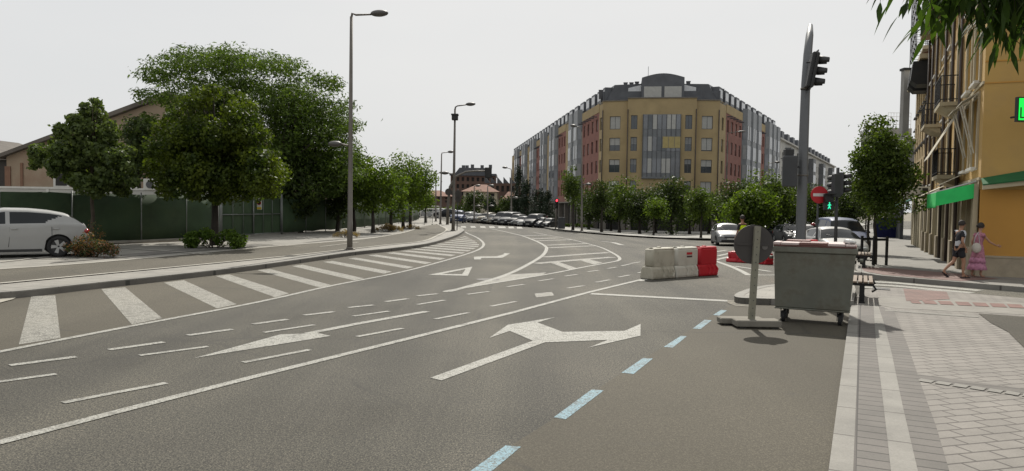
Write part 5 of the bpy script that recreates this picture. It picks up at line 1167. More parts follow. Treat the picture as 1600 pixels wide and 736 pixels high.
# red light by the parked cars
b = P(868, 357.5, .14); tl = thing('traffic_light', 'far traffic light showing red beside the hedge and parked black car', 'traffic light', tuple(b), 0)
k = b.y / F; mb = MB(); mb.cyl((0, 0, 0), (0, 0, 2.6), .06, 8); mb.build('pole', steel, tl)
signal_head(tl, Matrix.Translation((.05, -.1, at(868, 318, b.y).z - b.z)) @ Matrix.Rotation(R(8), 4, 'Z'), 0, 3, red_l, hm=black)
mb = MB(); mb.box(.25, .9, -.1, .3, .0, 1.1); mb.build('control_box', dkgrey, tl, bevel=.02)
# signpost backs at the pavement tip
b = P(714, 359.8, .14); sp_ = thing('signpost', 'dark signpost with octagonal and triangular sign backs next to the floodlight lamp', 'signpost', tuple(b), 0)
k = b.y / F; z1 = at(715, 303.5, b.y).z - b.z; z2 = at(715.5, 313.5, b.y).z - b.z
mb = MB(); mb.cyl((0, .03, 0), (0.03, .03, z1 + .4), .035, 8); mb.build('pole', dkgrey, sp_)
def ngon(n, r, rot=0): return [(r * math.cos(rot + 2 * math.pi * i / n), r * math.sin(rot + 2 * math.pi * i / n)) for i in range(n)]
mb = MB(); mb.M = Matrix.Translation((.05, 0, z1)); mb.prism(ngon(8, 6.4 * k, R(22.5)), -.02, 0); mb.build('octagonal_sign', signback, sp_)
mb = MB(); mb.M = Matrix.Translation((.05, 0, z2 + .05)); mb.prism(ngon(3, 7.2 * k, R(-90)), -.02, 0); mb.build('triangular_sign', signback, sp_)
# gantry mast with curved arm over the far carriageway
b = P(699, 351, .14); tm = thing('traffic_mast', 'far mast with a long curved arm carrying a black traffic light over the road', 'traffic light', tuple(b), 0)
def rel(px, py, Y=None): return at(px, py, Y or b.y) - b
mb = MB(); mb.path([(0, 0, 0), rel(700, 320), rel(703, 292), rel(712, 276), rel(728, 268.5), rel(745, 267), rel(763, 267.5)], [.14, .13, .12, .1, .08, .07, .06], 10); mb.build('mast', steel, tm)
signal_head(tm, Matrix.Translation(rel(763, 270)) @ Matrix.Rotation(R(180), 4, 'Z'), None, 3, hm=black, w=.5); p = rel(763, 270); mb = MB(); mb.box(p.x - .33, p.x + .33, -.06, -.02, p.z - .5, p.z + .5); mb.build('backing_board', black, tm)
p = rel(701, 300); mb = MB(); mb.M = Matrix.Translation((p.x, -.2, p.z)); mb.prism(ngon(20, .33), -.02, 0); mb.build('round_sign', signback, tm)
# leaning big mast with signal heads
mastm = mat('mast_grey', (0.135, 0.14, 0.145), .5, .35, var=.12, scale=1.5, dirt=(.08, .08, .08), dirtamt=.4)
b = P(1248, 452, .136); ms = thing('traffic_mast', 'tall grey mast rising behind the dumpster with hooded traffic light heads', 'traffic light', tuple(b), 0); Yb = b.y
mb = MB(); mb.path([(0, 0, 0), rel(1251, 370, Yb), rel(1254, 280, Yb), rel(1256.5, 200, Yb + .05), rel(1259, 130, Yb + .15), rel(1262, 85, Yb + .4), rel(1265, 55, Yb + .8), rel(1266.5, 40, Yb + 1.3)], [.125, .117, .113, .108, .102, .098, .088, .055], 16); mb.build('mast', mastm, ms)
mb = MB(); mb.cyl((0, 0, 0), (0, 0, .05), .26, 16); mb.build('base_plate', mastm, ms)
mb = MB(); p = rel(1254.2, 275, Yb); mb.cyl((p.x, p.y, p.z), (p.x + .0, p.y, p.z + .03), .125, 16); p = rel(1258.7, 140, Yb + .1); mb.cyl((p.x, p.y, p.z), (p.x, p.y, p.z + .04), .115, 16); mb.build('clamp_band', steel, ms)
hp = rel(1281, 108, Yb - .1); mb = MB(); mb.path([rel(1259, 128, Yb), rel(1270, 130, Yb - .1)], .02, 6); mb.build('bracket', black, ms); mb = MB(); mb.path([rel(1260, 98, Yb), rel(1272, 95, Yb - .1)], .02, 6); mb.build('bracket', black, ms)
signal_head(ms, Matrix.Translation(rel(1274, 111, Yb - .1)) @ Matrix.Rotation(R(10), 4, 'Y') @ Matrix.Rotation(R(82), 4, 'Z'), hm=black, sp=.255)
p = rel(1273.5, 111, Yb - .1); mb = MB(); mb.M = Matrix.Translation(p) @ Matrix.Rotation(R(10), 4, 'Y') @ Matrix.Rotation(R(82), 4, 'Z'); mb.box(-.2, .2, .05, .07, -.45, .45); mb.build('backing_board', black, ms)
signal_head(ms, Matrix.Translation(rel(1233, 268, Yb - .15)) @ Matrix.Rotation(R(168), 4, 'Z'), hm=dkgrey, n=3, sp=.22, w=.32)
mb = MB(); mb.M = Matrix.Translation(rel(1233, 240, Yb - .15)); mb.box(-.1, .1, -.05, .12, -.09, .1); mb.box(-.14, .14, -.09, .15, -.12, -.09); mb.build('sensor_box', black, ms, bevel=.01); mb = MB(); mb.M = Matrix.Translation(rel(1233, 240, Yb - .15)); mb.path([(0.1, 0.1, -.3), (.3, .15, -.3)], .02, 6); mb.build('bracket', black, ms)
# second island hidden behind the dumpster, with no-entry sign and pedestrian light
sheet('traffic_island', [(8.9, 23.6), (11.0, 23.0), (11.3, 26.0), (9.8, 26.6)], .13, conc, 50, skirt=.16)
b = gnd(at(1278, 330, 25).x, 25, .13); ns = thing('no_entry_sign', 'red round no-entry sign with white bar on a grey pole', 'sign', tuple(b), 0)
z = at(1280, 304.5, 25).z - b.z; mb = MB(); mb.cyl((0, .05, 0), (0.02, .05, z + .3), .035, 10); mb.build('pole', dkgrey, ns)
x = at(1280, 304, 25).x - b.x; mb = MB(); mb.M = Matrix.Translation((x, 0, z)); mb.prism(ngon(28, .29), -.02, 0); mb.build('plate', mat('no_entry_red', (.42, .012, .02), .45, var=.06), ns)
mb = MB(); mb.M = Matrix.Translation((x, 0, z)); mb.box(-.215, .215, -.026, -.022, -.05, .05); mb.build('bar', mat('sign_white_bar', (.62, .6, .58), .5), ns)
b = gnd(at(1307, 330, 25).x, 25, .13); pt = thing('traffic_light', 'traffic light post with green walking man lit below two hooded heads', 'traffic light', tuple(b), 0)
mb = MB(); mb.cyl((0, 0, 0), (0, 0, at(1307, 262, 25).z - b.z), .055, 10); mb.build('pole', dkgrey, pt)
signal_head(pt, Matrix.Translation(rel(1304, 290, 24.9)) @ Matrix.Rotation(R(200), 4, 'Z'), hm=dkgrey, sp=.24, w=.32, n=3); signal_head(pt, Matrix.Translation(rel(1318, 287, 24.9)) @ Matrix.Rotation(R(70), 4, 'Z'), hm=dkgrey, sp=.23, n=3)
p = rel(1296, 315.5, 24.8); mb = MB(); mb.box(p.x - .14, p.x + .15, p.y - .0, p.y + .16, p.z - .28, p.z + .27); mb.box(p.x - .16, p.x + .17, p.y - .18, p.y - .01, p.z + .255, p.z + .29); mb.box(p.x - .16, p.x + .17, p.y - .14, p.y - .01, p.z - .0, p.z + .015); wh_ = mb.build('pedestrian_signal', black, pt)
mb = MB(); mb.M = Matrix.Translation((p.x, p.y - .012, p.z - .13)); mb.ell((0, 0, .095), (.024, .008, .026), 10, 6)
for a, c, r1, r2 in (((0, 0, .06), (0, 0, -.02), .026, .022), ((0, 0, .055), (-.055, 0, .01), .015, .012), ((0, 0, .055), (.055, 0, .015), .015, .012), ((0, 0, -.02), (-.045, 0, -.10), .018, .014), ((0, 0, -.02), (.04, 0, -.10), .018, .014)): mb.path([a, c], [r1, r2], 6)
mb.build('walking_man', grn_l, wh_)
mb = MB(); mb.path([(0, 0, p.z), (p.x + .1, p.y + .1, p.z)], .02, 6); mb.build('bracket', dkgrey, pt)

# ------------------------------------------------------------------ dumpster
galv = mat('galvanised_sheet', (0.165, 0.168, 0.14), .6, .25, var=.16, scale=2.2, bump=.15, bscale=9, dirt=(.10, .085, .06), dirtamt=.75, dirtscale=2.3)
lidp = mat('faded_lid_plastic', (.56, .46, .44), .6, var=.1); lidr = mat('red_brown_lid_plastic', (.16, .075, .065), .6, var=.15); rub = mat('rubber', (.015, .015, .015), .85)
o0 = P(1211, 503.5, 0); ang = math.atan2(-.4287, .9034)
du = thing('dumpster', 'large galvanised metal dumpster with a faded red and pink lid standing at the kerb', 'dumpster', tuple(o0), ang)
W1, W0, D1, D0, zb_, zt_ = 1.30, 1.20, 1.02, .80, .27, 1.36
def frus(mb, x0, x1, y0, y1, z0, X0, X1, Y0, Y1, z1): mb.add([(x0, y0, z0), (x1, y0, z0), (x1, y1, z0), (x0, y1, z0), (X0, Y0, z1), (X1, Y0, z1), (X1, Y1, z1), (X0, Y1, z1)], [(0, 3, 2, 1), (4, 5, 6, 7), (0, 1, 5, 4), (1, 2, 6, 5), (2, 3, 7, 6), (3, 0, 4, 7)], False)
mb = MB(); frus(mb, -.02, W0, .08, D0, zb_, -.05, W1 - .03, 0, D1, zt_ - .1); frus(mb, -.03, W0 + .01, .07, D0 + .01, zb_ - .03, -.03, W0 + .01, .07, D0 + .01, zb_ - .003); mb.build('body', galv, du, bevel=.012)
mb = MB(); frus(mb, -.08, W1, -.03, D1 + .03, zt_ - .1, -.08, W1, -.03, D1 + .03, zt_); mb.build('rim', galv, du, bevel=.012)
mb = MB()
for y_, z_ in ((-.008, .55), (-.025, .95)): mb.box(.0, W0 - .02, -.01 + (1.3 - z_) * .02, .03, z_, z_ + .02)
lid = MB(); lid.box(-.06, W1 - .02, -.02, D1 + .02, zt_ + .003, zt_ + .03); lo = lid.build('lid', lidr, du, bevel=.006)
for (a, c, mt, y0, y1, z) in ((-.07, .05, lidp, -.03, .55, .055), (.06, .36, lidp, -.035, .5, .05), (.37, .82, lidr, -.03, .42, .058), (.83, 1.1, lidp, -.035, .5, .052), (1.11, 1.26, lidp, -.03, .55, .042), (.1, .5, lidr, .52, 1.0, .075), (.37, .8, lidp, .44, .98, .045), (.82, 1.2, lidp, .53, 1.0, .05)):
    mb = MB(); mb.box(a, c, y0, y1, zt_ + .031, zt_ + z + .022); mb.build('lid_panel', mt, lo, bevel=.006)
for x, y in ((.12, .2), (1.05, .2), (.12, .72), (1.05, .72)):
    mb = MB(); mb.cyl((x - .03, y, .10), (x + .03, y, .10), .10, 16); wo = mb.build('wheel', rub, du); mb = MB(); mb.box(x - .05, x - .038, y - .03, y + .03, .08, .25); mb.box(x + .038, x + .05, y - .03, y + .03, .08, .25); mb.box(x - .06, x + .06, y - .05, y + .05, .235, .26); mb.build('fork', dkgrey, wo)
mb = MB(); mb.cyl((W1, .2, 1.15), (W1 + .09, .2, 1.15), .03, 8); mb.cyl((-.08, .2, 1.15), (-.15, .2, 1.15), .03, 8); mb.build('lifting_pin', galv, du)
# crumpled bag on the lid corner
rs = np.random.RandomState(3); bg_ = MB(); bg_.smooth = False
q0 = Vector(du.matrix_basis @ Vector((1.16, .25, zt_ + .105)))
bt = thing('plastic_bag', 'small crumpled white plastic bag lying on the right end of the dumpster lid', 'bag', tuple(q0)); bg_.ell((0, 0, 0), (.10, .13, .05), 12, 8); bg_.v = [tuple(np.array(v) * (1 + rs.uniform(-.25, .25))) for v in bg_.v]; bo = bg_.build('bag_film', mat('bag_white', (.6, .6, .58), .4), bt)

# ------------------------------------------------------------------ round sign on concrete slabs (seen from behind)
b = P(1173, 511, 0); rsn = thing('portable_sign', 'round portable road sign seen from behind on concrete foot slabs beside the dumpster', 'sign', tuple(b), 0)
concf = mat('foot_concrete', (.21, .195, .165), .9, var=.12, scale=5, bump=.4); postm = mat('perforated_post', (.27, .26, .205), .7, .2, var=.2, scale=6, dirt=(.14, .12, .08), dirtamt=.6, dirtscale=6)
x = lambda px: (px - 1173) / F * b.y
zc = at(1176, 382, b.y).z; lean = Matrix.Rotation(R(2.2), 4, 'Y')
mb = MB(); mb.M = lean; mb.box(-.05, .05, -.045, 0.0, .1, 1.72); mb.box(-.05, -.042, .0, .03, .1, 1.72); mb.box(.042, .05, .0, .03, .1, 1.72); po = mb.build('post', postm, rsn)
mb = MB(); mb.M = lean
for k in range(12): mb.cyl((0, -.0455, .2 + k * .13), (0, -.047, .2 + k * .13), .009, 8)
mb.build('bolt_holes', black, po)
mb = MB(); mb.M = lean @ Matrix.Translation((-.03, .035, zc)); mb.prism(ngon(48, .335), 0, .004); mb.prism(ngon(48, .335), .004, .02); mb.build('disc', signback, rsn)
mb = MB(); mb.M = lean @ Matrix.Translation((-.03, .02, zc)); mb.box(-.3, .3, 0, .014, -.02, .02) ; mb.build('rail', signback, rsn)
mb = MB(); mb.M = lean @ Matrix.Translation((.1, .03, zc)); mb.cyl((.06, 0, -.03), (.06, -.004, -.03), .05, 16); mb.build('rating_mark', mat('mark_grey', (.14, .13, .12), .6), rsn)
for (x0, x1, y0, y1, h, nm) in ((-.30, .46, -.20, .12, .14, 'a'), (-.47, .28, .13, .42, .125, 'b')):
    mb = MB(); mb.box(x0, x1, y0, y1, 0.025, h); o = mb.build('foot_slab', concf, rsn, bevel=.015)
    g = MB(); g.box(x0 + .06, x0 + .16, y0 + .02, y1 - .02, 0, .024); g.build('rubber_pad', rub, o); g = MB(); g.box(x1 - .16, x1 - .06, y0 + .02, y1 - .02, 0, .024); g.build('rubber_pad', rub, o)

# ------------------------------------------------------------------ plastic barriers
bw = mat('dirty_white_plastic', (.46, .43, .35), .55, var=.08, dirt=(.20, .18, .13), dirtamt=.75, dirtscale=2.2); bwc = mat('white_plastic', (.55, .53, .46), .5, var=.06, dirt=(.3, .27, .2), dirtamt=.4, dirtscale=2); brd = mat('red_plastic', (.42, .018, .028), .5, var=.08)
GB = 'plastic water-filled road barriers'
def barrier(label, a, c, mt, word=False, h=.88):
    a = Vector(a); c = Vector(c); d = c - a; L = d.length; t = thing('road_barrier', label, 'barrier', (a.x, a.y, G(a.x, a.y)), math.atan2(d.y, d.x), GB)
    mb = MB(); zs = h * .40
    mb.prism([(-.23, 0), (-.235, .08), (-.20, zs * .8), (-.152, zs + .001), (.152, zs + .001), (.20, zs * .8), (.235, .08), (.23, 0)], -.10, L - .125, 'x')
    mb.box(.05, L - .07, -.15, .15, zs - .02, h - .06); mb.prism([(-.15, h - .058), (-.11, h), (.11, h), (.15, h - .058)], .05, L - .07, 'x')
    mb.cyl((.06, 0, zs + .01), (.06, 0, h - .03), .15, 18)
    o = mb.build('body', mt, t, bevel=.025)
    for k in range(3):
        x = L * .32 + k * L * .2
        for s in (-1, 1): mb = MB(); mb.add([(x, s * .245, .06), (x + .06, s * .26, .06), (x + .14, s * .24, .2), (x + .08, s * .24, .2), (x + .0, s * .185, .335), (x + .06, s * .185, .335), (x, s * .25, .06), (x + .06, s * .25, .06), (x + .14, s * .20, .22), (x + .08, s * .20, .22), (x, s * .17, .36), (x + .06, s * .17, .36)], [(0, 1, 2, 3), (3, 2, 5, 4), (0, 3, 9, 6), (1, 7, 8, 2), (3, 4, 10, 9), (2, 8, 11, 5), (0, 6, 7, 1), (4, 5, 11, 10)]); mb.build('chevron_rib', mt, t)
    mb = MB(); mb.cyl((.09, 0, h + .001), (.09, 0, h + .012), .055, 14); mb.build('filler_cap', mt, t); mb = MB(); mb.cyl((.09, 0, h + .0125), (.09, 0, h + .014), .035, 12); mb.build('hole', black, t)
    mb = MB(); mb.cyl((L * .4, 0, h + .001), (L * .4, 0, h + .03), .08, 10, .05); mb.build('lug', mt, t)
    if word:
        mb = MB(); x0 = L * .42; n = 7
        for k in range(n): mb.box(x0 + k * .037, x0 + k * .037 + .03, -.157, -.151, .66, .73)
        mb.build('red_lettering', mat('letter_red', (.5, .03, .04), .6), t); mb = MB()
        for k in range(6): mb.box(x0 + .01 + k * .042, x0 + .01 + k * .042 + .033, -.157, -.151, .58, .63)
        mb.build('dark_lettering', mat('letter_dark', (.06, .03, .03), .6), t)
    return t
p0 = P(1013, 436, 0); p3 = P(1116, 429, 0)
def lp(f): v = p0.lerp(p3, f); return (v.x, v.y)
barrier('dirtiest white plastic barrier, left end of the row', lp(0), lp(.34), bw); barrier('white plastic barrier with red lettering in the middle of the row', lp(.345), lp(.69), bwc, True); barrier('red plastic barrier at the right end of the white ones', lp(.70), lp(1.0), brd)
q0 = P(1141, 409, 0); q1 = P(1175, 411, 0); q2 = P(1206, 414, 0)
barrier('low red plastic barrier half hidden left of the round sign disc', q0[:2], q1[:2], brd, h=.43); barrier('low red plastic barrier just left of the dumpster behind the sign', q1[:2], q2[:2], brd, h=.43)
q0 = at(1236, 400, 20.5); q1 = at(1275, 400, 21.0); barrier('red plastic barrier behind the dumpster lid at the mast foot', (q0.x, q0.y), (q1.x, q1.y), brd, h=1.2)

# ------------------------------------------------------------------ benches, tree stakes, far railings
def bench(label, bx, by, dz):
    b = P(bx, by, dz); t = thing('bench', label, 'bench', tuple(b), math.atan2(D.y, D.x), 'slatted street benches')
    wood = mat('weathered_slat', (.20, .15, .11), .7, var=.2, scale=4)
    for k in range(5): mb = MB(); mb.box(0, 1.7, .22 - k * .105, .22 - k * .105 + .08, .43, .465); mb.build('slat', wood, t, bevel=.006)
    for x in (.06, 1.58):
        mb = MB(); mb.box(x, x + .06, -.04, .06, 0.02, .38); mb.box(x, x + .06, -.20, .28, .37, .425); mb.prism([(-.05, 0), (.07, 0), (.07, .03), (-.05, .03)], x - .05, x + .11, 'x'); mb.path([(x + .03, -.2, .39), (x + .03, -.26, .3), (x + .03, -.18, .25)], .025, 6); mb.build('leg', iron, t)
    return t
bench('slatted bench right behind the dumpster, nearer of the two', 1347, 474, .05); bench('slatted bench beyond the side street crossing, farther of the two', 1350, 419, .13)
b = P(1366, 414, .13); tg = thing('tree_guard', 'black wooden stake frame round the trunk of the nearest pavement tree', 'tree guard', tuple(b), R(20))
for x, y in ((-.3, -.25), (.3, -.25), (.3, .3), (-.3, .3)): mb = MB(); mb.box(x - .035, x + .035, y - .035, y + .035, 0, 1.05); mb.build('stake', iron, tg)
for y in (-.25, .3): mb = MB(); mb.box(-.33, .33, y - .045, y - .036, .9, .98); mb.build('cross_bar', iron, tg)
rl_ = thing('railing', 'long white double railing behind the street trees at the end of the left pavement', 'railing', tuple(P(600, 346, .1)))
k = rl_.location.y / F
mb = MB()
for z in (.55, 1.05): mb.box(0, 45 * k, -.04, .04, z, z + .1)
for i in range(12): mb.box(i * 4 * k, i * 4 * k + .08, -.03, .03, 0, 1.1)
mb.build('bars', frame_w, rl_)
rl2 = thing('railing', 'slanting pair of white rails above the far cars on the left', 'railing', tuple(gnd(at(647, 330, 100).x, 100, .1)))
mb = MB(); 
for z in (1.35, 1.75): mb.add([(0, -.05, z), (3.4, -.05, z - .1), (3.4, .05, z - .1), (0, .05, z), (0, -.05, z + .13), (3.4, -.05, z + .03), (3.4, .05, z + .03), (0, .05, z + .13)], [(0, 3, 2, 1), (4, 5, 6, 7), (0, 1, 5, 4), (1, 2, 6, 5), (2, 3, 7, 6), (3, 0, 4, 7)])
for i in range(5): mb.box(i * .84, i * .84 + .07, -.04, .04, 0, 1.5)
mb.build('bars', frame_w, rl2)
b = P(663, 350.5, .15); cb = thing('crowd_barrier', 'small metal pedestrian barrier standing on the far end of the path', 'barrier', tuple(b))
mb = MB(); mb.path([(0, 0, .15), (0, 0, 1.0), (.75, 0, 1.0), (.75, 0, .15)], .025, 6)
for i in range(1, 5): mb.cyl((i * .15, 0, .2), (i * .15, 0, 1.0), .012, 5)
mb.build('frame', post_m, cb); 
for x_ in (0, .75): mb = MB(); mb.box(x_ - .04, x_ + .04, -.3, .3, 0, .05); mb.build('foot', iron, cb)

# ================================================================== vehicles
carglass = mat('car_glass', (.018, .021, .023), .08, spec=.28, var=.1); tyre_m = mat('tyre', (.018, .018, .018), .85); rim_m = mat('alloy_rim', (.42, .42, .41), .45, .2, var=.05)
headl = mat('headlight_glass', (.5, .52, .52), .12, spec=.8); taill = mat('tail_light', (.28, .01, .012), .2, spec=.7); blackp = mat('black_trim', (.02, .02, .02), .5); platem = mat('number_plate', (.6, .6, .56), .5)
def paintm(nm, c, met=.3): return mat(nm, c, .5, met * .4, var=.03, coat=.06, spec=.28)
PRO = {
 'hatch': dict(L=4.3, W=.89, top=[(-2.15, .5), (-2.13, .88), (-2.06, .98), (-1.95, 1.05), (-1.75, 1.20), (-1.52, 1.305), (-1.1, 1.39), (-.6, 1.44), (0, 1.45), (.3, 1.39), (.62, 1.24), (1.08, .99), (1.5, .915), (1.85, .83), (2.05, .72), (2.13, .60), (2.15, .42)], belt=(.99, .87), wx=(-1.33, 1.36), glass=(-1.42, .95), pill=[(-1.14, -1.14), (-.12, -.05)], ws=(.32, 1.06), rw=(-2.0, -1.64)),
 'suv': dict(L=4.4, W=.91, top=[(-2.2, .55), (-2.18, 1.0), (-2.1, 1.2), (-1.95, 1.5), (-1.75, 1.62), (-.8, 1.68), (.1, 1.64), (.4, 1.54), (.9, 1.15), (1.4, 1.07), (1.9, .98), (2.1, .82), (2.18, .66), (2.2, .45)], belt=(1.08, 1.02), wx=(-1.33, 1.4), glass=(-1.8, .8), pill=[(-1.0, -.92), (-.02, .05)], ws=(.38, .92), rw=(-2.1, -1.86)),
 'van': dict(L=4.7, W=.93, top=[(-2.35, .55), (-2.33, 1.2), (-2.28, 1.75), (-2.15, 1.86), (-1.0, 1.9), (.3, 1.88), (.75, 1.76), (1.35, 1.2), (1.8, 1.05), (2.2, .9), (2.32, .7), (2.35, .45)], belt=(1.15, 1.08), wx=(-1.5, 1.45), glass=(-2.1, 1.2), pill=[(-1.1, -1.0), (.1, .2)], ws=(.68, 1.33), rw=(-2.34, -2.2)),
}
def interp(t, x):
    if x <= t[0][0]: return t[0][1]
    for (a, b_), (c, d) in zip(t[:-1], t[1:]):
        if x <= c: return b_ + (d - b_) * (x - a) / (c - a)
    return t[-1][1]
_CAR = {}
def lathe_tyre(m):
    prof = [(-.07, .205), (-.1, .225), (-.1, .28), (-.085, .31), (.085, .31), (.1, .28), (.1, .225), (.078, .205)]; n = 30
    vs = [(r * math.cos(2 * math.pi * k / n), y, r * math.sin(2 * math.pi * k / n)) for y, r in prof for k in range(n)]
    m.add(vs, [(i * n + k, i * n + (k + 1) % n, (i + 1) * n + (k + 1) % n, (i + 1) * n + k) for i in range(len(prof) - 1) for k in range(n)], True)
def car_meshes(kind, nx=84):
    if kind in _CAR: return _CAR[kind]
    p = PRO[kind]; L = p['L']; xs = np.linspace(-L / 2, L / 2, nx); nl, nu, nr_ = 8, 8, 5; rows = []
    for x in xs:
        zt = (interp(p['top'], x) * 2 + interp(p['top'], x - .05) + interp(p['top'], x + .05)) / 4; f = (x + L / 2) / L; bl = p['belt'][0] * (1 - f) + p['belt'][1] * f
        zs = min(bl, zt - .07); zr = max(zs + .015, zt - .06); tap = abs(x) / (L / 2); W = p['W'] * (1 - .16 * tap ** 5 - .03 * tap ** 2)
        zbt = .2 + .09 * max(0, tap - .85) / .15
        for wx in p['wx']:
            dd = .37 ** 2 - (x - wx) ** 2
            if dd > 0: zbt = max(zbt, .31 + dd ** .5)
        r = []
        for k in range(nl + 1):
            u = k / nl; z = zbt + (zs - zbt) * u; zz = (z - .2) / max(.01, (bl - .2)); w_ = W * (.955 + .045 * math.sin(min(1, max(0, zz)) * math.pi * .62 + .35)); 
            if abs(zz - .62) < .1: w_ += .006
            r.append((x, w_, z))
        Wr = max(.2, W - .012 - (p['W'] * .36) * max(0, zr - zs) / .5 * (.55 if kind == 'van' else 1))
        for k in range(1, nu + 1): u = k / nu; r.append((x, r[nl][1] - .015 + (Wr - r[nl][1] + .015) * u, zs + (zr - zs) * u))
        for k in range(1, nr_ + 1): u = 1 - k / nr_; r.append((x, Wr * u, zt - (zt - zr) * u ** 2.2))
        rows.append((r, zt, zs, zr))
    n = len(rows[0][0]); body = MB(); gl = MB(); body.smooth = gl.smooth = True
    V = [v for r in rows for v in r[0]] + [(v[0], -v[1], v[2]) for r in rows for v in r[0]]; off = len(rows) * n; bf = []; gf = []
    for i in range(len(rows) - 1):
        xm = (xs[i] + xs[i + 1]) / 2; h = rows[i][3] - rows[i][2]
        for j in range(n - 1):
            isg = False
            if nl < j < nl + nu - 1 and p['glass'][0] < xm < p['glass'][1] and h > .16 and not any(a < xm < b_ for a, b_ in p['pill']) and not (kind == 'hatch' and xm < -1.0 and (j - nl) < 1 + (-xm - 1.0) / .42 * 5): isg = True
            if j >= nl + nu and j < n - 1 + 1 and (p['ws'][0] < xm < p['ws'][1] or p['rw'][0] < xm < p['rw'][1]): isg = not (j == nl + nu and False)
            a = i * n + j; f = (a, a + n, a + n + 1, a + 1); g = tuple(off + q for q in reversed(f)); (gf if isg else bf).extend([f, g])
    for i in (0, len(rows) - 1):
        lp_ = [i * n + j for j in range(n)] + [off + i * n + j for j in range(n - 2, -1, -1)]; bf.append(tuple(lp_))
    def mk(fs, nm, mt):
        mb = MB(); mb.smooth = True; mb.add(V, fs); used = sorted({i for f in fs for i in f}); mp_ = {u: k for k, u in enumerate(used)}; mb.v = [mb.v[u] for u in used]; mb.f = [tuple(mp_[i] for i in f) for f in mb.f]; o = mb.build(nm, mt); me = o.data; bpy.data.objects.remove(o); return me
    d = dict(p=p, body=mk(bf, 'body', blackp), glass=mk(gf, 'windows', carglass))
    def one(f, nm, mt, bevel=0): mb = MB(); f(mb); o = mb.build(nm, mt, bevel=bevel); me = o.data; bpy.data.objects.remove(o); return me
    W = p['W']; H = p['L'] / 2
    d['under'] = one(lambda m: (m.box(-H + .25, H - .3, -W + .26, W - .26, .22, .68)), 'underbody', blackp)
    d['tyre'] = one(lathe_tyre, 'tyre', tyre_m)
    def rim(m):
        m.cyl((0, -.08, 0), (0, .06, 0), .2, 24)
        for k in range(5):
            a = 2 * math.pi * k / 5; m.add([(.05 * math.cos(a + .7), .085, .05 * math.sin(a + .7)), (.05 * math.cos(a - .7), .085, .05 * math.sin(a - .7)), (.205 * math.cos(a - .26), .095, .205 * math.sin(a - .26)), (.205 * math.cos(a + .26), .095, .205 * math.sin(a + .26)), (.03 * math.cos(a + 1.2), .06, .03 * math.sin(a + 1.2)), (.03 * math.cos(a - 1.2), .06, .03 * math.sin(a - 1.2)), (.2 * math.cos(a - .14), .07, .2 * math.sin(a - .14)), (.2 * math.cos(a + .14), .07, .2 * math.sin(a + .14))], [(0, 1, 2, 3), (0, 4, 5, 1), (1, 5, 6, 2), (2, 6, 7, 3), (3, 7, 4, 0)])
        m.path([(0, .1, 0), (0, .104, 0)], [.215, .215], 24) if False else None
    d['rim'] = one(rim, 'rim', [rim_m]); d['hub'] = one(lambda m: m.cyl((0, .0, 0), (0, .072, 0), .205, 24), 'rim_shadow', blackp)
    _CAR[kind] = d; return d
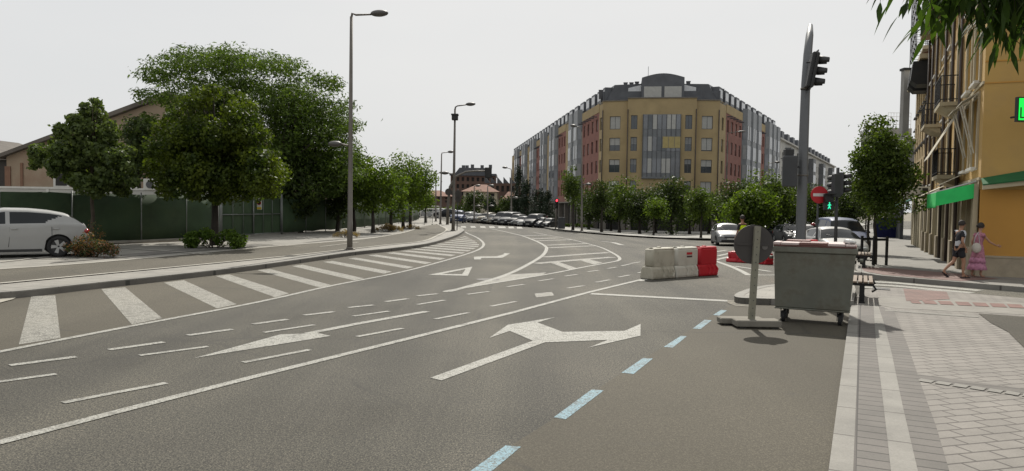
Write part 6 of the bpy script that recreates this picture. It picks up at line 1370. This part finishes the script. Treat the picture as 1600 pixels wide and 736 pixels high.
def car(label, kind, pm, loc, yaw, group=None, sc=1.0, detail=True, dark_glass=None):
    d = car_meshes(kind); p = d['p']; t = thing('parked_car' if group else 'car', label, 'car', tuple(loc), yaw, group); t.scale = (sc, sc, sc)
    key = 'body_' + pm.name
    if key not in d: me = d['body'].copy(); me.materials.clear(); me.materials.append(pm); d[key] = me
    def ad(nm, me, par=t, l=(0, 0, 0), rz=0): o = bpy.data.objects.new(nm, me); C.objects.link(o); o.parent = par; o.location = l; o.rotation_euler = (0, 0, rz); return o
    bo = ad('body', d[key]); ad('windows', d['glass']); ad('underbody', d['under']); W = p['W']; H = p['L'] / 2
    for x in p['wx']:
        for s in (1, -1):
            w_ = ad('wheel', d['hub'], t, (x, s * (W - .125), .31), 0 if s > 0 else math.pi); ad('tyre', d['tyre'], w_); ad('rim', d['rim'], w_)
    if not detail: pass
    zf = interp(p['top'], H - .14) - .1; zr = interp(p['top'], -H + .06) - .12
    kk = 'parts'
    if kk not in d:
        def one(nm, mt, f, bevel=0, par=None): mb = MB(); f(mb); o = mb.build(nm, mt, bevel=bevel); me = o.data; bpy.data.objects.remove(o); return me
        L_ = []
        for s in (1, -1):
            L_.append(('headlight', one('headlight', headl, lambda m: m.ell((H - .13, s * (W * .67), zf - .03), (.14, .19, .075), 14, 8))))
            L_.append(('tail_light', one('tail_light', taill, lambda m: m.ell((-H + .09, s * (W * .72), zr - .06), (.10, .17, .09), 12, 8))))
            xm = p['ws'][1] - .22; zm = p['belt'][1] + .07
            L_.append(('mirror', one('mirror', blackp, lambda m: (m.ell((xm, s * (W + .1), zm + .02), (.09, .12, .07), 10, 7), m.path([(xm, s * (W - .04), zm - .03), (xm, s * (W + .06), zm)], .02, 6)))))
            for hx in ((p['pill'][1][0] - .12), (p['pill'][0][0] - .12)): L_.append(('door_handle', one('door_handle', rim_m, lambda m: m.path([(hx - .09, s * (W + .0), .84), (hx, s * (W + .018), .845), (hx + .09, s * (W + .0), .84)], .014, 6))))
            for lx in (p['pill'][1][0] + .0, p['pill'][0][0] - .02, p['ws'][1] - .05): L_.append(('door_gap', one('door_gap', blackp, lambda m: m.path([(lx + .03, s * (W * .99 - .003), .32), (lx, s * (W - .001), .6), (lx, s * (W - .012), .9)], .006, 4))))
            L_.append(('sill', one('sill', blackp, lambda m: m.box(p['wx'][0] + .42, p['wx'][1] - .42, s * (W * .9) - .07, s * (W * .9) + .07, .17, .25))))
        L_.append(('grille', one('grille', blackp, lambda m: (m.box(H - .16, H - .005, -.42, .42, zf - .13, zf - .03)), .02))); L_.append(('bumper_intake', one('bumper_intake', blackp, lambda m: m.box(H - .22, H + .012, -.62, .62, .27, .42), .02)))
        L_.append(('number_plate', one('number_plate', platem, lambda m: (m.box(H + .013, H + .022, -.26, .26, .43, .53))))); L_.append(('rear_plate', one('rear_plate', platem, lambda m: m.box(-H - .02, -H - .005, -.26, .26, .52, .63)))); L_.append(('rear_bumper', one('rear_bumper', blackp, lambda m: m.box(-H - .004, -H + .2, -.6, .6, .25, .4), .02)))
        L_.append(('wiper', one('wiper', blackp, lambda m: m.path([(p['ws'][1] - .02, -.1, interp(p['top'], p['ws'][1]) + .02), (p['ws'][1] - .25, -.55, interp(p['top'], p['ws'][1] - .25) + .01)], .008, 4))))
        d[kk] = L_
    for nm, me in d[kk]:
        if nm in ('door_gap', 'sill', 'wiper', 'bumper_intake') and not detail: continue
        o = ad(nm, me)
        if nm == 'mirror' and detail:
            m2_ = me.copy(); m2_.materials.clear(); m2_.materials.append(pm); o.data = m2_
    return t
pw_ = paintm('white_car_paint', (.37, .37, .36), .0); ps = paintm('silver_car_paint', (.24, .245, .25), .5); pk = paintm('black_car_paint', (.015, .016, .018)); pg = paintm('grey_car_paint', (.07, .073, .078), .4); pb = paintm('blue_car_paint', (.03, .045, .10), .4); ptn = paintm('beige_car_paint', (.19, .17, .14), .3)
car('white hatchback parked on the left pavement in front of the green fence', 'hatch', pw_, P(6, 400.5, .145), R(216), sc=1.08)
c_ = P(1146, 384.5, 0); car('silver hatchback waiting nose-on behind the red barriers, left of the worker', 'hatch', ps, (c_.x, c_.y + 1.5, c_.z), R(-99), sc=1.0)
c_ = P(1206, 377, 0); car('black car with a bright bonnet just right of the round sign', 'hatch', pk, c_, R(-118), sc=1.0)
GC = 'cars queued or parked on the right-hand street'
for lb, kd, pm_, x_, Y_, yw in (('grey car seen between the black car and the leaning mast', 'hatch', pg, 1236, 56, -95), ('grey estate far behind the black car', 'suv', pg, 1214, 66, -95), ('dark small car to the right of the mast', 'hatch', pk, 1266, 50, -120), ('silver car farther back right of the mast', 'hatch', ps, 1262, 62, -110), ('farthest grey car between mast and no-entry sign', 'suv', pg, 1257, 76, -100), ('white car with its windscreen full of reflections behind the dumpster lid', 'hatch', pw_, 1303, 32, -96), ('dark tall van with a pale roof right behind the white car', 'van', pb, 1313, 39, -96), ('black car parked beyond the dark van', 'suv', pk, 1327, 52, -100)):
    q_ = at(x_, 330, Y_); car(lb, kd, pm_, gnd(q_.x, q_.y, 0), R(yw), GC)
# echelon-parked row on the far side
GP = 'cars parked in a row beside the conifers'
names = [('black coupe closest to the traffic light, first of the parked row', 'hatch', pk), ('dark hatchback second in the parked row', 'hatch', pg), ('tall black people carrier towering over the near end of the row', 'van', pk), ('only white hatchback in the parked row', 'hatch', pw_), ('grey hatchback beside the white one in the parked row', 'hatch', pg), ('black estate second to the left of the white hatchback', 'suv', pk), ('dark tall van in the middle of the parked row', 'van', pg), ('black van next to the dark one mid row', 'van', pk), ('beige hatchback left of the vans', 'hatch', ptn), ('black small car left of the beige hatchback', 'hatch', pk), ('tan estate in the far half of the row', 'suv', ptn), ('grey hatchback in the far half of the row', 'hatch', pg), ('silver hatchback third from the far end', 'hatch', ps), ('dark hatchback second from the far end', 'hatch', pk), ('grey car at the far end of the row', 'suv', ps)]
xs_ = [857, 845, 836, 826, 816, 807, 797, 787, 778, 769, 761, 753, 746, 739, 732]
for (lb, kd, pm_), x_ in zip(names, xs_):
    y_ = 357.3 - (862 - x_) * .082; q_ = P(x_, y_, 0); car(lb, kd, pm_, (q_.x, q_.y, q_.z), R(-118), GP, sc=.74, detail=False)
q_ = P(716, 348.3, 0); car('dark blue car driving towards the zebra crossing past the pavement tip', 'suv', pb, q_, R(-93), sc=.86, detail=False)
for lb, pm_, x_, Y_, yw in (('white far car crossing behind the pedestrian barrier', pw_, 669, 116, 185), ('silver far car left of the signposts', ps, 684, 122, 190), ('dark far car behind the signposts', pk, 697, 112, 190)): q_ = at(x_, 330, Y_); car(lb, 'hatch', pm_, gnd(q_.x, q_.y, .02), R(yw), 'far cars beyond the left pavement', detail=False)

a_ = at(1368, 372, 78); c_ = at(1402, 372, 78); hd_ = thing('hoarding', 'blue site hoarding across the far end of the terrace pavement', 'hoarding', (a_.x, 78, G(a_.x, 78) + .1))
for k in range(3): mb = MB(); w3 = (c_.x - a_.x) / 3; mb.box(k * w3, (k + 1) * w3 - .03, 0, .06, 0, 2.1); mb.build('panel', mat('blue_hoarding', (.025, .03, .12), .6), hd_)
# ================================================================== people
skin_m = mat('skin', (.36, .20, .13), .6, var=.05); skin_w = mat('skin_light', (.42, .24, .17), .6, var=.05); hair_m = mat('dark_hair', (.02, .014, .01), .7, var=.3, scale=20, bump=.5)
def grow(name, V, E, mt, parent, sub=2, root=0):
    """V: {key: (pos, radius)}, E: list of key pairs -> one smooth skinned surface"""
    keys = list(V); ix = {k: i for i, k in enumerate(keys)}; me = bpy.data.meshes.new(name); me.from_pydata([V[k][0] for k in keys], [(ix[a], ix[b_]) for a, b_ in E], []); me.update()
    o = bpy.data.objects.new(name, me); C.objects.link(o); m = o.modifiers.new('skin', 'SKIN'); m.use_smooth_shade = True
    sl = me.skin_vertices[0].data if me.skin_vertices else None
    if sl is None:
        bpy.context.view_layer.objects.active = o; sl = me.skin_vertices.new(name='').data if hasattr(me.skin_vertices, 'new') else None
    for k in keys:
        r = V[k][1]; r = (r, r) if not isinstance(r, tuple) else r; sl[ix[k]].radius = r
    sl[root].use_root = True
    s = o.modifiers.new('sub', 'SUBSURF'); s.levels = s.render_levels = sub
    dg = bpy.context.evaluated_depsgraph_get(); dg.update(); nm = bpy.data.meshes.new_from_object(o.evaluated_get(dg)); bpy.data.objects.remove(o)
    nm.name = name; nm.materials.clear(); nm.materials.append(mt)
    for p_ in nm.polygons: p_.use_smooth = True
    q_ = bpy.data.objects.new(name, nm); C.objects.link(q_)
    if parent: q_.parent = parent
    return q_
def hand(V, E, wrist, side, d, key, flex=.5):
    """palm and five separate, slightly curled fingers beyond the wrist, d = direction the hand points"""
    w_ = Vector(V[wrist][0]); d = Vector(d).normalized(); s_ = Vector((1, 0, 0)); s_ = (s_ - d * s_.dot(d)).normalized(); n = d.cross(s_) * side
    V[key + 'p'] = (tuple(w_ + d * .05), (.034, .02)); V[key + 'k'] = (tuple(w_ + d * .085), (.036, .018)); E += [(wrist, key + 'p'), (key + 'p', key + 'k')]
    for i, (o_, L) in enumerate(((.030, .065), (.010, .075), (-.010, .07), (-.030, .055))):
        a = w_ + d * .1 + s_ * o_; b_ = a + d * L * .5 + n * L * .15 * flex; c = b_ + d * L * .38 + n * L * .4 * flex
        for q_, v in (('a', a), ('b', b_), ('c', c)): V[f'{key}{i}{q_}'] = (tuple(v), .009)
        E += [(key + 'k', f'{key}{i}a'), (f'{key}{i}a', f'{key}{i}b'), (f'{key}{i}b', f'{key}{i}c')]
    a = w_ + d * .045 + s_ * .04; b_ = a + d * .03 + s_ * .02 + n * .01; V[key + 'ta'] = (tuple(a), .011); V[key + 'tb'] = (tuple(b_ + d * .015), .009); E += [(key + 'p', key + 'ta'), (key + 'ta', key + 'tb')]
def person_body(V, E, t, sm, hairs, hy=0.0, bun=False):
    """adds a face to the head and hair as a child"""
    b_ = grow('body', V, E, sm, t); hx, hz = V['head'][0][0], V['head'][0][2]; hy = V['head'][0][1]
    mb = MB(); mb.path([(hx + .095, hy, hz + .03), (hx + .122, hy, hz - .015), (hx + .095, hy, hz - .025)], [.008, .014, .01], 6); mb.build('nose', sm, b_)
    for s in (-1, 1):
        mb = MB(); mb.ell((hx + .088, hy + s * .032, hz + .022), (.010, .014, .008), 8, 6); mb.build('eye', mat('eye', (.05, .04, .035), .3), b_)
        mb = MB(); mb.ell((hx + .0, hy + s * .083, hz), (.02, .01, .032), 8, 6); mb.build('ear', sm, b_)
    mb = MB(); mb.ell((hx + .094, hy, hz - .055), (.006, .024, .007), 8, 6); mb.build('mouth', mat('lips', (.28, .1, .08), .5), b_)
    rs = np.random.RandomState(hairs); mb = MB(); mb.smooth = True; vs = []; fs = []; n, m_ = 20, 10
    for i in range(m_ + 1):
        ph = math.pi * .62 * i / m_
        for k in range(n):
            a = 2 * math.pi * k / n; cut = .72 if math.cos(a) > .55 else 1.0; ph2 = ph * cut; r = 1 + rs.uniform(-.03, .05)
            vs.append((hx - .012 + .112 * r * math.sin(ph2) * math.cos(a), hy + .095 * r * math.sin(ph2) * math.sin(a), hz + .02 + .125 * r * math.cos(ph2)))
    for i in range(m_):
        for k in range(n): fs.append((i * n + k, (i + 1) * n + k, (i + 1) * n + (k + 1) % n, i * n + (k + 1) % n))
    mb.add(vs, fs)
    if bun: mb.ell((hx - .115, hy, hz + .03), (.05, .05, .05), 10, 8)
    mb.build('hair', hair_m, b_)
# --- walking man
b = P(1497, 433.5, .14); man = thing('person', 'man in a black and white T-shirt, black shorts and sandals striding to the right', 'person', tuple(b), R(4)); man.scale = (.94, .94, .94)
V = {'pel': ((0, 0, .93), (.10, .13)), 'sp': ((.01, 0, 1.12), (.09, .12)), 'ch': ((.03, 0, 1.32), (.10, .15)), 'nb': ((.035, 0, 1.46), .06), 'nk': ((.05, 0, 1.53), .052), 'hb': ((.065, 0, 1.58), .065), 'head': ((.07, 0, 1.645), (.088, .078)), 'ht': ((.06, 0, 1.70), (.075, .07)),
 'sR': ((.03, -.17, 1.41), .055), 'eR': ((-.07, -.22, 1.14), .04), 'wR': ((.07, -.19, .93), .027), 'sL': ((.03, .17, 1.41), .055), 'eL': ((.06, .22, 1.14), .04), 'wL': ((.2, .2, .96), .027),
 'hR': ((.0, -.09, .88), .088), 'kR': ((.10, -.10, .49), .056), 'aR': ((.09, -.10, .10), .036), 'fR': ((.13, -.105, .045), .034), 'tR': ((.27, -.12, .03), (.022, .035)), 'hL': ((-.01, .09, .88), .088), 'kL': ((-.09, .09, .50), .056), 'aL': ((-.40, .09, .22), .036), 'fL': ((-.40, .095, .14), .034), 'tL': ((-.29, .10, .05), (.022, .035)),
 'cR': ((.02, -.10, .33), .05), 'cL': ((-.24, .09, .38), .05), 'heR': ((.05, -.10, .045), .032), 'heL': ((-.45, .09, .15), .032)}
V['cR'] = ((.08, -.10, .34), .052)
E = [('pel', 'sp'), ('sp', 'ch'), ('ch', 'nb'), ('nb', 'nk'), ('nk', 'hb'), ('hb', 'head'), ('head', 'ht'), ('ch', 'sR'), ('sR', 'eR'), ('eR', 'wR'), ('ch', 'sL'), ('sL', 'eL'), ('eL', 'wL'), ('pel', 'hR'), ('hR', 'kR'), ('kR', 'cR'), ('cR', 'aR'), ('aR', 'fR'), ('fR', 'tR'), ('fR', 'heR'), ('pel', 'hL'), ('hL', 'kL'), ('kL', 'cL'), ('cL', 'aL'), ('aL', 'fL'), ('fL', 'tL'), ('fL', 'heL')]
hand(V, E, 'wR', 1, (.25, .1, -1), 'HR'); hand(V, E, 'wL', -1, (.4, 0, -1), 'HL'); person_body(V, E, man, skin_m, 4)
tb_ = mat('black_cloth', (.016, .016, .02), .9, var=.2); tw_ = mat('white_cloth', (.55, .56, .58), .9, var=.08)
S_ = {'a': ((0, 0, .84), (.128, .16)), 'b': ((.01, 0, 1.10), (.108, .145)), 'c': ((.03, 0, 1.31), (.118, .165)), 'd': ((.035, 0, 1.45), (.075, .085)), 'sR': ((.03, -.17, 1.41), .075), 'eR': ((-.035, -.205, 1.24), .068), 'sL': ((.03, .17, 1.41), .075), 'eL': ((.045, .21, 1.24), .068)}
ts = grow('t_shirt', S_, [('a', 'b'), ('b', 'c'), ('c', 'd'), ('c', 'sR'), ('sR', 'eR'), ('c', 'sL'), ('sL', 'eL')], tb_, man)
ts.data.materials.append(tw_)
for p_ in ts.data.polygons:
    c = p_.center
    if c.z > 1.0 and c.z < 1.47 and c.x > .015 - (c.z - 1.2) * .12 and c.y < .24: p_.material_index = 1
    if c.x < -.04 and 1.0 < c.z < 1.14: p_.material_index = 1
grow('shorts', {'p': ((0, 0, .93), (.122, .158)), 'h': ((.0, -.085, .84), .112), 'k': ((.06, -.10, .60), .098), 'h2': ((-.01, .085, .84), .112), 'k2': ((-.055, .09, .60), .098)}, [('p', 'h'), ('h', 'k'), ('p', 'h2'), ('h2', 'k2')], tb_, man)
for (x_, y_, z_, tilt) in ((.13, -.108, 0, 0), (-.36, .095, .06, -40)):
    mb = MB(); mb.M = Matrix.Translation((x_, y_, z_)) @ Matrix.Rotation(R(-tilt), 4, 'Y'); mb.prism(ngon(16, 1), 0, .025, 'z'); mb.v = [tuple(mb.M @ Vector(((mb.M.inverted() @ Vector(v)).x * .155 + .02, (mb.M.inverted() @ Vector(v)).y * .052, (mb.M.inverted() @ Vector(v)).z))) for v in mb.v]
    so = mb.build('sandal', tb_, man); mb = MB(); mb.M = Matrix.Translation((x_, y_, z_)) @ Matrix.Rotation(R(-tilt), 4, 'Y')
    for xx in (.09, .0): mb.path([(xx, -.05, .02), (xx, -.035, .07), (xx, 0, .09), (xx, .035, .07), (xx, .05, .02)], .009, 6)
    mb.build('strap', tb_, so)
# --- woman in pink
b = P(1527, 433, .14); wo_ = thing('person', 'woman in a long frilled pink dress with dark hair tied back, arm stretched forward', 'person', tuple(b), R(6)); wo_.scale = (.92, .92, .92)
V = {'pel': ((0, 0, .92), (.09, .13)), 'sp': ((.0, 0, 1.12), (.075, .10)), 'ch': ((.02, 0, 1.31), (.085, .125)), 'nb': ((.03, 0, 1.44), .05), 'nk': ((.04, 0, 1.50), .043), 'hb': ((.055, 0, 1.55), .058), 'head': ((.065, 0, 1.615), (.083, .074)), 'ht': ((.055, 0, 1.67), (.07, .066)),
 'sR': ((.02, -.14, 1.385), .045), 'eR': ((.22, -.2, 1.14), .034), 'wR': ((.46, -.2, 1.03), .023), 'sL': ((.02, .14, 1.385), .045), 'eL': ((-.08, .2, 1.14), .034), 'wL': ((-.02, .2, .92), .023),
 'hR': ((0, -.08, .87), .085), 'kR': ((.10, -.08, .49), .055), 'aR': ((.04, -.08, .10), .035), 'fR': ((.07, -.08, .045), .03), 'tR': ((.19, -.09, .03), (.02, .03)), 'hL': ((0, .08, .87), .085), 'kL': ((.0, .08, .49), .055), 'aL': ((-.14, .08, .11), .035), 'fL': ((-.11, .08, .05), .03), 'tL': ((.0, .085, .03), (.02, .03))}
E = [('pel', 'sp'), ('sp', 'ch'), ('ch', 'nb'), ('nb', 'nk'), ('nk', 'hb'), ('hb', 'head'), ('head', 'ht'), ('ch', 'sR'), ('sR', 'eR'), ('eR', 'wR'), ('ch', 'sL'), ('sL', 'eL'), ('eL', 'wL'), ('pel', 'hR'), ('hR', 'kR'), ('kR', 'aR'), ('aR', 'fR'), ('fR', 'tR'), ('pel', 'hL'), ('hL', 'kL'), ('kL', 'aL'), ('aL', 'fL'), ('fL', 'tL')]
hand(V, E, 'wR', 1, (1, 0, -.2), 'HR', .3); hand(V, E, 'wL', -1, (.2, 0, -1), 'HL'); person_body(V, E, wo_, skin_w, 5, bun=True)
pink = mat('pink_print_cloth', (.42, .19, .24), .9, var=.3, scale=14); pink2 = mat('pink_frill_cloth', (.48, .23, .32), .9, var=.25, scale=12)
mb = MB(); mb.smooth = True
def skirt(prof, frill, seed):
    vs = []; fs = []; n = 48
    for i, (z, rx, ry, x_) in enumerate(prof):
        for k in range(n): a = 2 * math.pi * k / n; fr = 1 + frill * (i / (len(prof) - 1)) * math.sin(a * 11 + seed); vs.append((x_ + rx * fr * math.cos(a), ry * fr * math.sin(a), z))
    for i in range(len(prof) - 1):
        for k in range(n): fs.append((i * n + k, i * n + (k + 1) % n, (i + 1) * n + (k + 1) % n, (i + 1) * n + k))
    return vs, fs
mb.add(*skirt([(1.44, .06, .07, .03), (1.40, .09, .14, .025), (1.32, .125, .155, .03), (1.22, .12, .145, .02), (1.10, .10, .125, .0), (.98, .125, .155, 0), (.85, .15, .175, 0), (.68, .19, .2, -.01), (.60, .20, .21, -.01)], .03, 0)); dr_ = mb.build('dress', pink, wo_); s_ = dr_.modifiers.new('t', 'SOLIDIFY'); s_.thickness = .006
for i, pr_ in enumerate(([(.64, .195, .205, -.01), (.56, .215, .22, -.02), (.46, .23, .23, -.02)], [(.48, .20, .21, -.02), (.36, .25, .24, -.03), (.24, .275, .26, -.03)])):
    mb = MB(); mb.smooth = True; mb.add(*skirt(pr_, .09, i)); fo = mb.build('frill', pink2, dr_); s_ = fo.modifiers.new('t', 'SOLIDIFY'); s_.thickness = .006
mb = MB(); 
for s in (-1, 1): mb.path([(.02, s * .13, 1.40), (.04 if s < 0 else 0, s * .17, 1.30)], [.062, .07], 12)
mb.build('sleeve', pink, dr_)
wb_ = Vector(wo_.matrix_basis @ Vector((-.24, -.22, .95))); hb_ = thing('handbag', 'white shoulder bag hanging between the two walkers', 'bag', tuple(wb_)); mb = MB(); mb.ell((0, 0, 0), (.14, .07, .15), 16, 10); mb.build('bag_body', mat('bag_cream', (.52, .48, .42), .6), hb_); mb = MB(); mb.path([(-.09, 0, .1), (-.03, .03, .32), (.10, .10, .46), (.14, .12, .30), (.09, 0, .1)], .008, 6); mb.build('strap', tw_, hb_)
# --- worker in a hi-vis vest behind the round sign
q_ = at(1161, 330, 31); b = gnd(q_.x, q_.y, 0); wk = thing('person', 'worker in a yellow high-visibility vest standing behind the round sign', 'person', tuple(b), R(120)); wk.scale = (1.05, 1.05, 1.05)
V = {'pel': ((0, 0, .93), (.10, .13)), 'sp': ((.0, 0, 1.12), (.09, .12)), 'ch': ((.0, 0, 1.32), (.10, .15)), 'nb': ((.0, 0, 1.46), .06), 'nk': ((.01, 0, 1.52), .052), 'hb': ((.02, 0, 1.57), .065), 'head': ((.025, 0, 1.635), (.088, .078)), 'ht': ((.015, 0, 1.69), (.075, .07)),
 'sR': ((.0, -.18, 1.41), .055), 'eR': ((.0, -.26, 1.14), .04), 'wR': ((.1, -.25, .92), .027), 'sL': ((.0, .18, 1.41), .055), 'eL': ((.0, .26, 1.14), .04), 'wL': ((.1, .25, .92), .027),
 'hR': ((0, -.09, .88), .088), 'kR': ((.02, -.11, .49), .056), 'aR': ((0, -.12, .10), .036), 'fR': ((.04, -.12, .045), .034), 'tR': ((.17, -.13, .03), (.022, .035)), 'hL': ((0, .09, .88), .088), 'kL': ((.02, .11, .49), .056), 'aL': ((0, .12, .10), .036), 'fL': ((.04, .12, .045), .034), 'tL': ((.17, .13, .03), (.022, .035))}
E = [('pel', 'sp'), ('sp', 'ch'), ('ch', 'nb'), ('nb', 'nk'), ('nk', 'hb'), ('hb', 'head'), ('head', 'ht'), ('ch', 'sR'), ('sR', 'eR'), ('eR', 'wR'), ('ch', 'sL'), ('sL', 'eL'), ('eL', 'wL'), ('pel', 'hR'), ('hR', 'kR'), ('kR', 'aR'), ('aR', 'fR'), ('fR', 'tR'), ('pel', 'hL'), ('hL', 'kL'), ('kL', 'aL'), ('aL', 'fL'), ('fL', 'tL')]
hand(V, E, 'wR', 1, (.3, 0, -1), 'HR'); hand(V, E, 'wL', -1, (.3, 0, -1), 'HL'); person_body(V, E, wk, skin_m, 6)
hv = mat('hi_vis_yellow', (.72, .95, .02), .8, var=.06, emit=None)
grow('vest', {'a': ((0, 0, .95), (.118, .155)), 'b': ((.0, 0, 1.12), (.112, .15)), 'c': ((.0, 0, 1.31), (.12, .17)), 'd': ((.0, 0, 1.45), (.08, .10)), 'sR': ((.0, -.16, 1.40), .082), 'sL': ((.0, .16, 1.40), .082)}, [('a', 'b'), ('b', 'c'), ('c', 'd'), ('c', 'sR'), ('c', 'sL')], hv, wk)
grow('shirt_sleeves', {'c': ((0, 0, 1.35), .08), 'sR': ((.0, -.19, 1.385), .062), 'eR': ((.0, -.255, 1.16), .052), 'sL': ((.0, .19, 1.385), .062), 'eL': ((.0, .255, 1.16), .052)}, [('c', 'sR'), ('sR', 'eR'), ('c', 'sL'), ('sL', 'eL')], tb_, wk)
grow('trousers', {'p': ((0, 0, .93), (.118, .15)), 'h': ((.0, -.085, .86), .105), 'k': ((.02, -.11, .49), .078), 'a': ((0, -.12, .09), .06), 'h2': ((0, .085, .86), .105), 'k2': ((.02, .11, .49), .078), 'a2': ((0, .12, .09), .06)}, [('p', 'h'), ('h', 'k'), ('k', 'a'), ('p', 'h2'), ('h2', 'k2'), ('k2', 'a2')], mat('navy_cloth', (.02, .025, .05), .9), wk)
